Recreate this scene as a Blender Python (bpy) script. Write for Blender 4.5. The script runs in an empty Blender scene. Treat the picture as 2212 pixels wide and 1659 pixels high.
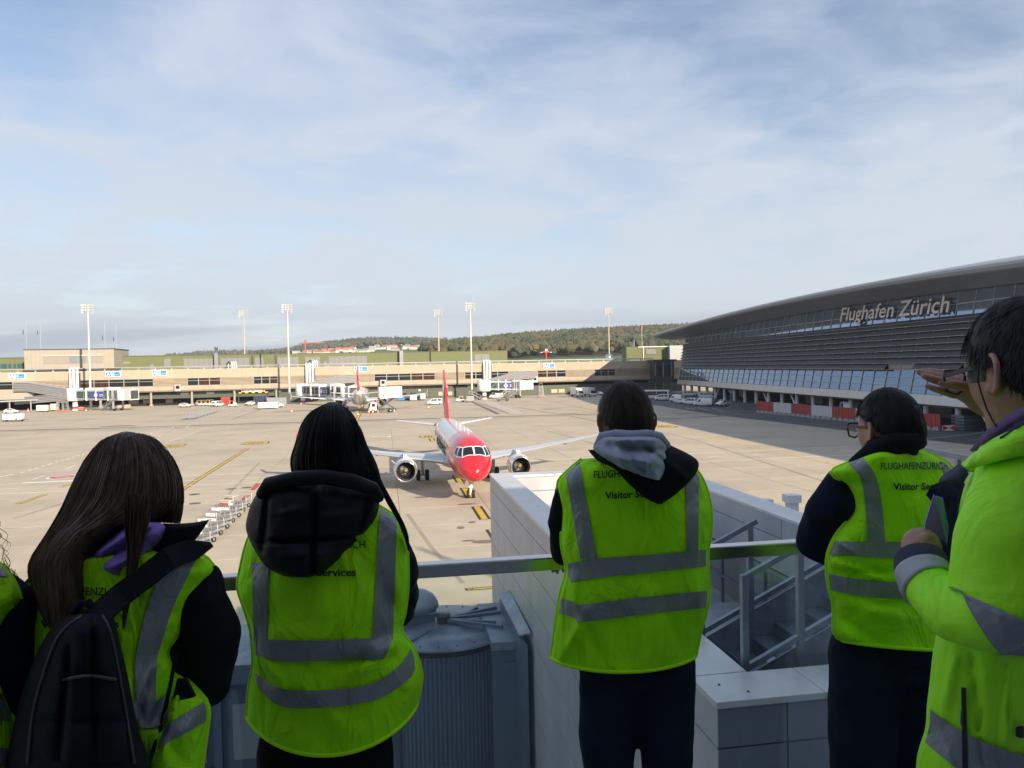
import bpy, math, random
import numpy as np
from mathutils import Vector, Matrix, noise
random.seed(7)
sc = bpy.context.scene
C = sc.collection
R = math.radians

# ---------------------------------------------------------------- camera
CAMZ = 12.1
PITCH, ROLL = R(1.336), R(1.123)
F = 1659.0                      # focal length in units of a 2212 px wide picture
_f = Vector((0, math.cos(PITCH), -math.sin(PITCH)))
_u0 = Vector((0, math.sin(PITCH), math.cos(PITCH)))
_r0 = Vector((1, 0, 0))
_r = _r0 * math.cos(ROLL) - _u0 * math.sin(ROLL)
_u = _u0 * math.cos(ROLL) + _r0 * math.sin(ROLL)
EYE = Vector((0, 0, CAMZ))
cam_d = bpy.data.cameras.new('camera')
cam_d.lens = 27.0; cam_d.sensor_width = 36.0
cam_d.clip_start = 0.05; cam_d.clip_end = 20000
cam = bpy.data.objects.new('camera', cam_d); C.objects.link(cam)
cam.matrix_world = Matrix(((_r.x, _u.x, -_f.x, 0), (_r.y, _u.y, -_f.y, 0), (_r.z, _u.z, -_f.z, CAMZ), (0, 0, 0, 1)))
sc.camera = cam

def ray(x, y):
    return _r * ((x - 1106.0) / F) + _u * (-(y - 829.5) / F) + _f
def P(x, y, Y):                 # the point at world depth Y on the sight line through (x, y)
    d = ray(x, y); return EYE + d * (Y / d.y)
def G(x, y, z=0.0):             # the point at height z on that sight line
    d = ray(x, y); return EYE + d * ((z - CAMZ) / d.z)

# ---------------------------------------------------------------- sky and sun
SUN_EL, SUN_AZ = 21.5, 144.6    # azimuth clockwise from +Y
w = bpy.data.worlds.new("World"); sc.world = w; w.use_nodes = True
nt = w.node_tree; nt.nodes.clear()
def N(t, k, **kw):
    n = t.nodes.new(k)
    for a, b in kw.items(): setattr(n, a, b)
    return n
out = N(nt, 'ShaderNodeOutputWorld'); bg = N(nt, 'ShaderNodeBackground')
sky = N(nt, 'ShaderNodeTexSky', sky_type='NISHITA', sun_disc=False, sun_elevation=R(SUN_EL), sun_rotation=R(SUN_AZ))
sky.air_density = 1.0; sky.dust_density = 0.6; sky.ozone_density = 1.6
SKY_STRENGTH = 0.095
CLOUD_COL = (4.0, 4.4, 5.35, 1)
bg.inputs[1].default_value = SKY_STRENGTH
tc = N(nt, 'ShaderNodeTexCoord'); sep = N(nt, 'ShaderNodeSeparateXYZ')
nt.links.new(tc.outputs['Generated'], sep.inputs[0])
zz = N(nt, 'ShaderNodeMath', operation='MAXIMUM'); zz.inputs[1].default_value = 0.0
nt.links.new(sep.outputs[2], zz.inputs[0])
za = N(nt, 'ShaderNodeMath', operation='ADD'); za.inputs[1].default_value = 0.16
nt.links.new(zz.outputs[0], za.inputs[0])
dx = N(nt, 'ShaderNodeMath', operation='DIVIDE'); dy = N(nt, 'ShaderNodeMath', operation='DIVIDE')
nt.links.new(sep.outputs[0], dx.inputs[0]); nt.links.new(za.outputs[0], dx.inputs[1])
nt.links.new(sep.outputs[1], dy.inputs[0]); nt.links.new(za.outputs[0], dy.inputs[1])
cmb = N(nt, 'ShaderNodeCombineXYZ'); nt.links.new(dx.outputs[0], cmb.inputs[0]); nt.links.new(dy.outputs[0], cmb.inputs[1])
def cloudlayer(scale, det, rough, dist, rot, sx, sy, off, lo, hi):
    mp = N(nt, 'ShaderNodeMapping'); mp.inputs['Location'].default_value = off
    mp.inputs['Rotation'].default_value = (0, 0, R(rot)); mp.inputs['Scale'].default_value = (sx, sy, 1)
    nt.links.new(cmb.outputs[0], mp.inputs[0])
    n = N(nt, 'ShaderNodeTexNoise'); n.inputs['Scale'].default_value = scale; n.inputs['Detail'].default_value = det
    n.inputs['Roughness'].default_value = rough; n.inputs['Distortion'].default_value = dist
    nt.links.new(mp.outputs[0], n.inputs['Vector'])
    m = N(nt, 'ShaderNodeMapRange', interpolation_type='SMOOTHSTEP'); m.inputs[1].default_value = lo; m.inputs[2].default_value = hi
    nt.links.new(n.outputs[0], m.inputs[0]); return m.outputs[0]
c1 = cloudlayer(1.5, 7, .54, .5, -38, 0.95, 1.0, (10.953, 6.005, 0), .32, .66)
c2 = cloudlayer(3.2, 8, .58, .7, -52, 0.8, 1.0, (7.1, 2.2, 0), .30, .75)
mm = N(nt, 'ShaderNodeMath', operation='MULTIPLY'); mm.inputs[1].default_value = .42; nt.links.new(c2, mm.inputs[0])
ma = N(nt, 'ShaderNodeMath', operation='MULTIPLY_ADD'); ma.inputs[1].default_value = .56; nt.links.new(c1, ma.inputs[0]); nt.links.new(mm.outputs[0], ma.inputs[2])
hz = N(nt, 'ShaderNodeMapRange', interpolation_type='SMOOTHSTEP'); hz.inputs[1].default_value = 0.42; hz.inputs[2].default_value = 0.0
hz.inputs[3].default_value = 0; hz.inputs[4].default_value = .6; nt.links.new(zz.outputs[0], hz.inputs[0])
mb_ = N(nt, 'ShaderNodeMath', operation='ADD', use_clamp=True); nt.links.new(ma.outputs[0], mb_.inputs[0]); nt.links.new(hz.outputs[0], mb_.inputs[1])
cl = N(nt, 'ShaderNodeMath', operation='MINIMUM'); cl.inputs[1].default_value = .93; nt.links.new(mb_.outputs[0], cl.inputs[0])
mx = N(nt, 'ShaderNodeMix', data_type='RGBA'); mx.inputs[7].default_value = CLOUD_COL
cg = N(nt, 'ShaderNodeMix', data_type='RGBA'); cg.inputs[6].default_value = (4.6, 5.1, 5.6, 1); cg.inputs[7].default_value = (4.2, 4.7, 5.65, 1)
cf = N(nt, 'ShaderNodeMapRange', interpolation_type='SMOOTHSTEP'); cf.inputs[1].default_value = .05; cf.inputs[2].default_value = .5; nt.links.new(zz.outputs[0], cf.inputs[0]); nt.links.new(cf.outputs[0], cg.inputs[0]); nt.links.new(cg.outputs[2], mx.inputs[7])
nt.links.new(cl.outputs[0], mx.inputs[0]); nt.links.new(sky.outputs[0], mx.inputs[6])
# a low, grey-blue bank of stratus along the horizon
sb = cloudlayer(1.1, 6, .5, .3, 8, .35, 1.6, (1.2, 5.5, 0), .40, .62)
lo = N(nt, 'ShaderNodeMapRange', interpolation_type='SMOOTHSTEP'); lo.inputs[1].default_value = .085; lo.inputs[2].default_value = .035
nt.links.new(zz.outputs[0], lo.inputs[0])
sm_ = N(nt, 'ShaderNodeMath', operation='MULTIPLY'); nt.links.new(sb, sm_.inputs[0]); nt.links.new(lo.outputs[0], sm_.inputs[1])
s2_ = N(nt, 'ShaderNodeMath', operation='MULTIPLY'); s2_.inputs[1].default_value = .75; nt.links.new(sm_.outputs[0], s2_.inputs[0])
mx2 = N(nt, 'ShaderNodeMix', data_type='RGBA'); mx2.inputs[7].default_value = (3.0, 3.45, 4.05, 1)
nt.links.new(s2_.outputs[0], mx2.inputs[0]); nt.links.new(mx.outputs[2], mx2.inputs[6])
tint = N(nt, 'ShaderNodeMix', data_type='RGBA', blend_type='MULTIPLY'); tint.inputs[0].default_value = 1; tint.inputs[7].default_value = (1.0, .99, 1.0, 1)
nt.links.new(mx2.outputs[2], tint.inputs[6]); nt.links.new(tint.outputs[2], bg.inputs[0]); nt.links.new(bg.outputs[0], out.inputs[0])

sun_d = bpy.data.lights.new('sun', 'SUN'); sun_d.energy = 5.0; sun_d.angle = R(.53); sun_d.color = (1, .86, .66)
sun = bpy.data.objects.new('sun', sun_d); C.objects.link(sun)
SUN = Vector((math.sin(R(SUN_AZ)) * math.cos(R(SUN_EL)), math.cos(R(SUN_AZ)) * math.cos(R(SUN_EL)), math.sin(R(SUN_EL))))
sun.rotation_euler = SUN.to_track_quat('Z', 'Y').to_euler(); sun.location = (30, -40, 60)

sc.view_settings.view_transform = 'Standard'; sc.view_settings.look = 'None'
sc.view_settings.exposure = 0.66; sc.view_settings.gamma = 1; sc.view_settings.use_curve_mapping = False

# ---------------------------------------------------------------- materials
_mats = {}
def M(name, col, rough=.6, metal=0., var=0., vs=3., bump=0., bs=40., spec=.5, coat=0., stretch=None, orand=0., sheen=0., trans=0., dirt=0., ds=.6, world=False, wr=0.):
    if name in _mats: return _mats[name]
    m = bpy.data.materials.new(name); m.use_nodes = True; t = m.node_tree
    b = t.nodes['Principled BSDF']
    b.inputs['Base Color'].default_value = (*col, 1); b.inputs['Roughness'].default_value = rough
    b.inputs['Metallic'].default_value = metal; b.inputs['Specular IOR Level'].default_value = spec
    if coat: b.inputs['Coat Weight'].default_value = coat; b.inputs['Coat Roughness'].default_value = .06
    if sheen: b.inputs['Sheen Weight'].default_value = sheen
    co = N(t, 'ShaderNodeTexCoord'); vec = N(t, 'ShaderNodeNewGeometry').outputs['Position'] if world else co.outputs['Object']
    if stretch:
        mp = N(t, 'ShaderNodeMapping'); mp.inputs['Scale'].default_value = stretch
        t.links.new(vec, mp.inputs[0]); vec = mp.outputs[0]
    src = None
    def mul(sock):
        nonlocal src
        mxn = N(t, 'ShaderNodeMix', data_type='RGBA', blend_type='MULTIPLY'); mxn.inputs[0].default_value = 1
        if src is None: mxn.inputs[6].default_value = (*col, 1)
        else: t.links.new(src, mxn.inputs[6])
        t.links.new(sock, mxn.inputs[7]); src = mxn.outputs[2]
    def noi(scale, lo, hi, det=6, a=.3, bb=.7):
        n = N(t, 'ShaderNodeTexNoise'); n.inputs['Scale'].default_value = scale; n.inputs['Detail'].default_value = det
        n.inputs['Roughness'].default_value = .6; t.links.new(vec, n.inputs['Vector'])
        r = N(t, 'ShaderNodeMapRange'); r.inputs[1].default_value = a; r.inputs[2].default_value = bb
        r.inputs[3].default_value = lo; r.inputs[4].default_value = hi
        t.links.new(n.outputs[0], r.inputs[0]); return r.outputs[0]
    if var: mul(noi(vs, 1 - var, 1 + var))
    if dirt: mul(noi(ds, 1 - dirt, 1, 8, .35, .55))
    if orand:
        oi = N(t, 'ShaderNodeObjectInfo'); r = N(t, 'ShaderNodeMapRange'); r.inputs[3].default_value = 1 - orand; r.inputs[4].default_value = 1 + orand
        t.links.new(oi.outputs['Random'], r.inputs[0]); mul(r.outputs[0])
    if src is not None: t.links.new(src, b.inputs['Base Color'])
    if bump:
        n = N(t, 'ShaderNodeTexNoise'); n.inputs['Scale'].default_value = bs; n.inputs['Detail'].default_value = 4
        t.links.new(vec, n.inputs['Vector'])
        bp = N(t, 'ShaderNodeBump'); bp.inputs['Strength'].default_value = bump; bp.inputs['Distance'].default_value = .01
        t.links.new(n.outputs[0], bp.inputs['Height']); t.links.new(bp.outputs[0], b.inputs['Normal'])
    if wr:      # soft cloth wrinkles
        mp = N(t, 'ShaderNodeMapping'); mp.inputs['Scale'].default_value = (1.5, 1.5, .7); mp.inputs['Rotation'].default_value = (0, .35, 0); t.links.new(co.outputs['Object'], mp.inputs[0])
        n2 = N(t, 'ShaderNodeTexNoise'); n2.inputs['Scale'].default_value = 7; n2.inputs['Detail'].default_value = 3; n2.inputs['Distortion'].default_value = 1.1; t.links.new(mp.outputs[0], n2.inputs['Vector'])
        b2 = N(t, 'ShaderNodeBump'); b2.inputs['Strength'].default_value = wr; b2.inputs['Distance'].default_value = .045; t.links.new(n2.outputs[0], b2.inputs['Height'])
        if bump: t.links.new(bp.outputs[0], b2.inputs['Normal'])
        t.links.new(b2.outputs[0], b.inputs['Normal'])
    if trans:
        o = t.nodes['Material Output']; tr = N(t, 'ShaderNodeBsdfTranslucent'); tr.inputs[0].default_value = (*col, 1)
        ms = N(t, 'ShaderNodeMixShader'); ms.inputs[0].default_value = trans
        t.links.new(b.outputs[0], ms.inputs[1]); t.links.new(tr.outputs[0], ms.inputs[2]); t.links.new(ms.outputs[0], o.inputs[0])
    _mats[name] = m; return m
def glassmat(name, tint=(.93, .98, .96), refl=.08):
    m = bpy.data.materials.new(name); m.use_nodes = True; t = m.node_tree; t.nodes.clear()
    o = N(t, 'ShaderNodeOutputMaterial'); tr = N(t, 'ShaderNodeBsdfTransparent'); tr.inputs[0].default_value = (*tint, 1)
    g = N(t, 'ShaderNodeBsdfGlossy'); g.inputs[1].default_value = .02
    fr = N(t, 'ShaderNodeLayerWeight'); fr.inputs[0].default_value = .35
    ml = N(t, 'ShaderNodeMath', operation='MULTIPLY_ADD'); ml.inputs[1].default_value = .5; ml.inputs[2].default_value = refl
    t.links.new(fr.outputs['Fresnel'], ml.inputs[0])
    mxs = N(t, 'ShaderNodeMixShader'); t.links.new(ml.outputs[0], mxs.inputs[0]); t.links.new(tr.outputs[0], mxs.inputs[1]); t.links.new(g.outputs[0], mxs.inputs[2])
    t.links.new(mxs.outputs[0], o.inputs[0]); return m

# ---------------------------------------------------------------- mesh helpers
class MB:
    def __init__(s): s.v = []; s.f = []; s.m = []; s.s = []
    def add(s, vs, fs, m=0, sm=False):
        o = len(s.v); s.v += [tuple(p) for p in vs]
        for f in fs: s.f.append([i + o for i in f]); s.m.append(m); s.s.append(sm)
        return s
    def box(s, x0, x1, y0, y1, z0, z1, m=0):
        return s.add([(x0,y0,z0),(x1,y0,z0),(x1,y1,z0),(x0,y1,z0),(x0,y0,z1),(x1,y0,z1),(x1,y1,z1),(x0,y1,z1)],
            [(3,2,1,0),(4,5,6,7),(0,1,5,4),(1,2,6,5),(2,3,7,6),(3,0,4,7)], m)
    def hexa(s, p, m=0):       # 8 corners, bottom ring then top ring
        return s.add(p, [(3,2,1,0),(4,5,6,7),(0,1,5,4),(1,2,6,5),(2,3,7,6),(3,0,4,7)], m)
    def beam(s, a, b, w_, h_, m=0, up=(0, 0, 1)):
        a = Vector(a); b = Vector(b); d = (b - a).normalized(); upv = Vector(up)
        if abs(d.dot(upv)) > .98: upv = Vector((0, 1, 0))
        x = d.cross(upv).normalized() * (w_ / 2); y = x.cross(d).normalized() * (h_ / 2)
        return s.hexa([a-x-y, a+x-y, b+x-y, b-x-y, a-x+y, a+x+y, b+x+y, b-x+y], m)
    def quad(s, a, b, c, d, m=0): return s.add([a, b, c, d], [(0, 1, 2, 3)], m)
    def slab(s, poly, n, t, m=0):   # polygon given thickness t along n
        n = Vector(n).normalized() * t; k = len(poly)
        vs = [Vector(p) for p in poly] + [Vector(p) + n for p in poly]
        fs = [tuple(range(k))[::-1], tuple(range(k, 2 * k))] + [(i, (i + 1) % k, k + (i + 1) % k, k + i) for i in range(k)]
        return s.add(vs, fs, m)
    def loft(s, rings, m=0, sm=True, cap=True, closed=True):
        n = len(rings[0]); vs = [p for r_ in rings for p in r_]; fs = []
        for i in range(len(rings) - 1):
            for j in range(n if closed else n - 1):
                k = (j + 1) % n; fs.append((i*n+j, i*n+k, (i+1)*n+k, (i+1)*n+j))
        s.add(vs, fs, m, sm)
        if cap and closed:
            s.add(rings[0], [tuple(range(n))[::-1]], m); s.add(rings[-1], [tuple(range(n))], m)
        return s
    def tube(s, pts, r, n=8, m=0, sm=True, cap=True, rnd=False):
        pts = [Vector(p) for p in pts]; k = len(pts)
        rs = list(r) if hasattr(r, '__len__') else [r] * k
        rs = [x if isinstance(x, tuple) else (x, x) for x in rs]
        d0 = (pts[1] - pts[0]).normalized()
        up = Vector((0, 0, 1)) if abs(d0.z) < .9 else Vector((0, 1, 0))
        x = d0.cross(up).normalized(); rings = []
        seq = list(zip(pts, rs))
        ds = []
        for i in range(k):
            d = (pts[min(i+1, k-1)] - pts[max(i-1, 0)])
            ds.append(d.normalized() if d.length > 1e-9 else d0)
        for i in range(k):
            d = ds[i]; x = (x - d * x.dot(d)); x = x.normalized() if x.length > 1e-6 else d.orthogonal().normalized()
            y = d.cross(x)
            def ring(c, q): return [c + x*(math.cos(2*math.pi*j/n)*rs[i][0]*q) + y*(math.sin(2*math.pi*j/n)*rs[i][1]*q) for j in range(n)]
            mr = min(rs[i])
            if rnd and i == 0:
                for a in (80, 55, 28): rings.append(ring(pts[0] - d*mr*math.sin(R(a)), math.cos(R(a))))
            rings.append(ring(pts[i], 1))
            if rnd and i == k-1:
                for a in (28, 55, 80): rings.append(ring(pts[i] + d*mr*math.sin(R(a)), math.cos(R(a))))
        return s.loft(rings, m, sm, cap)
    def lathe(s, prof, n=24, m=0, sm=True, mat=None, cap=False):   # prof: (radius, z) about local z
        mat = mat or Matrix()
        rings = [[mat @ Vector((r_*math.cos(2*math.pi*j/n), r_*math.sin(2*math.pi*j/n), z)) for j in range(n)] for r_, z in prof]
        return s.loft(rings, m, sm, cap)
    def sphere(s, c, r, n=12, m=0):
        c = Vector(c); rx, ry, rz = r if hasattr(r, '__len__') else (r, r, r); rings = []
        h = max(4, n // 2)
        for i in range(h + 1):
            a = math.pi * (i + .0001 if i == 0 else i - .0001 if i == h else i) / h
            rings.append([c + Vector((rx*math.sin(a)*math.cos(2*math.pi*j/n), ry*math.sin(a)*math.sin(2*math.pi*j/n), -rz*math.cos(a))) for j in range(n)])
        return s.loft(rings, m, True, False)
    def mesh(s, name, mats, off=None):
        me = bpy.data.meshes.new(name)
        vs = s.v if off is None else [(a-off[0], b-off[1], c-off[2]) for a, b, c in s.v]
        me.from_pydata(vs, [], s.f)
        for q in (mats if isinstance(mats, (list, tuple)) else [mats]): me.materials.append(q)
        me.polygons.foreach_set('material_index', s.m); me.polygons.foreach_set('use_smooth', s.s); me.update()
        return me
    def build(s, name, mats, parent=None, off=None, kind=None, loc=None):
        o = bpy.data.objects.new(name, s.mesh(name, mats, off)); C.objects.link(o)
        if parent: o.parent = parent
        if loc: o.location = loc
        if kind: o['kind'] = kind
        return o
def tag(o, label=None, cat=None, group=None, kind=None):
    if label: o['label'] = label
    if cat: o['category'] = cat
    if group: o['group'] = group
    if kind: o['kind'] = kind
    return o
def thing(name, label, cat, loc=(0, 0, 0), rz=0., group=None, scale=1.):
    o = bpy.data.objects.new(name, None); C.objects.link(o); o.location = loc; o.rotation_euler = (0, 0, rz); o.empty_display_size = .2
    if scale != 1.: o.scale = (scale,) * 3
    return tag(o, label, cat, group)
KIDS = {}
def inst(name, me, parent, loc=(0, 0, 0), rot=(0, 0, 0), kind=None):
    o = bpy.data.objects.new(name, me); C.objects.link(o); o.parent = parent; o.location = loc; o.rotation_euler = rot
    if kind: o['kind'] = kind
    return o
def copy_tree(o, parent=None):
    c = o.copy(); C.objects.link(c); c.parent = parent
    for ch in list(o.children): copy_tree(ch, c)
    return c
def place(o, loc, rz=0., label=None, group=None):
    o.location = loc; o.rotation_euler = (0, 0, rz)
    if label: o['label'] = label
    if group: o['group'] = group
    return o
def text_mesh(body, size=1., depth=0., name='lettering', bold=0.):
    cu = bpy.data.curves.new(name, 'FONT'); cu.body = body; cu.size = size; cu.extrude = depth; cu.resolution_u = 3; cu.offset = bold
    o = bpy.data.objects.new(name, cu); C.objects.link(o)
    dg = bpy.context.evaluated_depsgraph_get(); me = bpy.data.meshes.new_from_object(o.evaluated_get(dg))
    bpy.data.objects.remove(o); bpy.data.curves.remove(cu); me.name = name; return me
def text_obj(body, size, mat, parent, matrix, depth=.02, bold=0., width=None, name='lettering'):
    me = text_mesh(body, size, depth, name, bold)
    xs = [v.co.x for v in me.vertices]; wd = max(xs) - min(xs); x0 = min(xs)
    k = (width / wd) if width else 1.
    for v in me.vertices: v.co.x = (v.co.x - x0) * k
    me.transform(matrix); me.materials.clear(); me.materials.append(mat)
    o = bpy.data.objects.new(name, me); C.objects.link(o); o.parent = parent; return o
def interp(x, pts):
    if x <= pts[0][0]: return pts[0][1]
    for (a, b), (c, d) in zip(pts, pts[1:]):
        if x <= c: return b + (d - b) * (x - a) / (c - a)
    return pts[-1][1]
def cinterp(x, xs, ys): return float(np.interp(x, xs, ys))
UA = Vector((-.163, .986, 0)).normalized()    # axis of the stand, away from the viewer
VA = Vector((UA.y, -UA.x, 0))                 # to the right of it

# shared paints
WHITE = M('white_paint', (.78, .78, .76), .35, var=.05, vs=1.)
LGREY = M('light_grey_metal', (.43, .44, .45), .42, .3, var=.08)
MGREY = M('mid_grey_metal', (.25, .26, .28), .45, .4, var=.1)
DGREY = M('dark_grey', (.06, .063, .07), .55, var=.1)
BLACK = M('black_rubber', (.018, .018, .019), .7, var=.2)
GALV = M('galvanised_steel', (.25, .29, .34), .42, .75, var=.18, vs=9.)
DGLASS = M('dark_glass', (.012, .017, .02), .06, spec=.6)
RED = M('red_paint', (.62, .03, .03), .35)
YEL = M('yellow_paint', (.78, .50, .02), .45)
ORANGE = M('orange_plastic', (.80, .14, .03), .5)
CHROME = M('bright_metal', (.75, .75, .76), .18, 1.)
# ================================================================ ground, apron, markings, hills
CONC = M('apron_concrete', (.51, .435, .33), .82, var=.06, vs=.5, bump=.12, bs=6., orand=.03, dirt=.16, ds=.08, world=True)
CONC2 = M('apron_far_concrete', (.49, .415, .315), .85, var=.06, vs=.5, dirt=.16, ds=.08, world=True)
GRASS = M('meadow_grass', (.075, .115, .028), .9, var=.25, vs=.02)
g = MB(); g.quad((-9000, -3000, -.6), (9000, -3000, -.6), (9000, 14000, -.6), (-9000, 14000, -.6)); g.build('ground', GRASS, kind='structure')
ap = MB(); ap.box(-420, 300, -60, 420, -.5, -.03)
apron = ap.build('apron', CONC2, kind='structure')
SEAL = M('joint_sealant', (.20, .16, .12), .8)
def uv_pt(a, b, z=0.): 
    p = Vector((-4.0, 70.6, 0)) + VA * a + UA * b; return Vector((p.x, p.y, z))
SL = 7.5
sl = MB(); h = SL/2 - .02
sl.v = [(-h, -h, -.012), (h, -h, -.012), (h, h, -.012), (-h, h, -.012), (-h+.02, -h+.02, 0), (h-.02, -h+.02, 0), (h-.02, h-.02, 0), (-h+.02, h-.02, 0)]
sl.f = [(4,5,6,7),(0,1,5,4),(1,2,6,5),(2,3,7,6),(3,0,4,7)]; sl.m = [0]*5; sl.s = [False]*5
slme = sl.mesh('concrete_slab', CONC)
slabs = []
for i in range(-14, 16):
    for j in range(-6, 14):
        c = uv_pt((i + .62) * SL, j * SL)
        d = c - EYE; t = _f.dot(d); X = 1106 + F * d.dot(_r) / t; Yp = 829.5 - F * d.dot(_u) / t
        if t > 25 and -120 < X < 2150 and Yp < 1420: slabs.append((t, c))
slabs.sort(key=lambda q: q[0]); slabs = slabs[:296]
big = MB()
for t, c in slabs:
    o = inst('concrete_slab', slme, apron, c, (0, 0, math.atan2(VA.y, VA.x)))
    q = [c + VA*sx*SL/2 + UA*sy*SL/2 + Vector((0, 0, -.02)) for sx, sy in ((-1,-1),(1,-1),(1,1),(-1,1))]
    big.quad(*q)
big.build('joint_sealant', SEAL, apron)

MY = M('yellow_marking', (.68, .45, .035), .6, var=.12, vs=2., dirt=.25, ds=1.2)
MW = M('white_marking', (.80, .79, .76), .6, var=.05, vs=2., dirt=.15, ds=.5)
MK = M('black_marking', (.035, .034, .033), .7, var=.15)
MR = M('red_marking', (.52, .06, .05), .6, var=.12, dirt=.2, ds=1.)
MD = M('worn_asphalt_strip', (.17, .15, .13), .8, var=.2, vs=.4, dirt=.3, ds=.2)
ML_ = M('pale_concrete_strip', (.50, .46, .40), .8, var=.08, vs=.4)
def strip(pts, wd, mat, name, z=.004, world=False):
    pts = [Vector(p) if world else G(*p) for p in pts]; b = MB(); L = []; Rr = []
    for i, p in enumerate(pts):
        d = (pts[min(i+1, len(pts)-1)] - pts[max(i-1, 0)]); d.z = 0; d.normalize(); n = Vector((-d.y, d.x, 0)) * wd / 2
        L.append((p.x + n.x, p.y + n.y, z)); Rr.append((p.x - n.x, p.y - n.y, z))
    for i in range(len(pts) - 1): b.quad(Rr[i], Rr[i+1], L[i+1], L[i])
    return b.build(name, mat, apron)
def dashed(pts, wd, on, off, mat, name):
    pts = [G(*p) for p in pts]; acc = 0; seg = []
    for a, b in zip(pts, pts[1:]):
        n = max(1, int((b - a).length / .5))
        for k in range(n): seg.append(a + (b - a) * k / n)
    k = 0
    tot = [0]
    for a, b in zip(seg, seg[1:]): tot.append(tot[-1] + (b - a).length)
    cur = []
    for p, t in zip(seg, tot):
        if (t % (on + off)) < on: cur.append(p)
        else:
            if len(cur) > 1: strip(cur, wd, mat, name, world=True)
            cur = []
    if len(cur) > 1: strip(cur, wd, mat, name, world=True)
# lead-in line of the near stand: black bordered yellow dashes
def cl(Y): return Vector((-4.0 - .1653 * (Y - 70.6), Y, 0))
for a, b in ((131, 126), (85.6, 80.4), (76.6, 70.7), (66.3, 60.6), (56.8, 51), (47.4, 41.6)):
    strip([cl(a), cl(b)], .98, MK, 'dash_border', .004, True); strip([cl(a - .12), cl(b + .12)], .5, MY, 'yellow_dash', .008, True)
strip([(60, 1268), (536, 968)], .62, MK, 'line_border', .0035); strip([(60, 1268), (536, 968)], .36, MY, 'yellow_line', .0078)
for a, b in (((130, 1053), (157, 1044.5)), ((37.5, 1089), (99, 1068))):
    strip([a, b], .55, MK, 'dash_border', .004); strip([a, b], .32, MY, 'yellow_dash', .008)
strip([(1469.8, 931), (1659, 972.5), (1812, 1006)], .34, MY, 'yellow_line')
strip([(1176, 863.8), (1291, 887.5)], .3, MY, 'yellow_line')
strip([(770, 909), (787, 873.5)], .8, MK, 'line_border', .004); strip([(770, 909), (787, 873.5)], .5, MY, 'yellow_line', .008)
for a, b in (((160, 928.5), (178, 925)), ((195, 921), (212, 918)), ((73, 937), (98, 931.5))): strip([a, b], .3, MY, 'yellow_dash')
# service road
strip([(-60, .0855*0 + 0, 0), (60, 0, 0)], .01, MW, 'white_line', -.3, True)
L1 = [Vector((-75, 82.2, 0)), Vector((-38.6, 89.5, 0)), Vector((34.8, 104.3, 0)), Vector((62, 109.7, 0))]
L2 = [Vector((-80, 73.2, 0)), Vector((-35.2, 81.9, 0)), Vector((31.7, 95., 0)), Vector((66, 101.7, 0))]
strip(L1, .24, MW, 'white_line', .0052, True); strip(L2, .24, MW, 'white_line', .0052, True)
for k in range(-12, 12):
    a = Vector((k*6.2, 92.9 + k*6.2*.2, 0)); strip([a, a + Vector((2.6, .52, 0))], .2, MW, 'white_dash', .0052, True)
strip([(47.5, 1043.5), (160, 1038)], .75, MW, 'stop_line'); strip([(292, 924), (417.5, 919.8)], .9, MW, 'stop_line')
dashed([(-60, 1038), (0, 1030), (45, 1021.6), (100, 1005), (190, 977.8), (290, 962), (356, 957), (400, 941), (447, 924), (490, 919), (553, 916.5)], .3, 1.6, .5, MW, 'white_dash')
dashed([(325, 935.8), (348, 929), (354, 926.5), (345, 924), (320, 923)], .3, 1.6, .5, MW, 'white_dash')
dashed([(70, 1036), (155, 1008), (262, 970), (345, 940), (430, 915)], .22, 4, 6, MW, 'white_dash')
strip([(421.6, 907), (529.6, 877.5)], .22, MW, 'white_line'); strip([(492.8, 906), (562.4, 882.4)], .22, MW, 'white_line'); strip([(494, 907.5), (563.6, 884)], .18, MR, 'red_line')
dashed([(435.5, 913.5), (536, 879)], .2, 3, 4, MW, 'white_dash')
strip([(492.8, 906), (503, 909), (516.5, 910), (552.5, 910.7), (636, 910.2), (768, 906.5), (1130, 897)], .2, MW, 'white_line')
strip([(-40, 931.6), (250, 924), (636, 912.5), (768, 908.5), (1291, 894)], 1.4, MD, 'drain_strip', .0062)
strip([(-40, 934), (250, 926.4), (636, 915), (768, 911), (1291, 896.6)], .6, ML_, 'drain_edge', .0064)
strip([(1053, 868.6), (1121.5, 894.4)], 3.6, ML_, 'concrete_strip', .0056); strip([(1020, 868), (1076, 894)], 1.1, MD, 'drain_strip', .0066)
strip([(1031, 869), (1098, 893)], .28, MR, 'red_line', .0072)
strip([(545, 1059), (558.6, 1044)], .5, MR, 'red_dash'); strip([(522.6, 1081), (534.8, 1070)], .5, MR, 'red_dash')
strip([(1980, 950), (2100, 938), (2121, 934), (2124, 929), (2110, 925)], .2, MW, 'white_line')
for a, b in (((1480, 851 + 30), (1500, 884)), ((1508, 881), (1530, 885)), ((1538, 883), (1562, 888))): strip([a, b], .25, MW, 'parking_line')
dashed([(1420, 876), (1600, 893)], .2, 6, 2, MW, 'white_line')
def disc(c, rx, mat, name, z, ry=None, n=28):
    c = c if isinstance(c, Vector) else G(*c); b = MB()
    b.add([(c.x + VA.x*rx*math.cos(2*math.pi*k/n) + UA.x*(ry or rx)*math.sin(2*math.pi*k/n), c.y + VA.y*rx*math.cos(2*math.pi*k/n) + UA.y*(ry or rx)*math.sin(2*math.pi*k/n), z) for k in range(n)], [tuple(range(n))])
    return b.build(name, mat, apron)
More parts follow.
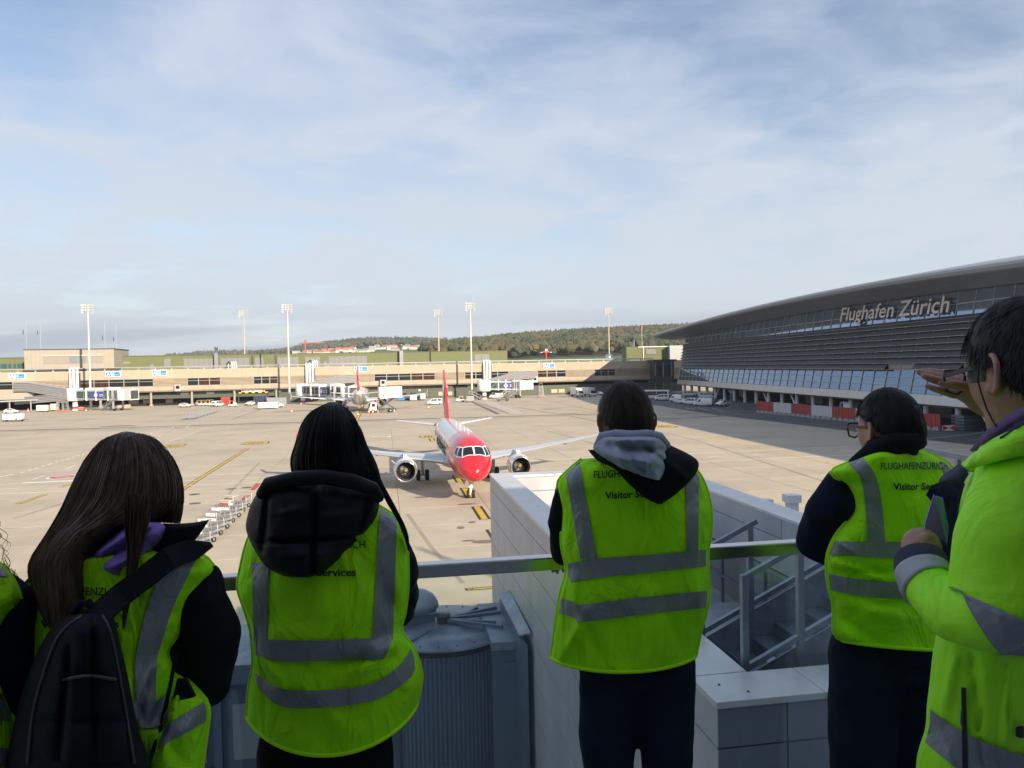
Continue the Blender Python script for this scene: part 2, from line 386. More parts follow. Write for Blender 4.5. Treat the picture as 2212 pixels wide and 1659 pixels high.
for c, rr in (((135, 1030.5), 1.75), ((389, 922.8), 1.75)):
    disc(c, rr, MW, 'no_entry_mark', .0092); disc(c, rr*.8, MR, 'no_entry_mark', .0112)
    p = G(*c); strip([p + VA*-.9 + UA*.2, p + VA*.9 - UA*.2], .5, MW, 'no_entry_bar', .0132, True)
def boxlabel(x0, x1, yc, wd):
    a = G(x0, yc); b = G(x1, yc); c = (a + b) / 2; hw = (b - a).length / 2; hh = wd
    def poly(k, kk, z, mat, nm):
        m = MB(); m.add([(c + VA*(hw*px*k) + UA*(hh*py*kk)).to_tuple()[:2] + (z,) for px, py in ((-1,-.5),(-.55,-1),(.55,-1),(1,-.5),(.8,1),(-.8,1))], [(0,1,2,3,4,5)]); m.build(nm, mat, apron)
    poly(1.0, 1.0, .004, MK, 'stand_number_border'); poly(.91, .84, .0078, MY, 'stand_number_field')
    for q in (-.45, -.15, .12, .4):
        strip([c + VA*(hw*q) - UA*hh*.42, c + VA*(hw*(q+.06)) + UA*hh*.45], hw*.11, MK, 'stand_number', .0118, True)
    strip([c + VA*(hw*-.4), c + VA*(hw*-.05)], hh*.24, MK, 'stand_number', .0122, True)
for q in ((352, 397, 963.5, 2.6), (526, 580, 957, 2.6), (905, 952, 943, 2.5), (1408, 1461, 921, 2.9)): boxlabel(*q)
for q in ((803, 818), (822, 833)): strip([(q[0], 943.6), (q[1], 943)], .75, MW, 'faded_marking')
strip([(836, 942.8), (844.5, 942.6)], 1.9, MW, 'faded_marking', .0046)
for q in ((420, 1068), (421, 1087.5), (499, 1056), (533, 1053.4)): disc(q, .55, MD, 'manhole_cover', .0055)
strip([Vector((54, 312, 0)), Vector((60, 240, 0)), Vector((67, 182, 0)), Vector((79, 127, 0)), Vector((92, 80, 0)), Vector((104, 40, 0))], 42, M('asphalt_shade', (.125, .125, .13), .85, var=.15, vs=.3, dirt=.3, ds=.1, world=True), 'asphalt_shade_strip', .003, True)  # dark sheet, partly taken for asphalt, widened to deepen the terminal's shade
STAIN = M('oil_stain', (.20, .165, .13), .6, var=.2, vs=1.)
for q, a, b in (((1009, 1089), .85, .35), ((1048, 1170), .95, .5), ((1012, 1168), .5, .25), ((911, 1074), .7, .4), ((995, 1140), .3, .5), ((1020, 1128), .3, .35), ((255, 920), 4, 1.3), ((1135, 868), 2.6, .5), ((1190, 884), 3, .5), ((1230, 893), 2.4, .6), ((1420, 905), 6, .8), ((1530, 900), 5, .7), ((1600, 896), 6, 1.1), ((1480, 893), 4, .7), ((1450, 888), 3, .5)):
    disc(q, a, STAIN, 'oil_stain', .0088, b)
TM = M('tyre_mark', (.36, .305, .235), .75, var=.15, vs=.4)
for pts, wd in (([(690, 1010), (760, 1080), (800, 1180)], .35), ([(700, 1010), (772, 1080), (815, 1180)], .35), ([(1300, 905), (1500, 950), (1780, 1040)], .5), ([(1180, 930), (1400, 990), (1640, 1080)], .45), ([(40, 985), (300, 960), (600, 930)], .6), ([(30, 1120), (160, 1080), (330, 1010)], .4), ([(440, 1150), (500, 1060), (560, 1000)], .3), ([(880, 1110), (930, 1180), (1000, 1260)], .3), ([(1120, 880), (1240, 900), (1420, 935)], .6), ([(640, 960), (800, 965), (930, 975)], .5)): strip(pts, wd, TM, 'tyre_mark', .0026)
# stop bars with letters by the building
for (x0, x1, y, tx) in ((1005, 1075, 1273.5, 'X'), (1015, 1080, 1312.5, 'D')):
    a, b = G(x0, y), G(x1, y); b = a + VA * ((b - a).dot(VA)); strip([a, b + VA*4], .5, MK, 'stop_bar_border', .0041, True)
    if tx == 'X': strip([a + VA*.42, b + VA*3.9], .26, MY, 'stop_bar', .0081, True)
    mt = Matrix(((VA.x, UA.x, 0, a.x + VA.x*.06 - UA.x*.16), (VA.y, UA.y, 0, a.y + VA.y*.06 - UA.y*.16), (0, 0, 1, .012), (0, 0, 0, 1)))
    text_obj(tx, .46, MY, apron, mt, 0, .012, name='stop_letter')

# ---------------------------------------------------------------- hills
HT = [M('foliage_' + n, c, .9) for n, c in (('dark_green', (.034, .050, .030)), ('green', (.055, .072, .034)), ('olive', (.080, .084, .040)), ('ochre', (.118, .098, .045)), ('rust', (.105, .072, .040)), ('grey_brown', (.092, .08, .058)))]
HT2 = [M('far_foliage_' + n, c, .9) for n, c in (('dark_green', (.040, .055, .042)), ('green', (.062, .078, .05)), ('olive', (.085, .09, .055)), ('ochre', (.12, .10, .06)), ('rust', (.11, .08, .055)), ('grey_brown', (.10, .09, .075)))]  # same foliage paler and bluer, distance haze put into the colour
SOIL = M('forest_floor', (.04, .04, .02), .9, var=.3, vs=.03)
ICO = [(0, 0, 1)] + [(.894*math.cos(R(72*i)), .894*math.sin(R(72*i)), .447) for i in range(5)] + [(.894*math.cos(R(72*i+36)), .894*math.sin(R(72*i+36)), -.447) for i in range(5)] + [(0, 0, -1)]
ICF = [(0, i+1, (i+1) % 5 + 1) for i in range(5)] + [(i+1, i+6, (i+1) % 5 + 1) for i in range(5)] + [((i+1) % 5 + 1, i+6, (i+1) % 5 + 6) for i in range(5)] + [(i+6, 11, (i+1) % 5 + 6) for i in range(5)]
def hill(name, xs, ridge, base, Yc, Yb, floor, seed, n_trees, th, mats, conifer, kmin=.02, skip=None, fk=.85):
    rnd = random.Random(seed); cols = np.arange(xs[0], xs[1] + .1, 8.); b = MB(); K = 12; rings = []
    def surf(x, k):
        zc = P(x, interp(x, ridge), Yc).z - th * .75; zb = P(x, interp(x, base), Yb).z
        Y = Yb + (Yc - Yb) * k; q = P(x, 780, Y); return Vector((q.x, Y, zb + (zc - zb) * (k ** fk)))
    for k in range(K + 3):
        kk = k / K; rings.append([surf(x, min(kk, 1)) + Vector((0, (Yc - Yb) * max(0, kk - 1), -30 * max(0, kk - 1) * K / 2)) for x in cols])
    n = len(cols); b.loft(rings, 0, True, False, False)
    front = [Vector((p.x, p.y - 1, -1)) for p in rings[0]]; b.loft([front, rings[0]], 0, False, False, False)
    b.build(name, floor, kind='structure')
    fo = MB()
    for _ in range(n_trees):
        x = rnd.uniform(*xs); k = kmin + (1 - kmin) * rnd.random() ** .8
        if skip and skip(x, k): continue
        c = surf(x, k); H = th * rnd.uniform(.7, 1.2); isc = rnd.random() < conifer(x, k)
        nz = noise.noise(Vector((c.x * .012, c.y * .012, seed))) + rnd.uniform(-.42, .42)
        if isc:
            mi = 0; r_ = H * .2
            for j in range(3):
                z0 = H * (.15 + .27*j); rr = r_ * (1.15 - .3*j)
                vs = [c + Vector((rr*math.cos(R(72*i + 20*j)), rr*math.sin(R(72*i + 20*j)), z0)) for i in range(5)] + [c + Vector((0, 0, z0 + H*.45))]
                fo.add(vs, [(i, (i+1) % 5, 5) for i in range(5)], mi)
        else:
            mi = 0 if nz < -.32 else 1 if nz < -.08 else 2 if nz < .16 else 3 if nz < .36 else 4 if nz < .5 else 5
            for j in range(3):
                cc = c + Vector((rnd.uniform(-.22, .22)*H, rnd.uniform(-.22, .22)*H, H*rnd.uniform(.35, .72))); rr = H*rnd.uniform(.22, .36)
                m2 = mi if rnd.random() < .75 else min(5, max(0, mi + rnd.choice((-1, 1))))
                fo.add([cc + Vector((p[0]*rr*rnd.uniform(.75, 1.25), p[1]*rr*rnd.uniform(.75, 1.25), p[2]*rr*rnd.uniform(.8, 1.2))) for p in ICO], ICF, m2)
    f = fo.build('forest', mats, kind='stuff'); return surf
hill('hill', (912, 1600), [(912, 758), (926, 751), (945, 742), (1000, 733), (1060, 729), (1106, 722), (1231, 714), (1331, 709), (1406, 705.5), (1478, 702), (1600, 698)],
     [(912, 768), (1106, 777), (1240, 772), (1355, 769), (1600, 766)], 1500, 800, SOIL, 1, 8200, 11.5, HT, lambda x, k: .75 if k > .93 else .06, fk=.8)
# pale trunks along the foot of the wood are left to the crowns; meadow in front
me = MB(); xs = np.arange(900, 1620, 30.)
r0 = [P(x, 800, 420) * 1 for x in xs]; r0 = [Vector((p.x, 420, -.5)) for p in r0]
r1 = [P(x, interp(x, [(912, 770), (1106, 780), (1240, 776), (1355, 773), (1600, 769)]), 640) for x in xs]
r2 = [P(x, interp(x, [(912, 767), (1106, 776), (1240, 771), (1355, 768), (1600, 765)]), 812) for x in xs]
me.loft([r0, r1, r2], 0, True, False, False); me.build('meadow', M('meadow_green', (.085, .135, .028), .9, var=.35, vs=.012), kind='structure')
tsk = lambda x, k: (k < .33 and x > 690) or (k < .45 and x > 780 and x < 930) or (k < .12) or (k < .55 and 905 < x < 945)
fsurf = hill('hill', (560, 965), [(560, 766), (600, 760), (631, 754), (655, 746), (695, 741), (736, 737), (765, 732.5), (800, 730.5), (840, 729.5), (889, 730), (934, 732), (965, 733)],
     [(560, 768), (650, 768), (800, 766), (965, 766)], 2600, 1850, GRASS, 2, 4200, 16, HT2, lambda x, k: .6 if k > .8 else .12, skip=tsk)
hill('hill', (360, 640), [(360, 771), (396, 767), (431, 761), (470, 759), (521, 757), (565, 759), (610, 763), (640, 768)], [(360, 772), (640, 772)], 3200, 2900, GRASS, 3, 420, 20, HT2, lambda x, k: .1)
# a few hedges and bushes in front of the village
rnd = random.Random(5)
# village on the far slope
HW = M('house_render', (.62, .60, .55), .8, orand=.18); HR = M('clay_roof', (.34, .16, .11), .8, orand=.25); HR2 = M('grey_roof', (.30, .30, .31), .8, orand=.2); HWN = M('house_window', (.05, .06, .07), .3)
def house_mesh(wd, dp, hh, rh, win):
    a = MB(); a.box(-wd/2, wd/2, -dp/2, dp/2, 0, hh); a.add([(-wd/2, -dp/2, hh), (-wd/2, dp/2, hh), (-wd/2, 0, hh+rh-.1), (wd/2, -dp/2, hh), (wd/2, dp/2, hh), (wd/2, 0, hh+rh-.1)], [(0, 1, 2), (5, 4, 3)])
    r_ = MB(); e = .5
    for sgn in (-1, 1):
        r_.slab([(-wd/2-e, sgn*(dp/2+e), hh-.3), (wd/2+e, sgn*(dp/2+e), hh-.3), (wd/2+e, 0, hh+rh), (-wd/2-e, 0, hh+rh)], (0, 0, 1), .25)
    return a, r_
HP = [house_mesh(14, 11, 7, 5.5, 3), house_mesh(20, 12, 7, 4.5, 4), house_mesh(30, 14, 6, 2.5, 6)]
wn = MB(); wn.box(-.7, .7, -.06, .06, 0, 1.5); WNM = wn.mesh('window', HWN)
HM = [(a.mesh('wall', HW), r_.mesh('roof', HR), r_.mesh('roof', HR2)) for a, r_ in HP]
spots = [(668, .04, 0, 0), (683, .07, 0, 0), (690, .02, 1, 0), (700, .10, 0, 0), (705, .03, 1, 0), (715, .12, 0, 0), (722, .05, 1, 0), (730, .14, 0, 0), (740, .15, 0, 0), (748, .12, 0, 0), (757, .15, 0, 0), (764, .17, 0, 0), (773, .10, 2, 1), (785, .08, 2, 1), (797, .12, 2, 1), (806, .20, 1, 1), (815, .28, 0, 1), (824, .24, 2, 1), (835, .28, 1, 0), (843, .20, 1, 1), (851, .28, 1, 0), (857, .17, 2, 1), (872, .25, 1, 1), (881, .30, 0, 1), (893, .24, 1, 0), (900, .28, 1, 1), (918, .30, 0, 1), (640, .02, 1, 1), (652, .02, 2, 1), (660, .015, 0, 1)]
ORD = 'first second third fourth fifth sixth seventh eighth ninth tenth eleventh twelfth thirteenth fourteenth fifteenth sixteenth seventeenth eighteenth nineteenth twentieth'.split() + ['twenty-' + q for q in 'first second third fourth fifth sixth seventh eighth ninth'.split()] + ['thirtieth', 'thirty-first']
for i, (x, k, ty, rc) in enumerate(spots):
    p = fsurf(x, k); o = thing('house', ('cream house with red gabled roof on the far wooded slope' if not rc else 'pale grey-roofed house on the far wooded slope'), 'house', (p.x, p.y, p.z - .5), rnd.uniform(-.5, .5), 'village houses on the far slope', .95)
    rank = sorted(q[0] for q in spots).index(x); o['label'] = ('red-roofed' if not rc else 'grey-roofed') + (' small', ' wide', ' long low')[ty] + ' house, %s from the left in the far village' % ORD[rank]
    inst('wall', HM[ty][0], o); inst('roof', HM[ty][1 + rc], o)
    wd = (14, 20, 30)[ty]
    for k2 in range(3):
        inst('window', WNM, o, (-wd*.33 + wd*.33*k2, -(11, 12, 14)[ty]/2 - .05, 2.8))
# long red-roofed barn by the wood
p = P(965, 757, 1300); o = thing('barn', 'long low farm building with red roof beside the near wood', 'barn', (p.x, 1300, p.z - 6), .1)
b = MB(); b.box(-38, 38, -7, 7, 0, 5); b.build('wall', HW, o); b = MB()
for sgn in (-1, 1): b.slab([(-39, sgn*8, 4.6), (39, sgn*8, 4.6), (39, 0, 9), (-39, 0, 9)], (0, 0, 1), .3)
b.build('roof', HR, o)
# tower crane before the far hill
p = P(660, 762, 1500); o = thing('tower_crane', 'red tower crane with long jib in front of the far hill', 'crane', (p.x, 1500, p.z - 12))
CR = M('crane_red', (.5, .12, .08), .5); b = MB(); b.box(-1.1, 1.1, -1.1, 1.1, 0, 33); b.build('mast', CR, o); b = MB(); b.beam((-12, 0, 31), (38, 0, 31), 1.6, 1.8); b.build('jib', CR, o); b = MB(); b.box(-12, -8, -1.5, 1.5, 26, 30.5); b.build('counterweight', MGREY, o); b = MB(); b.box(-1.3, 1.3, -1.3, 1.3, 33, 37); b.build('tower_head', CR, o)
# ================================================================ pier building across the apron
BEIGE = M('beige_concrete', (.425, .35, .27), .85, var=.05, vs=.8, bump=.05, bs=8., dirt=.12, ds=.25, orand=.03)
GREEN = M('olive_green_cladding', (.135, .15, .065), .7, var=.05, vs=.5)
GREEN2 = M('dark_olive_cladding', (.10, .11, .065), .7)  # darker olive for the roof edge
GREYP = M('grey_louvre_cladding', (.20, .21, .21), .6, var=.06)
TAUPE = M('taupe_cladding', (.36, .315, .265), .75, var=.05, vs=.6)
DARKI = M('dark_interior', (.018, .018, .02), .9)
MULL = M('mullion_grey', (.33, .34, .35), .5, .3)
WARMG = M('warm_window_glass', (.05, .022, .012), .08, var=.5, vs=.5)
PA = math.atan(.24); PC, PS = math.cos(PA), math.sin(PA)
def ps(x, off=0.):     # distance along the pier front seen at picture column x
    a = (x - 1106.0) / F; Y = 312 / (1 - .24 * a); return (Y * a) / PC
pier = thing('pier_building', 'long three-storey beige concrete airport pier with dark window strips across the apron', 'airport building', (0, 312, 0), PA)
S0, S1 = -330., 76.
Z0, Z1 = 5.6, 13.2; WZ0, WZ1 = 7.2, 10.0
wins = [(-420, 27), (170, 331), (405, 476), (548, 600), (809, 940), (1004.5, 1099), (1162, 1223), (1284.5, 1329.5)]
wins = [(max(ps(a), S0), ps(b)) for a, b in wins]
me_cache = {}
def boxinst(nm, x0, x1, y0, y1, z0, z1, mat, par):
    b = MB(); b.box(x0, x1, y0, y1, z0, z1); return b.build(nm, mat, par)
# structure behind the skin
b = MB(); b.box(S0, S1, .75, 22, Z0 + .02, Z1 - .35); b.box(S0, S1, 6, 22, .02, Z0 - .1); b.build('core_wall', DARKI, pier)
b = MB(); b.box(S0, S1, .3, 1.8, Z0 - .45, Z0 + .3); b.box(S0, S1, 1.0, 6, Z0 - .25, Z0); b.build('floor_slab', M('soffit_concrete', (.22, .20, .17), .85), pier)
# upper and lower fascia as precast panels
def fascia(z0, z1, seg, nm):
    n = int((S1 - S0) / seg); me = MB(); me.box(0.02, seg - .02, 0, .45, z0, z1); mm = me.mesh(nm, BEIGE)
    for i in range(n): inst(nm, mm, pier, (S0 + i * seg, 0, 0))
fascia(WZ1, Z1, 5.8, 'concrete_panel'); fascia(Z0, WZ0, 5.8, 'concrete_panel')
b = MB(); b.box(S0, S1, -.02, .7, Z1, Z1 + .12); b.build('parapet_cap', M('parapet_metal', (.45, .42, .38), .5), pier)
# ribbed concrete between the window strips
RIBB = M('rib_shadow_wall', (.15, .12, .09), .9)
edges = [S0] + [e for ab in wins for e in ab] + [S1]
edges = edges[2:]  # first strip starts at S0
b = MB()
for i in range(0, len(edges) - 1, 2):
    a, c = edges[i], edges[i+1]
    if c - a < .5: continue
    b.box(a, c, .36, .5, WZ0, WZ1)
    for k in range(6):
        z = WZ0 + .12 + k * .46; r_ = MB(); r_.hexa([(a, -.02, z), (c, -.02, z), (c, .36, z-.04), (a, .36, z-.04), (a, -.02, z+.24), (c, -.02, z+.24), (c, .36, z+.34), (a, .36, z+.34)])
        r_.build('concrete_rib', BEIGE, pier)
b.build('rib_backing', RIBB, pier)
for i, (a, c) in enumerate(wins):
    n = max(3, round((c - a) / 4.6)); n = min(n, 24); st = (c - a) / n
    fr = MB()
    for k in range(n + 1): fr.box(a + k*st - .13, a + k*st + .13, .18, .42, WZ0 + .1, WZ1)
    fr.box(a, c, .2, .4, WZ1 - 1.05, WZ1 - .9); fr.box(a, c, .1, .5, WZ0 - .02, WZ0 + .14); fr.box(a, c, .2, .4, WZ1 - .12, WZ1)
    f = fr.build('window_frame', MULL, pier)
    gm = MB(); gm.box(.1, st - .1, .44, .5, WZ0, WZ1 - .98); gm.box(.1, st - .1, .44, .5, WZ1 - .94, WZ1 - .1)
    g1 = gm.mesh('pane', DGLASS); g2 = gm.mesh('pane', WARMG)
    for k in range(n): inst('pane', g2 if (k * 7 + i * 3) % 5 in (0, 3) else g1, f, (a + k * st, 0, 0))
# storey under the fascia: glazed band, olive spandrel, open undercroft with columns on the left
gl = MB(); gx = ps(600)
k = 0; a = S0
PANE = MB(); PANE.box(.06, 2.9, 1.9, 1.98, 3.95, 5.3); pm = PANE.mesh('pane', DGLASS); PANE2 = MB(); PANE2.box(.06, 2.9, 1.9, 1.98, 3.95, 5.3); pm2 = PANE2.mesh('pane', M('pale_glass', (.12, .14, .13), .1))  # two pane tones, the second paler
for k in range(110):
    if S0 + k*3 > ps(-120) and S0 + k*3 < S1 - 4: inst('pane', pm2 if k % 11 in (2, 5) else pm, pier, (S0 + k * 3, 0, 0))
b = MB(); b.box(S0, gx, 1.75, 2.4, 2.6, 3.9); b.box(gx, S1, 1.7, 2.4, .02, 3.9); b.build('spandrel', M('olive_spandrel', (.075, .082, .062), .6, var=.08), pier)
colm = MB(); colm.lathe([(.75, 0), (.75, .5), (.42, .6), (.42, 5.2)], 12); cm = colm.mesh('column', M('column_concrete', (.32, .29, .25), .8))
for x in (-60, 15, 120, 214, 323.8, 412.6, 505, 596): inst('column', cm, pier, (ps(x), 1.2, 0))
b = MB(); b.box(S0, gx, 20, 22, 0, 5.4); b.build('undercroft_back_wall', DARKI, pier)
# bright openings at the far end of the undercroft
for x0, x1 in ((268, 290), (300, 318), (350, 366)): boxinst('far_opening', ps(x0), ps(x1), 5.85, 5.95, .9, 2.3, M('hazy_opening', (.35, .33, .30), .6), pier)
# ground-floor doors, shutters and vents of the olive wall on the right
SHUT = M('roller_shutter', (.42, .37, .26), .6, stretch=(1, 1, 14), var=.25, vs=1.)
for x0, x1, z0, z1, mt, nm in ((918, 930, .1, 2.3, DGREY, 'door'), (948, 966, .9, 2.4, SHUT, 'shutter'), (968, 978, .9, 2.4, SHUT, 'shutter'), (984, 992, .1, 2.4, DGREY, 'door'), (1168, 1176, .1, 2.2, DGREY, 'door'), (1193, 1206, .7, 2.2, SHUT, 'shutter'), (1209, 1222, .7, 2.2, SHUT, 'shutter'), (1228, 1236, .1, 2.3, DGREY, 'door'), (1262, 1270, .1, 2.2, DGREY, 'door'), (862, 880, .4, 2.2, DARKI, 'door'), (886, 900, .4, 2.2, DARKI, 'door')):
    boxinst(nm, ps(x0), ps(x1), 1.62, 1.7, z0, z1, mt, pier)
boxinst('notice', ps(905), ps(909), 1.6, 1.7, 2.9, 3.6, WHITE, pier)
# roof edge rail: a pale tube on brackets
b = MB(); b.tube([(S0, .1, Z1 + 1.05), (S1 - 14, .1, Z1 + 1.05)], .17, 8); b.tube([(S0, .35, Z1 + .6), (S1 - 14, .35, Z1 + .6)], .06, 6); b.build('roof_rail', LGREY, pier)
br = MB(); br.box(-.09, .09, .05, .5, .12, .95); br.box(-.3, .3, .1, .9, .1, .3); brm = br.mesh('rail_bracket', LGREY)
s = S0
while s < S1 - 14: inst('rail_bracket', brm, pier, (s, 0, Z1)); s += 5.6
b = MB(); b.box(S0, S1, .7, 22, Z1 - .35, Z1 - .05); b.build('roof_deck', M('roof_gravel', (.25, .23, .20), .9), pier)
# rooftop storey, olive with grey louvred bays
top = thing('rooftop_hall', 'olive green rooftop storey with grey louvred bays set back on the pier', 'building', (0, 312, 0), PA)
def ps2(x, back): # along-pier coordinate at a set-back
    a = (x - 1106.0) / F; k = 312 + back / PC; Y = k / (1 - .24 * a); X = Y * a
    return (X + back * PS) / PC if False else (X * PC + (Y - 312) * PS)
BK = 20.
TZ = 18.75
b = MB(); b.box(ps2(-80, BK), ps2(1097, BK), BK, BK + 26, Z1 - .3, TZ); b.build('wall', GREEN, top)
b = MB(); b.box(ps2(-80, BK) - .2, ps2(1097, BK) + .2, BK - .15, BK + 26.2, TZ, TZ + .25); b.build('roof_edge', GREEN2, top)
for x0, x1 in ((398, 464), (478, 540), (552, 571), (600, 646), (660, 693), (711, 794), (1026, 1058)):
    n = max(1, int((x1 - x0) / 11)); 
    for k in range(n):
        xa = x0 + (x1 - x0) * k / n; xb = x0 + (x1 - x0) * (k + 1) / n
        boxinst('louvre_bay', ps2(xa, BK) + .05, ps2(xb, BK) - .05, BK - .12, BK - .02, Z1 + .4, TZ - 1.3, GREYP, top)
for x0, x1, z0, z1 in ((268, 283, 15.8, 16.8), (356, 370, 14.6, 17.6)): boxinst('louvre_bay', ps2(x0, BK), ps2(x1, BK), BK - .1, BK - .02, z0, z1, GREYP, top)
for x in (325, 700, 776): boxinst('door', ps2(x, BK), ps2(x + 8, BK), BK - .1, BK - .02, Z1, Z1 + 2.3, GREYP, top)
for x in (544, 595): boxinst('recess', ps2(x, BK), ps2(x + 5, BK), BK - .14, BK - .03, Z1, TZ - .4, DGREY, top)
# glazed corner room on the far left
b = MB()
for x0, x1 in ((3, 17), (20, 26), (31, 36), (39, 53)): b.box(ps2(x0, BK), ps2(x1, BK), BK - .12, BK - .02, 15.0, 16.6)
b.build('window', M('teal_glass', (.04, .10, .13), .1), top)
# taupe penthouse
pent = thing('penthouse', 'taupe metal clad penthouse with a band of windows on the pier roof at left', 'building', (0, 312, 0), PA)
p0, p1 = ps2(54.5, 8), ps2(229, 8)
b = MB(); b.box(p0, p1 + 3, 8, 30, 14.35, 21.3); b.build('wall', TAUPE, pent)
rb = MB(); rb.box(-.05, .05, 7.93, 8.0, 14.4, 21.2); rbm = rb.mesh('cladding_seam', M('taupe_seam', (.36, .31, .26), .75))
k = p0 + 1
while k < p1 + 2.6: inst('cladding_seam', rbm, pent, (k, 0, 0)); k += 1.35
b = MB(); b.box(p0 - .2, p1 + 3.2, 7.8, 30.2, 21.3, 21.6); b.build('roof_edge', DGREY, pent)
b = MB(); b.box(ps2(94, 8), ps2(226, 8), 7.6, 7.92, 18.95, 19.2); b.build('window_hood', M('pale_trim', (.6, .55, .48), .6), pent)
for k in range(7):
    xa = ps2(95 + k * 18.6, 8); xb = ps2(95 + (k + 1) * 18.6, 8)
    boxinst('window', xa + .12, xb - .12, 7.86, 7.95, 16.3, 18.9, M('blind_taupe', (.30, .265, .23), .5) if k not in (3, 4) else M('blind_half', (.20, .24, .25), .3), pent)
boxinst('downpipe', ps2(178, 8), ps2(180, 8), 7.8, 7.95, 14.4, 21.3, DGREY, pent)
# chimneys, vents and aerials on the roofs
def roofpt(x, back, z): return Vector((0, 312, 0)) + Vector((PC * ps2(x, back) - PS * back, PS * ps2(x, back) + PC * back, z))
def pole(nm, lb, cat, x, back, z0, h, r_, mat, grp=None, extra=None):
    o = thing(nm, lb, cat, roofpt(x, back, z0), PA, grp); b = MB(); b.tube([(0, 0, 0), (0, 0, h)], r_, 6); b.build('pole', mat, o)
    if extra: extra(o)
    return o
def ant(hh): 
    def f(o):
        b = MB(); b.tube([(-.9, 0, hh), (-.9, 0, hh + 1.6)], .13, 6); b.beam((0, 0, hh + .8), (-.9, 0, hh + .8), .06, .06); b.build('antenna_head', DGREY, o)
    return f
for x, h, l in ((60, 9.5, 'thin roof aerial at the far left of the penthouse roof'), (91, 9.2, 'second thin roof aerial from the left on the penthouse'), (230, 10.5, 'thin roof aerial on the right end of the penthouse'), (254, 9.8, 'rightmost thin roof aerial behind the penthouse')):
    pole('roof_aerial', l, 'aerial', x, 12 if x < 229 else 21, 21.5 if x < 229 else 18.8, h if x < 229 else h + 2.6, .09, LGREY, 'roof aerials', ant(h * .6))
def chimney(x, lb, w_, h, mat):
    o = thing('roof_chimney', lb, 'chimney', roofpt(x, BK - 1.2, Z1), PA, 'roof flues'); b = MB(); b.box(-w_, w_, -w_, w_, 0, h); b.build('shaft', mat, o)
    b = MB(); b.lathe([(w_*.8, h), (w_*.8, h + 2.2), (w_*.95, h + 2.2), (w_*.95, h + 2.6), (0.01, h + 2.7)], 14); b.build('cowl', CHROME, o)
chimney(469, 'steel capped flue rising beside the grey bays left of the second mast', .75, 6.2, MGREY)
chimney(868, 'steel capped flue in the middle of the olive roof', .75, 6.2, MGREY)
for x, lb in ((505, 'bundle of white bent pipes on the pier roof at left'), (680, 'bundle of white bent pipes above the middle boarding bridge')):
    o = thing('pipe_bundle', lb, 'pipes', roofpt(x, 14, Z1), PA, 'roof pipe bundles'); 
    for k in range(4):
        b = MB(); b.tube([(k*.8 - 1.2, 0, 0), (k*.8 - 1.2, 0, 2.2), (k*.8 - 1.5, .2, 2.9), (k*.8 - 2.6, .8, 1.6), (k*.8 - 2.8, 1, 0)], .22, 8); b.build('pipe', WHITE if k else DGREY, o)
o = thing('radar_mast', 'red and white rotating radar beacon on a short mast above the pier roof', 'beacon', roofpt(1181, 40, Z1), PA); RW = M('beacon_red', (.6, .06, .04), .5)
b = MB(); b.tube([(0, 0, 0), (0, 0, 6)], .35, 8); b.build('mast', RW, o); b = MB(); b.hexa([(-2.6, -.3, 4.9), (2.6, -.3, 4.9), (2.6, .3, 4.9), (-2.6, .3, 4.9), (-.5, -.3, 5.6), (.5, -.3, 5.6), (.5, .3, 5.6), (-.5, .3, 5.6)]); b.build('crossbar', RW, o)
b = MB(); b.box(-.5, .5, -.4, .4, 5.6, 6.5); b.box(-2.7, -1.9, -.34, .34, 4.85, 5.1); b.box(1.9, 2.7, -.34, .34, 4.85, 5.1); b.build('beacon_head', WHITE, o)
o = thing('roof_tank', 'small round steel tank on the pier roof by the right mast', 'tank', roofpt(1316, 10, Z1), PA); b = MB(); b.lathe([(.01, 0), (1.3, 0), (1.3, 3.2), (.01, 3.3)], 16); b.build('tank', CHROME, o)
# gate signs
SBLUE = M('sign_blue', (.02, .20, .52), .4); SWH = M('sign_white', (.80, .80, .80), .4)
for x, z, t_ in ((38, 11.9, 'A04'), (245.5, 11.95, 'A46'), (345.5, 12.2, 'A02'), (780.5, 12.1, 'A44'), (1186, 11.9, 'A42')):
    o = thing('gate_sign', 'blue and white gate sign reading %s on the beige wall' % t_, 'sign', Vector((0, 312, 0)) + Vector((PC*ps(x), PS*ps(x), z)), PA, 'gate signs')
    b = MB(); b.box(-2.5, 2.5, -.35, -.02, -1.0, 1.0); b.build('frame', SWH, o); b = MB(); b.box(-2.3, 2.3, -.38, -.353, -.8, .8); b.build('panel', SBLUE, o)
    text_obj(t_, 1.7, SWH, o, Matrix(((1, 0, 0, -2.15), (0, 0, -1, -.40), (0, 1, 0, -.58), (0, 0, 0, 1))), .012, .03, 2.7)
    b = MB(); b.box(.8, 2.1, -.4, -.385, -.35, -.22); b.box(.8, 1.9, -.4, -.385, -.1, .02); b.build('small_print', M('sign_pale_blue', (.3, .5, .75), .4), o)
# white service ducts running down the front
for x, lb in ((162, 'three white ducts down the wall above the left boarding bridge'), (670, 'three white ducts down the wall above the middle boarding bridge'), (1052, 'three white ducts down the wall above the right boarding bridge')):
    sx = ps(x); o = thing('wall_ducts', lb, 'ducts', Vector((0, 312, 0)) + Vector((PC*sx, PS*sx, 0)), PA, 'wall ducts')
    for k in range(3):
        b = MB(); b.tube([(k*1.15 - 1.2, -.9, 6.8), (k*1.15 - 1.2, -.9, Z1 + .9), (k*1.15 - 1.2, .6, Z1 + 1.3)], .42 if k != 1 else .5, 8); b.build('duct', WHITE, o)
    b = MB(); b.box(-1.9, 1.9, -.5, -.03, Z0 + 1, Z1 - .5); b.build('back_plate', DGREY, o)
for x in (366, 780, 788):
    pass
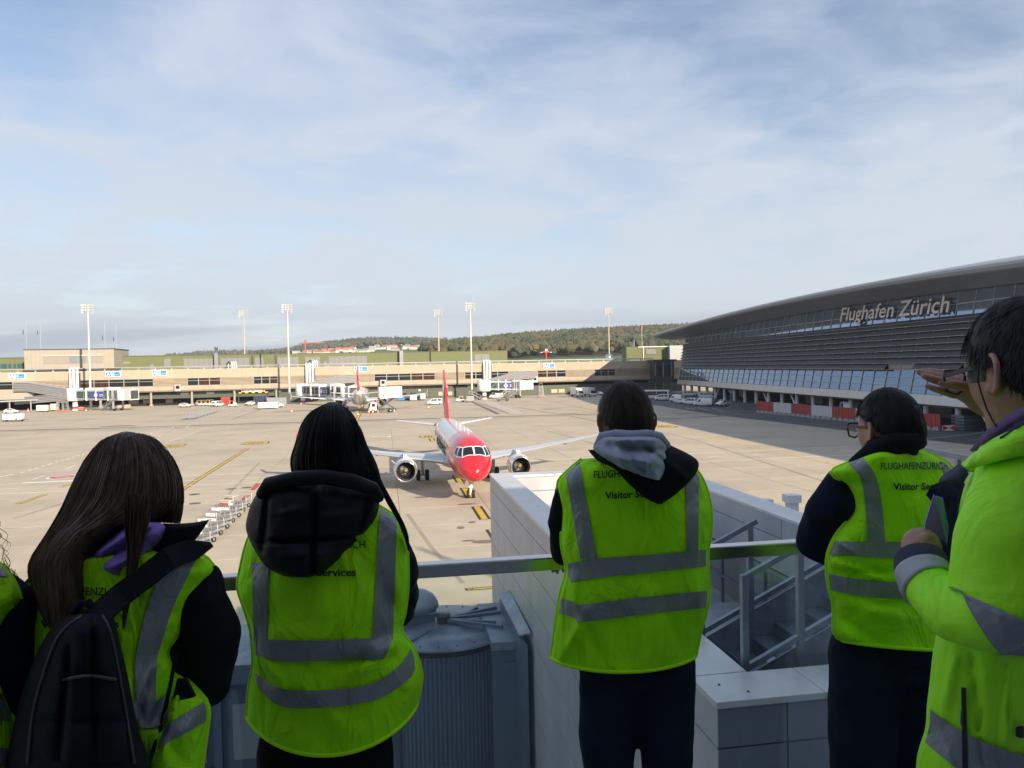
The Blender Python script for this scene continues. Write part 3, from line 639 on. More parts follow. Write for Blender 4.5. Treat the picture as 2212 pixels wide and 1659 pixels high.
# little control cabins hung on the wall
for x, lb in ((176+ 440, None),):
    pass
for x, lb in ((385, 'small grey box hanging on the wall near the A02 sign'), (840 - 13, 'small dark lamp box above the parked airliner'), (1154, 'small grey box on the wall by the right boarding bridge')):
    sx = ps(x); o = thing('wall_box', lb, 'wall box', Vector((0, 312, 0)) + Vector((PC*sx, PS*sx, 5.3)), PA, 'wall boxes'); b = MB(); b.box(-1.1, 1.1, -1.3, -.03, 0, 2.4); b.build('housing', LGREY, o); b = MB(); b.box(-.6, .6, -1.34, -1.31, .9, 2.0); b.build('window', DGLASS, o)

# ================================================================ floodlight masts
LAMPG = M('lamp_housing', (.62, .62, .60), .4, .2)
def mast(x, yb, ytop, Y, lb, big):
    p = G(x, yb) if Y is None else Vector((P(x, 800, Y).x, Y, 0)); o = thing('floodlight_mast', lb, 'light mast', (p.x, p.y, 0), .1, 'apron floodlight masts')
    h_ = P(x, ytop, p.y).z - (2.5 if big else 2.0); b = MB(); b.tube([(0, 0, 0), (0, 0, h_ * .5), (0, 0, h_)], [.42, .34, .22], 12); b.build('pole', M('mast_steel', (.60, .57, .53), .5, .2) if big else M('mast_tan', (.50, .40, .30), .6), o)
    b = MB()
    for s_ in (-1, 1): b.beam((s_*1.1, 0, h_ - .6), (s_*1.1, 0, h_ + 2.4), .12, .12)
    for z in (-.5, .4, 1.3, 2.2): b.beam((-1.8, 0, h_ + z), (1.8, 0, h_ + z), .1, .1)
    b.build('head_frame', MGREY, o)
    lm = MB(); lm.hexa([(-.5, -.55, -.35), (.5, -.55, -.35), (.38, .2, -.25), (-.38, .2, -.25), (-.5, -.75, .3), (.5, -.75, .3), (.38, .2, .3), (-.38, .2, .3)]); lme = me_cache.setdefault('lamp', lm.mesh('floodlight', LAMPG))
    for z in (-.35, .5, 1.35, 2.2):
        for q in ((-1.6, -.55, .55, 1.6) if z > 0 else (-1.6, 1.6)): fl_ = inst('floodlight', lme, o, (q, -.25, h_ + z), (0, 0, q * -.14)); fl_.scale = (.8, .8, .8)
    return o
mast(194, 880, 657, 262, 'tall pale floodlight mast standing by the left boarding bridge', True)
mast(626, 871.5, 657, None, 'tall pale floodlight mast behind the head of the girl with the padded hood', True)
mast(1018.5, 860, 654, 298, 'tall pale floodlight mast standing left of the right boarding bridge', True)
mast(529.5, 770, 673, 335, 'tan floodlight mast behind the pier roof at left', False)
mast(949, 760, 671.5, 345, 'tan floodlight mast behind the middle of the olive roof', False)
mast(1316.5, 775, 667.5, 352, 'tan floodlight mast behind the pier roof before the near wood', False)

# ================================================================ boarding bridges
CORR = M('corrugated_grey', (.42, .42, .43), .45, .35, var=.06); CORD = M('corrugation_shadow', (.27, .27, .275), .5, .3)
TGLASS = M('bridge_glass', (.05, .085, .08), .06, spec=.7); BBLUE = M('advert_blue', (.05, .07, .30), .4)
def ribbed(b, a, c, z0a, z1a, z0c, z1c, wd):
    a = Vector(a); c = Vector(c)
def tunnel(par, a, c, za, zc, hh, wd, nm, ribs=5, glass=False, banner=None):
    a = Vector((a[0], a[1], 0)); c = Vector((c[0], c[1], 0)); d = (c - a); L = d.length; d.normalize(); n = Vector((d.y, -d.x, 0)) * wd / 2
    up = Vector((0, 0, 1)); A = a + up*za; Cc = c + up*zc
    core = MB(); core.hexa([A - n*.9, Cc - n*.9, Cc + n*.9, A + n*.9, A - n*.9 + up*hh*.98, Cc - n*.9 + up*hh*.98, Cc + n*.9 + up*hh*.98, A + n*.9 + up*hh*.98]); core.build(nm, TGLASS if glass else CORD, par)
    if not glass:
        for k in range(ribs):
            z0 = hh * k / ribs; z1 = hh * (k + .62) / ribs; r_ = MB()
            r_.hexa([A - n + up*z0, Cc - n + up*z0, Cc + n + up*z0, A + n + up*z0, A - n + up*z1, Cc - n + up*z1, Cc + n + up*z1, A + n + up*z1]); r_.build('cladding_rib', CORR, par)
        r_ = MB(); r_.hexa([A - n*1.06 + up*hh, Cc - n*1.06 + up*hh, Cc + n*1.06 + up*hh, A + n*1.06 + up*hh] + [q + up*.22 for q in (A - n*1.06 + up*hh, Cc - n*1.06 + up*hh, Cc + n*1.06 + up*hh, A + n*1.06 + up*hh)]); r_.build('roof', LGREY, par)
    else:
        for z0, z1 in ((-.25, .2), (hh - .35, hh + .15)):
            r_ = MB(); r_.hexa([A - n + up*z0, Cc - n + up*z0, Cc + n + up*z0, A + n + up*z0, A - n + up*z1, Cc - n + up*z1, Cc + n + up*z1, A + n + up*z1]); r_.build('rail_beam', LGREY, par)
        k = max(4, int(L / 3)); r_ = MB()
        for i in range(k + 1):
            for sg in (-1, 1):
                p = A + (Cc - A) * (i / k) + n*sg*.97; r_.beam(p + up*.1, p + up*(hh - .2), .14, .14)
                if i < k: q = A + (Cc - A) * ((i + 1) / k) + n*sg*.95; r_.beam(p + up*.2, q + up*(hh - .3), .1, .1)
        r_.build('truss', MGREY, par)
        for t0, t1 in ((.32, .36), (.66, .69)):
            r_ = MB(); p = A + (Cc - A)*t0; q = A + (Cc - A)*t1; r_.hexa([p - n*1.12 - up*.5, q - n*1.12 - up*.5, q + n*1.12 - up*.5, p + n*1.12 - up*.5, p - n*1.12 + up*(hh+.8), q - n*1.12 + up*(hh+.8), q + n*1.12 + up*(hh+.8), p + n*1.12 + up*(hh+.8)]); r_.build('portal_frame', WHITE, par)
        if banner:
            r_ = MB()
            p = A + (Cc - A)*banner[0]; q = A + (Cc - A)*banner[1]
            sg = 1
            r_.hexa([p + n*.98*sg + up*.25, q + n*.98*sg + up*.25, q + n*1.03*sg + up*.25, p + n*1.03*sg + up*.25, p + n*.98*sg + up*(hh-.4), q + n*.98*sg + up*(hh-.4), q + n*1.03*sg + up*(hh-.4), p + n*1.03*sg + up*(hh-.4)]); r_.build('banner', BBLUE, par)
            m = p*.62 + q*.38 + n*1.05 + up*hh*.47; r_ = MB(); s_ = hh*.28
            for (u0, v0), (u1, v1) in (((-1, 0), (0, 1)), ((0, 1), (1, 0)), ((1, 0), (0, -1)), ((0, -1), (-1, 0))): r_.beam(m + d*u0*s_ + up*v0*s_, m + d*u1*s_ + up*v1*s_, .05, .16)
            r_.beam(m - d*.5, m + d*.5, .05, .3); r_.beam(m + d*1.6 + up*.2, m + d*3.2 + up*.2, .05, .16); r_.beam(m + d*1.6 - up*.3, m + d*3.2 - up*.3, .05, .16); r_.build('banner_print', SWH, par)
def bridge(lb, R_, link, cab, zr=3.7, zl=7.2, zcab=3.3, lower=None, banner=None, stairs=None, hh=2.9):
    o = thing('boarding_bridge', lb, 'jet bridge', (0, 0, 0), 0, 'passenger boarding bridges')
    R_ = Vector((R_[0], R_[1], 0)); link = Vector((link[0], link[1], 0)); cab = Vector((cab[0], cab[1], 0))
    pts = [link, link + (R_ - link) * .25, R_]
    tunnel(o, link, pts[1], zl, zl, hh, 2.9, 'fixed_walkway'); tunnel(o, pts[1], R_, zl, zr, hh, 2.9, 'fixed_walkway')
    if lower: tunnel(o, lower[0], R_, lower[1], zr - .4, 2.2, 2.9, 'lower_walkway', 4)
    m4 = Matrix.Translation((R_.x, R_.y, 0)); b = MB(); b.lathe([(2.3, zr - .7), (2.5, zr - .5), (2.5, zr + hh + .3), (2.3, zr + hh + .6), (.1, zr + hh + .7)], 20, mat=m4); b.build('rotunda', WHITE, o)
    b = MB(); b.lathe([(1.15, 0), (1.0, .25), (.8, .3), (.8, zr - .6)], 14, mat=m4); b.build('rotunda_column', WHITE, o); 
    b = MB(); b.lathe([(.84, .6), (.84, 1.3)], 14, mat=m4); b.build('warning_band', RED, o)
    d = (cab - R_); L = d.length; d.normalize(); n = Vector((d.y, -d.x, 0)); c1_ = cab - d * 4.5
    tunnel(o, R_ + d*2.2, R_ + d*(L*.62), zr, zr + (zcab - zr)*.62, hh - .1, 2.6, 'outer_tunnel', glass=True, banner=banner)
    tunnel(o, R_ + d*(L*.6), c1_, zr + (zcab - zr)*.6, zcab, hh + .25, 3.1, 'inner_tunnel', glass=True)
    up = Vector((0, 0, 1)); b = MB(); b.lathe([(2.0, zcab - .3), (2.2, zcab - .1), (2.2, zcab + 3.0), (1.8, zcab + 3.3), (.1, zcab + 3.3)], 18, mat=Matrix.Translation((cab.x - d.x*2.6, cab.y - d.y*2.6, 0))); b.build('cab', WHITE, o)
    b = MB(); A = cab - d*.9; b.hexa([A - n*1.7 + up*(zcab-.2), A + d*2.6 - n*1.9 + up*(zcab-.2), A + d*2.6 + n*1.9 + up*(zcab-.2), A + n*1.7 + up*(zcab-.2), A - n*1.7 + up*(zcab+3.0), A + d*2.6 - n*1.9 + up*(zcab+3.5), A + d*2.6 + n*1.9 + up*(zcab+3.5), A + n*1.7 + up*(zcab+3.0)]); b.build('canopy', M('canopy_grey', (.55, .56, .57), .6), o)
    b = MB(); q = A + d*2.62 + up*1.6; b.hexa([q - n*1.5 + up*(zcab-1.4), q + d*.08 - n*1.5 + up*(zcab-1.4), q + d*.08 + n*1.5 + up*(zcab-1.4), q + n*1.5 + up*(zcab-1.4), q - n*1.5 + up*(zcab+1.3), q + d*.08 - n*1.5 + up*(zcab+1.3), q + d*.08 + n*1.5 + up*(zcab+1.3), q + n*1.5 + up*(zcab+1.3)]); b.build('cab_opening', DGREY, o)
    leg = R_ + d*(L*.78)
    b = MB()
    for sg in (-1, 1): b.beam(leg + n*1.9*sg + up*.9, leg + n*1.9*sg + up*(zcab + 3.2), .45, .45)
    b.beam(leg - n*2.1 + up*1.0, leg + n*2.1 + up*1.0, .5, .5); b.build('lift_column', LGREY, o)
    for sg in (-1, 1):
        m5 = Matrix.Translation(leg + n*1.4*sg + up*.6) @ n.to_track_quat('Z', 'Y').to_matrix().to_4x4(); b = MB(); b.lathe([(.05, -.25), (.6, -.22), (.6, .22), (.05, .25)], 14, mat=m5); b.build('wheel', BLACK, o)
    if stairs:
        a = c1_ + n*stairs + up*zcab; f = a - d*5.5*(1 if L > 12 else .8) + n*.6*stairs/abs(stairs); f.z = .15; b = MB()
        for off in (-.5, .5): b.beam(a + n*off, f + n*off, .1, .3)
        for k in range(14): q = a + (f - a)*(k + .5)/14; b.beam(q - n*.5, q + n*.5, .26, .05)
        b.build('stairs', MGREY, o); b = MB()
        for off in (-.52, .52):
            b.beam(a + n*off + up*1.05, f + n*off + up*1.05, .06, .06)
            for k in range(5): q = a + (f - a)*k/4 + n*off; b.beam(q, q + up*1.05, .05, .05)
        b.build('handrail', LGREY, o)
    return o
def W(x, Y): p = P(x, 800, Y); return (p.x, Y)
def pier_pt(x, out_=0.): s_ = ps(x); return (PC*s_ + PS*out_, 312 + PS*s_ - PC*out_)
bridge('grey boarding bridge at the far left with blue advert and stairs down to the apron', W(160, 259), pier_pt(38, .2), W(280, 250.5), lower=(pier_pt(40, .5), 2.0), banner=(.5, .95), stairs=2.0, zr=4.0, zl=6.6, zcab=3.7)
bridge('boarding bridge in the middle docked beside the parked airliner', W(653, 274), pier_pt(764, .2), W(757, 247), banner=(.62, .95), zl=6.9)
bridge('boarding bridge on the right with a van parked beneath it', W(1045, 285), pier_pt(1150, .2), W(1138, 293), banner=(.55, .9), stairs=1.8, zl=6.9)

# ================================================================ link block between the pier and the terminal
STEELB = M('dark_blue_steel', (.06, .068, .085), .5, .3)
lk = thing('link_building', 'dark glazed link with outside stairs between the pier and the terminal', 'building', (0, 0, 0))
def wbox(x0, x1, Y0, Y1, z0, z1, nm, mt, par):
    b = MB(); a0, a1 = P(x0, 800, Y0).x, P(x1, 800, Y0).x; b.box(a0, a1, Y0, Y1, z0, z1); return b.build(nm, mt, par)
wbox(1414, 1456, 316, 330, 4.8, 12.8, 'wall', STEELB, lk); wbox(1412, 1462, 312, 331, 12.8, 13.6, 'roof', STEELB, lk); wbox(1412, 1452, 312, 316, 4.2, 6.4, 'balcony_front', STEELB, lk); wbox(1412, 1452, 312.3, 316, 11.2, 12.6, 'balcony_front', STEELB, lk)
for x in (1415, 1432, 1450): wbox(x, x + 2, 312.2, 312.7, 0, 12.6, 'post', MGREY, lk)
for x0, x1 in ((1419, 1430), (1434, 1448)): wbox(x0, x1, 315.8, 315.95, 6.8, 11, 'pane', DGLASS, lk)
b = MB(); a = P(1383, 800, 310); c = P(1416, 800, 310); b.beam((a.x, 310, 1.2), (c.x, 310, 6.2), 1.6, .4); b.build('stairs', STEELB, lk)
b = MB(); b.beam((a.x, 309.1, 2.4), (c.x, 309.1, 7.4), .1, .1); b.beam((a.x, 309.1, 1.6), (c.x, 309.1, 6.6), .1, 1.2); b.build('stair_side', M('stair_mesh', (.05, .055, .07), .6), lk)
wbox(1410, 1462, 331, 345, .02, 13, 'rear_wall', DARKI, lk)
pl = thing('plant_room', 'olive plant room on the pier roof beneath the terminal eaves', 'building', (0, 0, 0))
wbox(1354, 1447, 342, 356, 12.9, 19.6, 'wall', GREEN, pl); wbox(1379, 1448, 341.6, 342, 19.3, 19.65, 'roof_edge', WHITE, pl); wbox(1389.5, 1391, 341.5, 341.9, 14, 19.5, 'downpipe', WHITE, pl); wbox(1396, 1418, 341.7, 341.95, 16.2, 18.3, 'louvre', GREYP, pl)
wc = thing('white_annex', 'pale metal annex between the plant room and the terminal end', 'building', (0, 0, 0)); 
for k in range(4): wbox(1447.5, 1476, 338, 350, 13 + 1.7*k, 14.66 + 1.7*k, 'cladding_panel', LGREY, wc)
for x, h_, lb in ((1370, 3.4, 'small cowled vent on the plant room roof'), (1387, 8.6, 'thin pole with orange tip behind the plant room')):
    p = P(x, 760, 345); o = thing('roof_pole', lb, 'pole', (p.x, 345, 19.6)); b = MB(); b.tube([(0, 0, 0), (0, 0, h_)], .14, 6); b.build('pole', LGREY, o); b = MB(); b.tube([(0, 0, h_ - .2), (0, 0, h_ + .9)], .35, 8); b.build('cap', DGREY if h_ < 5 else ORANGE, o)

# ================================================================ the terminal on the right
w_ = Vector((-.0591, .9983, 0)); TA = math.atan2(w_.y, w_.x)
term = thing('terminal_building', 'curved grey terminal with louvred front, glass bands and a swept roof', 'airport terminal', (80.35, 0, 0), TA)
def lean(z): return -.2 * (z - 4)
GT = [(40, 20.2), (60, 21), (115, 23.07), (141, 23.6), (192, 23.8), (240, 23.0), (293, 21.4)]
EV = [(30, 20), (60, 21.9), (102, 24.3), (130, 25.6), (177, 26.1), (249, 24.5), (304, 23.2)]
_ex = [q[0] for q in EV]; _pe = np.polyfit(_ex, [q[1] for q in EV], 3); _pg = np.polyfit([q[0] for q in GT], [q[1] for q in GT], 3)
evz = lambda s: float(np.polyval(_pe, s)); gtz = lambda s: float(np.polyval(_pg, s))
SA, SB = 45., 293.
SILV = M('silver_band', (.50, .49, .48), .4, .5, var=.05); MIRR = M('mirror_glass', (.16, .225, .32), .03, .92, var=.05, vs=.4, orand=.06); UGL = M('upper_glass', (.30, .39, .52), .03, .75, var=.1, vs=.3, orand=.12)
LOUV = M('louvre_grey', (.155, .165, .185), .5, .35, var=.06, vs=.8, orand=.06); ROOFM = M('roof_metal', (.34, .34, .34), .35, .5, var=.04); SOFF = M('soffit_metal', (.26, .27, .29), .5, .3, var=.05, vs=.15)
b = MB()   # body behind the skin
b.add([(s, lean(z) - .55, z) for s in (SA, SB) for z in (4.4, 20)] + [(s, -40, z) for s in (SA, SB) for z in (4.4, 22)], [(0, 2, 3, 1), (4, 5, 7, 6), (0, 1, 5, 4), (2, 6, 7, 3), (0, 4, 6, 2)]); b.build('core_wall', DARKI, term)
STP = 4.5; nb = int((SB - SA) / STP)
bm_ = MB(); bm_.hexa([(.02, 0, 4), (STP-.02, 0, 4), (STP-.02, -.5, 4), (.02, -.5, 4), (.02, lean(5.6)+.02, 5.6), (STP-.02, lean(5.6)+.02, 5.6), (STP-.02, lean(5.6)-.5, 5.6), (.02, lean(5.6)-.5, 5.6)]); bandm = bm_.mesh('band_panel', SILV)
for i in range(nb): inst('band_panel', bandm, term, (SB - (i+1)*STP, 0, 0))
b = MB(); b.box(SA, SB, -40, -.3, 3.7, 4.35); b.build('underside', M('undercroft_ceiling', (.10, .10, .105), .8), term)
rows = [(5.65, 7.1), (7.1, 8.55), (8.55, 10.0)]; mu = MB()
for z0, z1 in rows:
    q = MB(); q.hexa([(.06, lean(z0)-.1, z0+.05), (STP-.06, lean(z0)-.1, z0+.05), (STP-.06, lean(z0)-.2, z0+.05), (.06, lean(z0)-.2, z0+.05), (.06, lean(z1)-.1, z1-.05), (STP-.06, lean(z1)-.1, z1-.05), (STP-.06, lean(z1)-.2, z1-.05), (.06, lean(z1)-.2, z1-.05)]); qm = q.mesh('glass_pane', MIRR)
    for i in range(nb):
        if SB - (i+1)*STP > 75: inst('glass_pane', qm, term, (SB - (i+1)*STP, 0, 0), (0, 0, 0))
for i in range(nb + 1): s = SB - i*STP; mu.beam((s, lean(5.6)-.05, 5.6), (s, lean(10)-.05, 10), .12, .2)
for z in (5.62, 7.1, 8.55, 10): mu.box(SA, SB, lean(z) - .14, lean(z) + .02, z - .05, z + .05)
# upper glass follows the roof line
for i in range(nb):
    s0, s1 = SB - (i+1)*STP, SB - i*STP
    if s1 < 75: continue
    zt0, zt1 = gtz(s0), gtz(s1); zb = 19.2; zm0, zm1 = zb + 2.0, zb + 2.0
    for a0, a1, c0, c1 in ((zb, zb, min(zm0, zt0), min(zm1, zt1)), (zm0, zm1, zt0, zt1)):
        if c0 - a0 < .2: continue
        q = MB(); q.hexa([(s0+.06, lean(a0)-.1, a0+.05), (s1-.06, lean(a1)-.1, a1+.05), (s1-.06, lean(a1)-.2, a1+.05), (s0+.06, lean(a0)-.2, a0+.05), (s0+.06, lean(c0)-.1, c0-.05), (s1-.06, lean(c1)-.1, c1-.05), (s1-.06, lean(c1)-.2, c1-.05), (s0+.06, lean(c0)-.2, c0-.05)]); q.build('glass_pane', UGL, term)
for i in range(nb + 1): s = SB - i*STP; z = gtz(s) + .2; mu.beam((s, lean(19)-.05, 19), (s, lean(z)-.05, z), .12, .2)
mu.box(SA, SB, lean(21.2) - .14, lean(21.2) + .02, 21.15, 21.25); mu.build('mullion', LGREY, term)
# louvres
NL = 8; lz = [10.15 + 1.12*k for k in range(NL)]
lq = MB(); lq.hexa([(.03, .95, 0), (STP-.03, .95, 0), (STP-.03, .02, .92), (.03, .02, .92), (.03, 1.0, .06), (STP-.03, 1.0, .06), (STP-.03, .07, .98), (.03, .07, .98)]); lm_ = lq.mesh('louvre_blade', LOUV)
lipq = MB(); lipq.box(.03, STP-.03, .93, 1.03, -.06, .01); 
count = 0; rest = MB(); lips = MB(); brk = MB()
for i in range(nb):
    s0 = SA + i*STP
    for k, z in enumerate(lz):
        if k == 0 and i in (16, 17, 21, 22): boxinst('cover_panel', s0 + .05, s0 + STP - .05, lean(z + .9) - .02, lean(z) + .1, z, z + .95, M('cover_panel_taupe', (.30, .285, .26), .6), term); continue
        y0 = lean(z) - .05
        lips.box(s0 + .03, s0 + STP - .03, y0 + .92, y0 + 1.02, z - .07, z - .005); brk.beam((s0 + .4, y0 + .9, z + .1), (s0 + .9, y0 - .1, z - .35), .08, .1)
        if s0 > 90 and count < 300 and (i * NL + k) >= 0: inst('louvre_blade', lm_, term, (s0, y0, z)); count += 1
        else: rest.add([(v[0] + s0, v[1] + y0, v[2] + z) for v in lq.v], lq.f)
rest.build('louvre_blade', LOUV, term, kind='stuff'); lips.build('louvre_lip', LGREY, term); brk.build('louvre_bracket', WHITE, term)
b = MB(); b.hexa([(SA, .3, 19.05), (SB, .3, 19.05), (SB, -3.4, 19.05), (SA, -3.4, 19.05), (SA, -1.4, 19.35), (SB, -1.4, 19.35), (SB, -3.4, 19.35), (SA, -3.4, 19.35)]); b = MB(); b.hexa([(SA, lean(19.1)+1, 18.6), (SB, lean(19.1)+1, 18.6), (SB, lean(19.2)-.2, 19.15), (SA, lean(19.2)-.2, 19.15), (SA, lean(19.1)+1, 18.75), (SB, lean(19.1)+1, 18.75), (SB, lean(19.2)-.2, 19.3), (SA, lean(19.2)-.2, 19.3)]); b.build('top_louvre', LOUV, term)
b = MB(); b.box(SA, SB, -.35 - 1.25, -.3 - 1.25, 10, 19.1); b = MB()
for z0, z1 in ((10, 19.2),): b.hexa([(SA, lean(z0)-.3, z0), (SB, lean(z0)-.3, z0), (SB, lean(z0)-.4, z0), (SA, lean(z0)-.4, z0), (SA, lean(z1)-.3, z1), (SB, lean(z1)-.3, z1), (SB, lean(z1)-.4, z1), (SA, lean(z1)-.4, z1)])
b.build('louvre_backing_glass', DGLASS, term)
b = MB(); b.slab([(SB, .02, 4), (SB, -30, 4), (SB, -30, 21), (SB, lean(21), 21)], (1, 0, 0), .5); b.slab([(SB+.5, lean(10), 10), (SB+.5, lean(10)-1.4, 10), (SB+.5, lean(20)-1.4, 20), (SB+.5, lean(20), 20)], (1, 0, 0), .04); b.build('end_wall', WHITE, term)
# swept roof shell
rings = []; tops = []
for i in range(41):
    s = 20 + (306 - 20) * i / 40; z = evz(s); g_ = gtz(s); tip = max(0., (s - 285) / 21.); ov = 6.4
    rings.append([(s, -4.2 - 2, g_ + .1 + .3*tip), (s, -3.6, g_ + .05 + .3*tip), (s, 0, g_ + (z - .55 - g_)*.4), (s, ov - 1.2, z - .62), (s, ov - .25, z - .5), (s, ov, z), (s, ov - .2, z + .42), (s, ov - 1.4, z + .75), (s, -6, z + 2.6), (s, -22, z + 4.2), (s, -40, z + 4.4), (s, -40, g_)])
b = MB()
for a, c in zip(rings, rings[1:]):
    n = len(a)
    for j in range(n - 1):
        b.add([a[j], a[j+1], c[j+1], c[j]], [(0, 1, 2, 3)], 1 if j < 3 else 0, True)
b.add(rings[-1], [tuple(range(len(rings[-1])))], 0); b.add(rings[0], [tuple(range(len(rings[0])))[::-1]], 0); b.build('roof', [ROOFM, SOFF], term)
b = MB()
for i in range(44):
    s = 100 + i*4.6; z = evz(s); b.box(s, s + .5, 3.2, 3.7, z - .86, z - .72) if i % 3 else None
b.build('soffit_light', M('soffit_lamp_glass', (.5, .5, .48), .3), term)
# undercroft columns, struts, rear wall
cq = MB(); cq.lathe([(.5, 0), (.5, 4)], 14); cmesh = cq.mesh('column', M('white_column', (.62, .64, .66), .5))
for i in range(26): s = 291 - i*9; inst('column', cmesh, term, (s, -2.2, 0))
for i in (4, 9, 11, 17, 19):
    s = 291 - i*9; b = MB(); b.tube([(s + (1 if i % 2 else -1)*.2, -2.2, .1), (s + (4 if i % 2 else -4), -2.2, 3.9)], .28, 10); b.build('brace', cmesh.materials[0], term)
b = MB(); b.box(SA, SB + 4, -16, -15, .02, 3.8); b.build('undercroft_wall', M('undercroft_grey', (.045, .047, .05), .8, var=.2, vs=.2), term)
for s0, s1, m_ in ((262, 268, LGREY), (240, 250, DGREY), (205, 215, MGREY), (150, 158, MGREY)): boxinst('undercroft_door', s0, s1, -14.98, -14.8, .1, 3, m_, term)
# the big sign
SGN = M('sign_letter_grey', (.74, .70, .66), .4); SGS = M('sign_letter_side_shade', (.22, .23, .25), .5)  # SGS: letter sides dark, their shadow put into the colour
sg_ = thing('airport_sign', 'raised pale letters reading Flughafen Z\u00fcrich on the terminal front', 'sign', (80.35, 0, 0), TA)
def term_hit(x, y, z_guess=20.):
    d = ray(x, y); o0 = Vector((80.35, 0, 0)); nrm = Vector((-w_.y, w_.x, 0))   # outward
    # front plane: (p-o0).nrm = lean(z)+.9
    zz_ = z_guess
    for _ in range(6):
        t_ = (lean(zz_) + .6 - (EYE - o0).dot(nrm)) / d.dot(nrm); p = EYE + d * t_; zz_ = p.z
    return (p - o0).dot(w_), zz_
sL, zL = term_hit(1814, 692); sR, zR = term_hit(2046, 672)
wtot = sL - sR
words = 'Flughafen Z\u00fcrich'
full = text_mesh(words, 1., .0); fx = [v.co.x for v in full.vertices]; fw = max(fx) - min(fx); f0 = min(fx); bpy.data.meshes.remove(full)
kx = wtot / fw; hz_ = 4.2
for i, ch in enumerate(words):
    if ch == ' ': continue
    def wid(tx):
        m_ = text_mesh(tx + '|', 1., 0.); r_ = max(v.co.x for v in m_.vertices); bpy.data.meshes.remove(m_); return r_
    x_off = wid(words[:i]) - wid('') if i else 0
    me_ = text_mesh(ch, 1., .14 / hz_, 'letter', .012)
    sB = sL - x_off * kx; zB = zL + (zR - zL) * (x_off * kx / wtot) - .2
    # local x (reading direction) = -s ; local up follows the leaning front ; depth = outward
    mt = Matrix(((-kx, 0, 0, sB), (0, -.2 * hz_, hz_, lean(zB) + .6), (0, hz_, 0, zB), (0, 0, 0, 1)))
    me_.transform(mt); me_.materials.clear(); me_.materials.append(SGN); me_.materials.append(SGS)
    for p in me_.polygons: p.material_index = 0 if p.normal.y > .5 else 1
    o = bpy.data.objects.new('letter', me_); C.objects.link(o); o.parent = sg_
b = MB(); b.beam((sL + 1, lean(zL) + .3, zL + .2), (sR - 1, lean(zR) + .3, zR + .2), .12, .15); b.beam((sL + 1, lean(zL + 2.2) + .3, zL + 2.2), (sR - 1, lean(zR + 2.2) + .3, zR + 2.2), .1, .1); b.build('support_rail', DGREY, sg_)
# ================================================================ airliners
FX = [0, .06, .16, .35, .7, 1.1, 1.6, 2.1, 2.6, 3.2, 4.0, 5.0, 6.2, 24, 27, 30, 33, 35.5, 37, 37.57]
FZ = [3.02, 3.02, 3.03, 3.06, 3.12, 3.20, 3.31, 3.42, 3.52, 3.62, 3.71, 3.78, 3.82, 3.82, 3.95, 4.25, 4.65, 4.95, 5.1, 5.13]
FW = [.02, .27, .46, .72, 1.02, 1.23, 1.42, 1.56, 1.67, 1.77, 1.84, 1.93, 1.975, 1.975, 1.92, 1.62, 1.15, .72, .38, .2]
FH = [.02, .26, .43, .66, .93, 1.12, 1.31, 1.48, 1.65, 1.81, 1.95, 2.03, 2.07, 2.07, 1.93, 1.6, 1.13, .72, .4, .22]
def fsec(x): return (cinterp(x, FX, FZ), cinterp(x, FX, FW), cinterp(x, FX, FH))
def S(x, th, off=0.):      # th from the top, positive towards +y
    z, w__, h_ = fsec(x); e = .05
    p = Vector((x, w__ * math.sin(th), z + h_ * math.cos(th)))
    if off:
        z2, w2, h2 = fsec(x + e); t1 = Vector((x + e, w2*math.sin(th), z2 + h2*math.cos(th))) - p
        t2 = Vector((0, w__*math.cos(th), -h_*math.sin(th))); nn = t2.cross(t1)
        if nn.length > 1e-9:
            nn.normalize()
            if nn.dot(Vector((0, math.sin(th), math.cos(th)))) < 0: nn = -nn
            p = p + nn * off
    return p
def patch(b, corners, off, m=0, n=6, th_=0.0):
    (a, c, d, e) = corners; rings = []
    for i in range(n + 1):
        u = i / n; row = []
        for j in range(n + 1):
            v = j / n
            x = (a[0]*(1-u) + c[0]*u)*(1-v) + (e[0]*(1-u) + d[0]*u)*v; t = (a[1]*(1-u) + c[1]*u)*(1-v) + (e[1]*(1-u) + d[1]*u)*v
            row.append(S(x, R(t), off))
        rings.append(row)
    b.loft(rings, m, True, False, False)
def liverymat(name, front, rear, cx, k, tail=None):
    m = M(name, rear, .16, coat=.6); t = m.node_tree; bs = t.nodes['Principled BSDF']
    co = N(t, 'ShaderNodeTexCoord'); sp = N(t, 'ShaderNodeSeparateXYZ'); t.links.new(co.outputs['Object'], sp.inputs[0])
    a = N(t, 'ShaderNodeMath', operation='MULTIPLY_ADD'); a.inputs[1].default_value = -k; t.links.new(sp.outputs[2], a.inputs[0]); t.links.new(sp.outputs[0], a.inputs[2])
    g_ = N(t, 'ShaderNodeMath', operation='LESS_THAN'); g_.inputs[1].default_value = cx; t.links.new(a.outputs[0], g_.inputs[0])
    mxn = N(t, 'ShaderNodeMix', data_type='RGBA'); mxn.inputs[6].default_value = (*rear, 1); mxn.inputs[7].default_value = (*front, 1); t.links.new(g_.outputs[0], mxn.inputs[0]); t.links.new(mxn.outputs[2], bs.inputs['Base Color'])
    return m
ACW = M('aircraft_white', (.74, .75, .76), .16, coat=.6); ACR = M('aircraft_red', (.66, .018, .03), .16, coat=.6); ACG = M('wing_grey', (.56, .58, .60), .28, .15, var=.03); SLAT = M('slat_metal', (.72, .73, .74), .22, .7)
TYRE = BLACK; STRUT = M('gear_strut', (.45, .46, .47), .35, .5); WINB = M('cockpit_glass', (.012, .014, .018), .04, spec=.7); ACGLASS = M('cabin_window', (.03, .035, .045), .08)
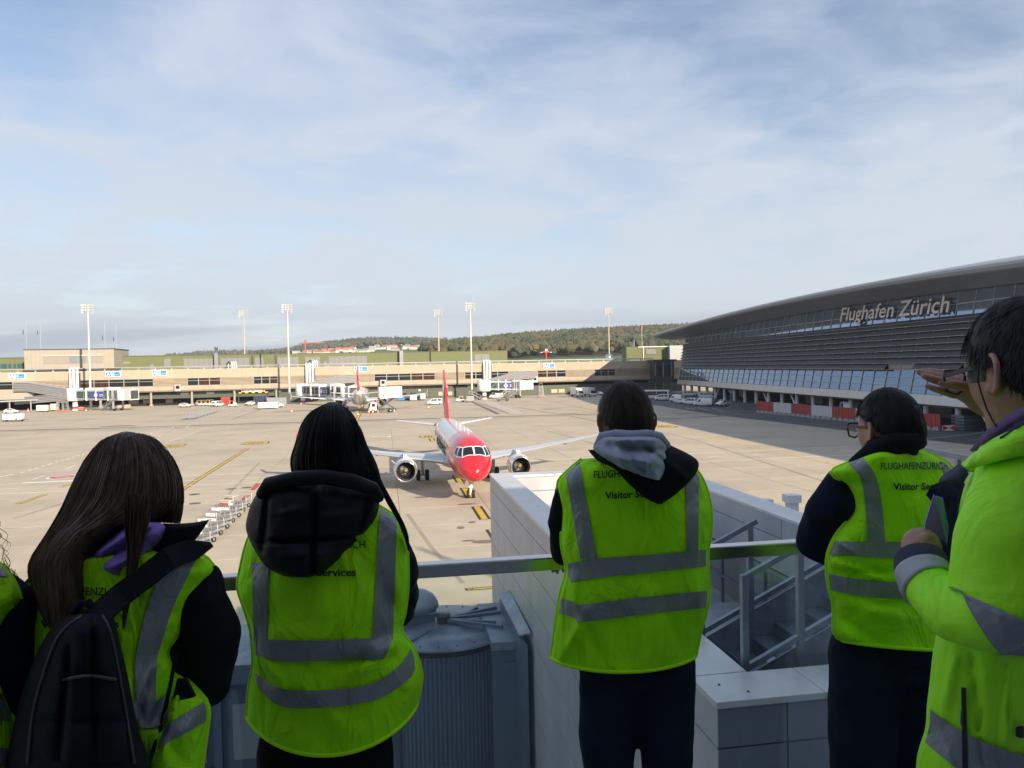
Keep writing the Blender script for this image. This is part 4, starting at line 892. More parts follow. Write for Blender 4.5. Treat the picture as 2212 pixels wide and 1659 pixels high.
FANM = M('fan_blade', (.10, .105, .11), .35, .8); LIPM = M('intake_lip', (.72, .73, .75), .15, 1.); NACW = M('nacelle_white', (.66, .66, .66), .25, coat=.3); DKIN = M('intake_liner', (.10, .10, .105), .5)
def airliner(name, label, loc, rz, fus, finm, text=None, scale=1., fin_cross=False):
    o = thing(name, label, 'airliner', loc, rz, None, scale)
    b = MB(); xs_ = [x for a, c in zip(FX, FX[1:]) for x in np.linspace(a, c, 2 if c - a < 1.3 else 5)[:-1]] + [37.57]
    b.loft([[S(x, 2*math.pi*j/40) for j in range(40)] for x in xs_], 0, True, True); f = b.build('fuselage', fus, o)
    # wing-body fairing
    b = MB(); rings = []
    for i in range(13):
        x = 11.2 + 10.2*i/12; q = math.sin(math.pi*i/12)**.55 if 0 < i < 12 else .02
        rings.append([(x, (2.15*q + .1)*math.sin(a), 2.55 + (1.0*q + .05)*math.cos(a) - .1*q) for a in [2*math.pi*j/24 for j in range(24)]])
    b.loft(rings); b.build('wing_fairing', M('fairing_paint', (.66, .67, .68), .2, coat=.4), o)
    def wingsec(y, le, ch, z, tk, sg):
        pr = [(0, 0), (.02, .35), (.08, .65), (.2, .93), (.38, 1), (.6, .78), (.8, .42), (1, .03), (.8, -.1), (.6, -.3), (.38, -.55), (.2, -.6), (.08, -.45), (.02, -.25)]
        return [Vector((le + ch*a, sg*y, z + ch*tk*.6*c - .02*ch*a)) for a, c in pr]
    for sg in (1, -1):
        secs = [(1.2, 11.0, 7.6, 2.55, .14), (1.95, 11.5, 7.0, 2.65, .14), (6.4, 13.9, 4.35, 3.06, .12), (12, 16.8, 2.85, 3.62, .11), (16.9, 19.3, 1.55, 4.18, .10), (17.05, 19.5, 1.2, 4.2, .08)]
        b = MB(); b.loft([wingsec(*q, sg) for q in secs], 0, True, True); wg = b.build('wing', ACG, o)
        b = MB()
        for (y0, x0, c0, z0, t0), (y1, x1, c1, z1, t1) in zip(secs[1:], secs[2:5]):
            A = wingsec(y0, x0 - .03, c0*1.004, z0 + .012, t0*1.03, sg); B = wingsec(y1, x1 - .03, c1*1.004, z1 + .012, t1*1.03, sg); idx = [12, 13, 0, 1, 2]
            b.loft([[A[i] for i in idx], [B[i] for i in idx]], 0, True, False, False)
        b.build('slat', SLAT, o)
        b = MB()
        b.slab([(19.3, sg*17.05, 4.2), (20.9, sg*17.05, 4.2), (21.2, sg*17.15, 5.15), (20.7, sg*17.15, 5.2)], (0, sg, 0), .06); b.slab([(19.6, sg*17.05, 4.15), (20.9, sg*17.05, 4.15), (21.2, sg*17.12, 3.5), (20.8, sg*17.12, 3.45)], (0, sg, 0), .06); b.build('wing_tip_fence', ACW if fin_cross else finm, o)
        for y in (4.6, 8.6, 12.2):
            z = 2.75 + (y-1.9)*.0995; xte = interp(y, [(1.95, 18.5), (6.4, 18.25), (16.9, 20.85)]); b = MB(); b.tube([(xte-2.3, sg*y, z-.25), (xte-1.2, sg*y, z-.42), (xte+.2, sg*y, z-.33), (xte+1.0, sg*y, z-.2)], [.08, .2, .17, .04], 8); b.build('flap_fairing', ACG, o)
        # horizontal tail
        b = MB()
        def hs(y, le, ch, z): return [Vector((le + ch*a, sg*y, z + ch*.05*c)) for a, c in [(0, 0), (.05, .6), (.3, 1), (.7, .6), (1, .03), (.7, -.6), (.3, -1), (.05, -.6)]]
        b.loft([hs(.3, 31.0, 4.2, 4.75), hs(3, 32.6, 3.0, 5.03), hs(6.2, 34.5, 1.55, 5.37)], 0, True, True); b.build('tailplane', ACG, o)
        # engine
        ex, ey, ez = 10.6, sg*5.75, 1.95; mt = Matrix(((0, 0, 1, ex), (0, 1, 0, ey), (1, 0, 0, ez), (0, 0, 0, 1)))
        b = MB(); b.lathe([(1.1, .32), (1.17, .7), (1.2, 1.2), (1.17, 2.0), (1.02, 3.0), (.92, 3.5), (.86, 3.45)], 32, mat=mt); en = b.build('engine', NACW, o)
        b = MB(); b.lathe([(.90, .35), (.90, .12), (.94, .03), (1.0, 0), (1.06, .06), (1.1, .2), (1.105, .34)], 32, mat=mt); b.build('intake_lip', LIPM, en)
        b = MB(); b.lathe([(.90, .33), (.88, .9), (.88, 1.3)], 32, mat=mt); b.build('intake_liner', DKIN, en)
        b = MB(); b.lathe([(.88, 1.25), (.02, 1.3)], 32, mat=mt); b.build('fan_backing', BLACK, en)
        b = MB()
        for k in range(24):
            a = 2*math.pi*k/24
            pr = []
            for r_, tw in ((.24, .9), (.55, .6), (.87, .35)):
                dc = .10 if r_ < .3 else .125 if r_ < .7 else .10; dirn = Vector((0, -math.sin(a), math.cos(a))); 
                c = Vector((0, r_*math.cos(a), r_*math.sin(a))); ax = dirn*math.sin(tw+.35)*dc + Vector((1, 0, 0))*math.cos(tw+.35)*dc
                pr.append((c - ax, c + ax))
            for (p0, p1), (p2, p3) in zip(pr, pr[1:]):
                w0 = Vector((ex + 1.08, ey, ez)); b.add([w0 + p0, w0 + p1, w0 + p3, w0 + p2], [(0, 1, 2, 3)], 0, True)
        b.build('fan', FANM, en, kind='stuff')
        b = MB(); b.lathe([(.0, .72), (.1, .76), (.2, .9), (.27, 1.12), (.28, 1.25)], 18, mat=mt); b.build('spinner', M('spinner_gold', (.42, .34, .18), .35, .5), en)
        b = MB(); b.slab([(ex+1.2, ey-.18, ez+1.08), (ex+1.9, ey-.18, ez+1.5), (ex+3.6, ey-.18, ez+1.42), (ex+6.2, ey-.18, ez+1.0), (ex+4.5, ey-.18, ez+.5), (ex+2.4, ey-.18, ez+1.0)], (0, 1, 0), .36); b.build('pylon', ACW, en)
        b = MB(); b.slab([(ex+1.3, ey + .98, ez+.62), (ex+2.3, ey + .93, ez+.62), (ex+2.2, ey+1.38, ez+.98), (ex+1.9, ey+1.38, ez+.98)], (0, 1, -1), .03); b.build('strake', NACW, en)
        b = MB(); b.lathe([(.62, 3.3), (.5, 4.3), (.3, 4.6), (.05, 5.1)], 20, mat=mt); b.build('exhaust_cone', M('exhaust_metal', (.25, .23, .21), .4, .8), en)
        # main gear
        gx, gy = 17.71, sg*3.795; gr = MB(); gr.tube([(gx-.1, gy-.1*sg, 2.9), (gx, gy, .6)], [.2, .13], 10); gr.tube([(gx, gy, 1.9), (gx, gy - sg*1.5, 2.7)], .08, 8); gr.tube([(gx, gy-.5, .585), (gx, gy+.5, .585)], .1, 8); gr.tube([(gx+.25, gy, .75), (gx+.22, gy, 1.9)], .07, 6); gr.box(gx-.7, gx+.7, gy + sg*.16, gy + sg*.2, 1.0, 2.6); gm = gr.build('main_gear', STRUT, o)
        for dy in (-.465, .465):
            m2 = Matrix.Translation((gx, gy + dy, .585)) @ Matrix.Rotation(R(90), 4, 'X'); b = MB(); b.lathe([(.28, -.2), (.5, -.21), (.575, -.14), (.585, 0), (.575, .14), (.5, .21), (.28, .2)], 24, mat=m2); b.build('tyre', TYRE, gm); b = MB(); b.lathe([(.02, -.12), (.28, -.17), (.28, .17), (.02, .12)], 18, mat=m2); b.build('wheel_hub', DGREY, gm)
    # nose gear
    gr = MB(); gr.tube([(4.75, 0, 2.0), (5.07, 0, .5)], [.13, .1], 10); gr.tube([(4.85, 0, 1.7), (4.0, 0, 2.1)], .06, 8); gr.tube([(5.07, -.26, .38), (5.07, .26, .38)], .08, 8); gr.box(4.82, 5.0, -.2, .2, 1.0, 1.25); gr.tube([(4.8, .1, 1.0), (4.95, .1, .55)], .05, 6); gm = gr.build('nose_gear', M('gear_white', (.62, .62, .62), .35), o)
    for dy in (-.25, .25):
        m2 = Matrix.Translation((5.07, dy, .38)) @ Matrix.Rotation(R(90), 4, 'X'); b = MB(); b.lathe([(.18, -.1), (.33, -.11), (.375, -.06), (.38, 0), (.375, .06), (.33, .11), (.18, .1)], 22, mat=m2); b.build('tyre', TYRE, gm); b = MB(); b.lathe([(.02, -.07), (.18, -.09), (.18, .09), (.02, .07)], 16, mat=m2); b.build('wheel_hub', M('hub_grey', (.4, .4, .4), .4, .5), gm)
    for dy in (-.16, .16):
        b = MB(); b.lathe([(.005, 0), (.09, 0), (.09, .1), (.03, .14)], 12, mat=Matrix(((0, 0, 1, 4.72), (0, 1, 0, dy), (-1, 0, 0, 1.45), (0, 0, 0, 1)))); b.build('taxi_light', M('lamp_glass', (.8, .8, .78), .1), gm)
    for sg in (-1, 1):
        b = MB(); b.slab([(3.8, sg*.55, 1.85), (5.2, sg*.55, 1.86), (5.1, sg*.68, 1.42), (3.9, sg*.68, 1.45)], (0, sg, 0), .03); b.build('gear_door', ACR if 'red' in label else ACW, o)
    # fin and rudder
    def fs(z, le, ch, tk): return [Vector((le + ch*a, ch*tk*c, z)) for a, c in [(0, 0), (.04, .5), (.25, 1), (.6, .7), (1, .05), (.6, -.7), (.25, -1), (.04, -.5)]]
    b = MB(); b.loft([fs(5.6, 28.6, 7.4, .045), fs(6.2, 29.6, 6.2, .052), fs(9, 31.9, 4.2, .05), fs(11.76, 34.2, 2.4, .045)], 0, True, True); b.build('fin', finm, o)
    if fin_cross:
        b = MB()
        for sg in (-1, 1): b.box(32.0, 35.6, sg*.26, sg*.30, 8.4, 9.2); b.box(33.4, 34.2, sg*.26, sg*.30, 7.0, 10.6)
        b.build('fin_cross', ACW, o)
    if not fin_cross:
        b = MB()
        for sg in (-1, 1):
            for k in range(9):
                a = R(40*k + 12); c0 = Vector((33.2, sg*.235, 8.5)); d = Vector((math.cos(a), 0, math.sin(a))); e = Vector((-d.z, 0, d.x)); L_ = 1.35 + .35*(k % 2)
                off = lambda q: Vector((q.x, sg*(.245 if q.x < 34.6 else .2), q.z))
                b.slab([off(c0 + d*.25 - e*.1), off(c0 + d*L_*.6 - e*.34), off(c0 + d*L_), off(c0 + d*L_*.6 + e*.34), off(c0 + d*.25 + e*.1)], (0, sg, 0), .03)
        b.build('fin_flower', M('fin_flower_grey', (.52, .54, .56), .3), o)
    # flight-deck windows
    for sg in (1, -1):
        fr = MB(); patch(fr, [(1.17, 0), (1.52, sg*46.5), (2.66, sg*30), (2.40, 0)], .008); patch(fr, [(1.52, sg*46.5), (2.32, sg*65), (3.16, sg*39.5), (2.66, sg*30)], .008); patch(fr, [(2.32, sg*65), (3.46, sg*69.5), (3.62, sg*47), (3.16, sg*39.5)], .008)
        fo = fr.build('window_frame', ACW, o)
        for cs in ([(1.28, sg*3), (1.60, sg*43.5), (2.52, sg*30.5), (2.29, sg*3)], [(1.68, sg*48), (2.30, sg*61), (2.94, sg*40.5), (2.60, sg*33.5)], [(2.42, sg*62.5), (3.28, sg*66.5), (3.46, sg*49), (3.08, sg*43)]):
            q = MB(); patch(q, cs, .016); q.build('windshield_pane', WINB, fo)
    for sg in (1, -1):
        q = MB()
        x = 7.0
        while x < 30.5:
            q2 = MB(); patch(q2, [(x, sg*78), (x+.23, sg*78), (x+.23, sg*68.5), (x, sg*68.5)], .008, n=1); q2.build('cabin_window', ACGLASS, o); x += .53
        dm = MB()
        for x0, x1, t0, t1 in ((5.05, 5.9, 62, 108), (30.2, 31.0, 58, 106)):
            for a, c in (((x0, t0), (x1, t0)), ((x1, t0), (x1, t1)), ((x1, t1), (x0, t1)), ((x0, t1), (x0, t0))):
                w2 = .035; dxx = w2 if a[0] == c[0] else 0; dt = 0 if dxx else 1.1
                patch(dm, [(a[0]-dxx, sg*(a[1]-dt)), (c[0]-dxx, sg*(c[1]-dt)), (c[0]+dxx, sg*(c[1]+dt)), (a[0]+dxx, sg*(a[1]+dt))], .011, n=5)
        dm.build('door_outline', ACW, o)
        pb = MB()
        for x0, x1, t0, t1 in ((2.7, 3.0, 112, 117),):
            for a, c in (((x0, t0), (x1, t0)), ((x1, t0), (x1, t1 + 6)), ((x1, t1 + 6), (x0, t1 + 6)), ((x0, t1 + 6), (x0, t0))):
                w2 = .02; dxx = w2 if a[0] == c[0] else 0; dt = 0 if dxx else .8
                patch(pb, [(a[0]-dxx, sg*(a[1]-dt)), (c[0]-dxx, sg*(c[1]-dt)), (c[0]+dxx, sg*(c[1]+dt)), (a[0]+dxx, sg*(a[1]+dt))], .011, n=2)
        pb.build('service_panel', ACW, o)
    # small blade aerials on the crown
    for x, h_ in ((6.2, .42), (9.5, .3), (14, .35), (18.2, .3)):
        z = fsec(x); b = MB(); b.slab([(x, -.02, z[0]+z[2]-.02), (x+.3, -.02, z[0]+z[2]-.02), (x+.42, -.02, z[0]+z[2]+h_), (x+.25, -.02, z[0]+z[2]+h_)], (0, 1, 0), .04); b.build('blade_aerial', ACW, o)
    b = MB(); patch(b, [(8.0, -7), (8.0, 7), (8.35, 7), (8.35, -7)], .02, n=3); b.build('beacon_plate', ACW, o)
    if text:
        tm = text_mesh(text[0], 1, 0, 'lettering', .02)
        xs2 = [v.co.x for v in tm.vertices]; L = max(xs2) - min(xs2); x0 = min(xs2); bmm = __import__('bmesh').new(); bmm.from_mesh(tm)
        __import__('bmesh').ops.subdivide_edges(bmm, edges=[e for e in bmm.edges if e.calc_length() > .12], cuts=2); __import__('bmesh').ops.triangulate(bmm, faces=bmm.faces[:]); bmm.to_mesh(tm); bmm.free()
        xa, xf, tz, hgt = text[1:]
        for v in tm.vertices:
            u = (v.co.x - x0) / L; x = xa + (xf - xa) * u; z = tz + v.co.y * hgt; zc, w__, h_ = fsec(x); th = math.acos(max(-1, min(1, (z - zc)/h_))); v.co = S(x, th, .014)
        tm.materials.append(text[5] if len(text) > 5 else BLACK); ot = bpy.data.objects.new('lettering', tm); C.objects.link(ot); ot.parent = o
    return o
LIV1 = liverymat('livery_red_white', (.66, .018, .03), (.74, .75, .76), 7.6, .35)
ng = Vector((-4.0, 70.6, 0)); nose = ng - UA * 5.07
airliner('airliner', 'white airliner with bright red nose facing the viewer on its stand', nose, math.atan2(UA.y, UA.x), LIV1, ACR, ('edelweiss', 21.5, 8.8, 3.55, 1.75))
FIN2 = M('fin_red', (.60, .03, .03), .2, coat=.4)
wm = P(778.5, 850, 224); n2 = Vector((wm.x, 224, 0)) + UA * 17.7 * 1.1
airliner('airliner', 'white airliner with red fin seen from behind, docked at the pier', n2, math.atan2(-UA.y, -UA.x), ACW, FIN2, None, 1.12, True)
# ================================================================ vehicles and ground equipment
HUB = M('wheel_rim', (.35, .35, .36), .4, .5); CARGL = M('car_glass', (.015, .02, .025), .05, spec=.6); LAMPR = M('tail_lamp', (.35, .02, .02), .3); LAMPW = M('head_lamp', (.7, .7, .68), .15); CARW = M('car_white', (.74, .74, .73), .25, coat=.5)
def wheels(o, xs_, hw, r_, wd=.2):
    b = MB(); b.lathe([(r_*.62, -wd/2), (r_*.96, -wd/2), (r_, -wd*.3), (r_, wd*.3), (r_*.96, wd/2), (r_*.62, wd/2)], 16, mat=Matrix.Rotation(R(90), 4, 'X')); tm = b.mesh('tyre', BLACK)
    b = MB(); b.lathe([(.02, -wd*.42), (r_*.62, -wd*.38), (r_*.62, wd*.38), (.02, wd*.42)], 14, mat=Matrix.Rotation(R(90), 4, 'X')); hm = b.mesh('rim', HUB)
    for x in xs_:
        for sg in (-1, 1): t = inst('tyre', tm, o, (x, sg*(hw - wd/2 + .02), r_)); inst('rim', hm, t)
def carbody(o, st, body, glass_side, front, rear, bumper=True):
    """st: stations (x, zbottom, zbelt, ztop, half width, half width at roof)"""
    rings = []
    for x, zb, zl, zt, hw, ht in st: rings.append([(x, -hw*.96, zb), (x, -hw, zb + (zl-zb)*.35), (x, -hw*.985, zl), (x, -ht - .03, zt - .06), (x, -ht + .08, zt), (x, ht - .08, zt), (x, ht + .03, zt - .06), (x, hw*.985, zl), (x, hw, zb + (zl-zb)*.35), (x, hw*.96, zb)])
    b = MB(); b.loft(rings, 0, True, True); b.build('body', body, o)
    X = [s[0] for s in st]; order = sorted(range(len(st)), key=lambda i: X[i])
    def at(x, i): return float(np.interp(x, [X[j] for j in order], [st[j][i] for j in order]))
    def sp(x, f, sg): 
        zl, zt, hw, ht = at(x, 2), at(x, 3), at(x, 4), at(x, 5); z = zl + (zt - .06 - zl)*f; y = hw*.985 + (ht + .03 - hw*.985)*f; return Vector((x, sg*(y + .012), z))
    for x0, x1, f0, f1, sl0, sl1 in glass_side:
        for sg in (-1, 1):
            b = MB(); b.slab([sp(x0, f0, sg), sp(x1, f0, sg), sp(x1 + sl1, f1, sg), sp(x0 + sl0, f1, sg)], (0, sg, 0), .012); b.build('side_window', CARGL, o)
    for nm, q in (('windscreen', front), ('rear_window', rear)):
        if not q: continue
        (xb, zb, wb), (xt, zt, wt) = q; b = MB(); n = Vector((zt - zb, 0, xb - xt)).normalized(); n = n if (n.x > 0) == (nm == 'windscreen') else -n
        b.slab([(xb, -wb, zb), (xb, wb, zb), (xt, wt, zt), (xt, -wt, zt)], n, .025); b.build(nm, CARGL, o)
    xf = max(X); xr = min(X); hw = at(xf, 4)
    for sg in (-1, 1):
        b = MB(); b.box(xf - .28, xf + .015, sg*hw*.72 - .17, sg*hw*.72 + .17, at(xf, 2) - .24, at(xf, 2) - .05); b.build('headlight', LAMPW, o)
        hr = at(xr, 4); b = MB(); zz_ = at(xr, 2); b.box(xr - .015, xr + .1, sg*hr*.88 - .08, sg*hr*.88 + .08, zz_ - .35, zz_ + .12); b.build('tail_light', LAMPR, o)
        b = MB(); xm = front[0][0] - .25 if front else xf - 1; b.box(xm - .1, xm + .1, sg*(at(xm, 4) + .02), sg*(at(xm, 4) + .2), at(xm, 2) + .02, at(xm, 2) + .2); b.build('mirror', DGREY, o)
    b = MB(); b.box(xf - .05, xf + .05, -hw*.95, hw*.95, at(xf, 1) - .02, at(xf, 1) + .2); b.box(xr - .05, xr + .05, -hw*.95, hw*.95, at(xr, 1) - .02, at(xr, 1) + .2); b.build('bumper', DGREY, o)
    b = MB(); b.box(xr - .02, xr - .005, -.26, .26, at(xr, 1) + .35, at(xr, 1) + .47); b.build('number_plate', WHITE, o)
def vanthing(nm, lb, cat, kind, grp=None, body=CARW):
    o = thing(nm, lb, cat, (0, 0, 0), 0, grp)
    if kind == 'van':
        carbody(o, [(-2.4, .45, 1.15, 1.95, .9, .78), (-2.3, .32, 1.15, 2.0, .95, .82), (.9, .3, 1.15, 2.0, .95, .84), (1.55, .3, 1.12, 1.45, .94, .80), (2.2, .34, .98, 1.08, .92, .84), (2.42, .42, .82, .88, .84, .7)], body, [(-2.1, -.9, .12, .85, .05, 0), (-.75, .35, .12, .85, 0, 0), (.45, 1.35, .1, .85, 0, -.5)], ((1.62, 1.2, .78), (.98, 1.92, .72)), ((-2.42, 1.2, .72), (-2.34, 1.85, .68))); wheels(o, (-1.55, 1.6), .95, .33)
    elif kind == 'panelvan':
        carbody(o, [(-2.6, .5, 1.25, 2.3, .94, .84), (-2.5, .35, 1.25, 2.36, .98, .88), (1.0, .34, 1.25, 2.36, .98, .88), (1.7, .34, 1.2, 1.6, .97, .84), (2.4, .36, 1.05, 1.15, .95, .86), (2.62, .45, .85, .92, .86, .72)], body, [(.5, 1.45, .08, .68, 0, -.5)], ((1.78, 1.28, .8), (1.06, 2.2, .74)), None); wheels(o, (-1.7, 1.75), .98, .34)
        b = MB(); b.box(-2.63, -2.615, -.015, .015, .6, 2.25); b.box(-1.4, .4, .985, .99, 1.18, 1.2); b.box(-1.4, .4, -.99, -.985, 1.18, 1.2); b.build('door_seam', DGREY, o)
    elif kind == 'car':
        carbody(o, [(-2.1, .4, .85, .95, .82, .68), (-2.0, .3, .92, 1.15, .87, .66), (-1.3, .26, .95, 1.46, .9, .66), (.2, .26, .93, 1.5, .9, .68), (1.0, .27, .9, 1.02, .89, .72), (1.9, .3, .76, .84, .86, .7), (2.12, .38, .62, .68, .78, .6)], body, [(-1.35, -.3, .1, .85, .25, 0), (-.22, .75, .1, .85, 0, -.45)], ((1.02, .97, .72), (.26, 1.44, .62)), ((-2.0, 1.02, .66), (-1.35, 1.42, .6))); wheels(o, (-1.3, 1.3), .9, .31)
    elif kind == 'pickup':
        carbody(o, [(-.3, .5, 1.15, 1.85, .92, .8), (.6, .45, 1.15, 1.9, .95, .82), (1.25, .45, 1.1, 1.3, .94, .8), (2.1, .45, .98, 1.05, .92, .84), (2.3, .5, .82, .88, .85, .7)], body, [(-.1, .95, .1, .85, 0, -.3)], ((1.3, 1.15, .78), (.7, 1.82, .72)), ((-.32, 1.2, .72), (-.3, 1.7, .68))); wheels(o, (-1.5, 1.5), .94, .35)
        b = MB(); b.box(-2.6, -.4, -.95, .95, .72, .82); b.box(-2.6, -.4, -.95, -.9, .82, 1.2); b.box(-2.6, -.4, .9, .95, .82, 1.2); b.box(-2.6, -2.55, -.9, .9, .82, 1.2); b.build('load_bed', LGREY, o)
    return o
def boxtruck(nm, lb, grp=None, lift=0.):
    o = thing(nm, lb, 'catering truck', (0, 0, 0), 0, grp)
    carbody(o, [(1.6, .55, 1.5, 2.55, 1.1, 1.0), (2.9, .5, 1.5, 2.6, 1.12, 1.0), (3.2, .5, 1.4, 1.9, 1.12, 1.0), (3.35, .5, 1.2, 1.3, 1.1, 1.0)], CARW, [(1.9, 2.85, .05, .8, 0, -.1)], ((3.36, 1.42, 1.0), (3.06, 2.42, .92)), None); wheels(o, (-1.9, 2.5), 1.12, .46, .3)
    b = MB(); b.box(-3.4, 1.6, -.5, .5, .62, .85); b.box(-3.4, -3.1, -1.1, 1.1, .5, .8); b.build('chassis', DGREY, o)
    z0 = 1.0 + lift; b = MB(); b.box(-3.5, 1.5, -1.22, 1.22, z0, z0 + 2.45); bx = b.build('cargo_box', M('box_white', (.76, .76, .75), .4), o)
    b = MB()
    for x in (-3.5, 1.5): b.box(x - .03, x + .03, -1.25, 1.25, z0 - .05, z0 + .06); b.box(x - .03, x + .03, -1.25, 1.25, z0 + 2.4, z0 + 2.48)
    b.build('box_trim', LGREY, bx)
    if lift:
        b = MB()
        for sg in (-.8, .8): b.beam((-3.1, sg, .9), (1.0, sg, z0), .22, .26); b.beam((1.0, sg, .9), (-3.1, sg, z0), .22, .26)
        b.build('scissor_lift', DGREY, o)
        b = MB(); lf = M('leaf_print_green', (.16, .34, .04), .5)
        for (x, z, a, L) in ((-1.2, 1.55, .5, .9), (-.6, 1.9, 1.4, .8), (-1.4, 1.0, -.5, .8), (-.3, 1.2, -1.2, 1.0), (-.8, 1.4, .1, .9), (-.2, .6, .9, .7)):
            pass
        for sg in (-1, 1):
            for (x, z, a, L) in ((.45, 1.6, .4, .75), (1.0, 1.95, 1.3, .6), (.3, 1.05, -.5, .7), (1.0, .95, -1.3, .8), (.72, 1.35, 2.2, .7), (1.05, .5, .8, .6)):
                d = Vector((math.cos(a), 0, math.sin(a))); e = Vector((-d.z, 0, d.x)); c = Vector((x - .5, sg*1.235, z0 + z - .2)); b.add([c, c + d*L*.3 + e*L*.2, c + d*L*.7 + e*L*.17, c + d*L, c + d*L*.7 - e*L*.17, c + d*L*.3 - e*L*.2], [(0, 1, 2, 3, 4, 5)])
        b.build('leaf_print', lf, bx)
        b = MB()
        for x in (-2.8, 1.3):
            for sg in (-1.15, 1.15): b.box(x - .08, x + .08, sg - .08, sg + .08, .02, .8)
        b.build('stabiliser', LGREY, o)
    else:
        b = MB(); b.box(1.5, 2.9, -1.0, 1.0, 2.75, 2.85); b.build('lift_platform', LGREY, o); b = MB()
        for x in (1.6, 2.2, 2.85):
            for sg in (-.98, .98): b.box(x - .03, x + .03, sg - .03, sg + .03, 2.85, 3.7)
        for sg in (-.98, .98): b.box(1.6, 2.85, sg - .025, sg + .025, 3.65, 3.72)
        b.build('platform_rail', LGREY, o)
    return o
def heading(dx, dy): return math.atan2(dy, dx)
PAv = Vector((PC, PS, 0))
HR_, HL_ = PA, PA + math.pi
def at(o, x, y, rz, lb=None): p = G(x, y); return place(o, (p.x, p.y, 0), rz, lb)
van = vanthing('van', '', 'van', 'van'); pvan = vanthing('panel_van', '', 'van', 'panelvan'); car = vanthing('car', '', 'car', 'car')
_used = set()
def put(proto, x, y, rz, lb, grp, body=None):
    o = proto if proto.name not in _used else copy_tree(proto)
    _used.add(proto.name); at(o, x, y, rz, lb); o['group'] = grp
    if body:
        for c_ in o.children:
            if c_.name.startswith('body'): c_.data = c_.data.copy(); c_.data.materials[0] = body
    return o
GP, GT_ = 'vehicles parked along the pier', 'vehicles parked by the terminal'
put(car, 25.5, 892.5, HR_, 'white estate car at the far left beneath the boarding bridge', GP)
put(car, 400.5, 879.5, HR_ - .5, 'white hatchback beside the fourth column under the pier', GP)
put(car, 540, 875.5, HL_ + 1.1, 'white car under the yellow and black height bar', GP)
put(van, 471, 878, R(75), 'white minibus seen from behind beside the red cart under the pier', GP)
put(van, 938.5, 874, HL_, 'white minivan parked alone on the apron left of the red fin', GP)
put(pvan, 1071, 860.5, HL_, 'white panel van parked beneath the right boarding bridge', GP)
put(pvan, 913, 864.5, R(100), 'white van among the bins at the foot of the pier', GP)
put(car, 1296.5, 853.5, R(-80), 'white and dark car in the shade right of the two catering trucks', GP)
GRNW = M('car_green_white', (.25, .5, .3), .3)
put(van, 1431, 865, R(150) , 'white van with green markings beside the bus in the shade', GT_)
put(pvan, 1463, 868.5, R(120), 'tall white panel van at the left of the parked row by the terminal', GT_)
put(car, 1471.5, 871.5, R(118), 'white car with yellow flank between two vans by the terminal', GT_)
put(van, 1493.5, 874.5, R(120), 'white minibus with dark rear window in the middle of the parked row', GT_)
put(van, 1490, 856, R(-20), 'white van behind the minibus, nose against the columns', GT_)
put(van, 1527, 860.5, R(-30), 'white minibus beside the two columns under the terminal', GT_)
put(pvan, 1519.5, 877.5, R(150), 'small white delivery van at the front of the parked row', GT_)
put(car, 1543, 875.5, R(200), 'dark silver car half hidden behind the white pickup', GT_, M('car_silver', (.30, .31, .33), .3, .4))
pk = vanthing('pickup_truck', '', 'pickup', 'pickup'); put(pk, 1563.5, 878, R(205), 'white pickup with open bed at the end of the parked row', GT_)
bt = boxtruck('catering_truck', '', 'catering trucks'); put(bt, 1246.5, 857.5, R(-70), 'white catering truck with lift platform, left of the pair in the shade edge', 'catering trucks')
put(bt, 1273.5, 856.8, R(-70), 'white catering truck with lift platform, right of the pair', 'catering trucks')
ct = boxtruck('catering_truck', '', None, 2.6); ct.scale = (1.1,)*3; at(ct, 826, 891, HL_ + .1, 'white catering truck with leaf printed box raised on its scissor lift')
for c_ in ct.children:
    if c_.name.startswith('cargo_box'): c_.scale = (1.12, 1.1, 1.12); c_.location = (-.9, 0, -.35)
# bus
o = thing('apron_bus', 'long white airport bus in the shade behind the boy with the grey hood', 'bus'); carbody(o, [(-6, .4, 1.2, 3.0, 1.3, 1.22), (-5.8, .3, 1.2, 3.1, 1.35, 1.27), (5.6, .3, 1.2, 3.1, 1.35, 1.27), (6, .35, 1.1, 2.9, 1.3, 1.2)], CARW, [(-5.6, -2, .05, .8, 0, 0), (-1.9, 1.6, .05, .8, 0, 0), (1.7, 5.4, .05, .8, 0, 0)], ((6.01, 1.15, 1.2), (6.0, 2.75, 1.15)), ((-6.02, 1.5, 1.1), (-6.0, 2.7, 1.05))); wheels(o, (-3.4, 3.6), 1.35, .48, .3); at(o, 1407, 862, R(160))
# baggage tractors
def tractor(lb, grp='baggage tractors', col=CARW):
    o = thing('baggage_tractor', lb, 'tractor', (0, 0, 0), 0, grp); b = MB(); b.hexa([(-1.5, -.7, .3), (1.5, -.7, .3), (1.5, .7, .3), (-1.5, .7, .3), (-1.4, -.7, .75), (1.4, -.65, .95), (1.4, .65, .95), (-1.4, .7, .75)]); b.box(.3, 1.35, -.62, .62, .9, 1.15); b.build('chassis', col, o)
    b = MB()
    for x, y in ((-.9, -.6), (-.9, .6), (.3, -.6), (.3, .6)): b.box(x - .04, x + .04, y - .04, y + .04, .8, 1.95)
    b.build('cab_frame', YEL, o); b = MB(); b.box(-1.0, .4, -.68, .68, 1.93, 2.02); b.build('canopy', LGREY, o); b = MB(); b.box(-.7, -.2, -.4, .4, .75, 1.0); b.box(-.8, -.7, -.4, .4, 1.0, 1.4); b.build('seat', BLACK, o); wheels(o, (-1.0, 1.0), .7, .3); return o
tr = tractor('')
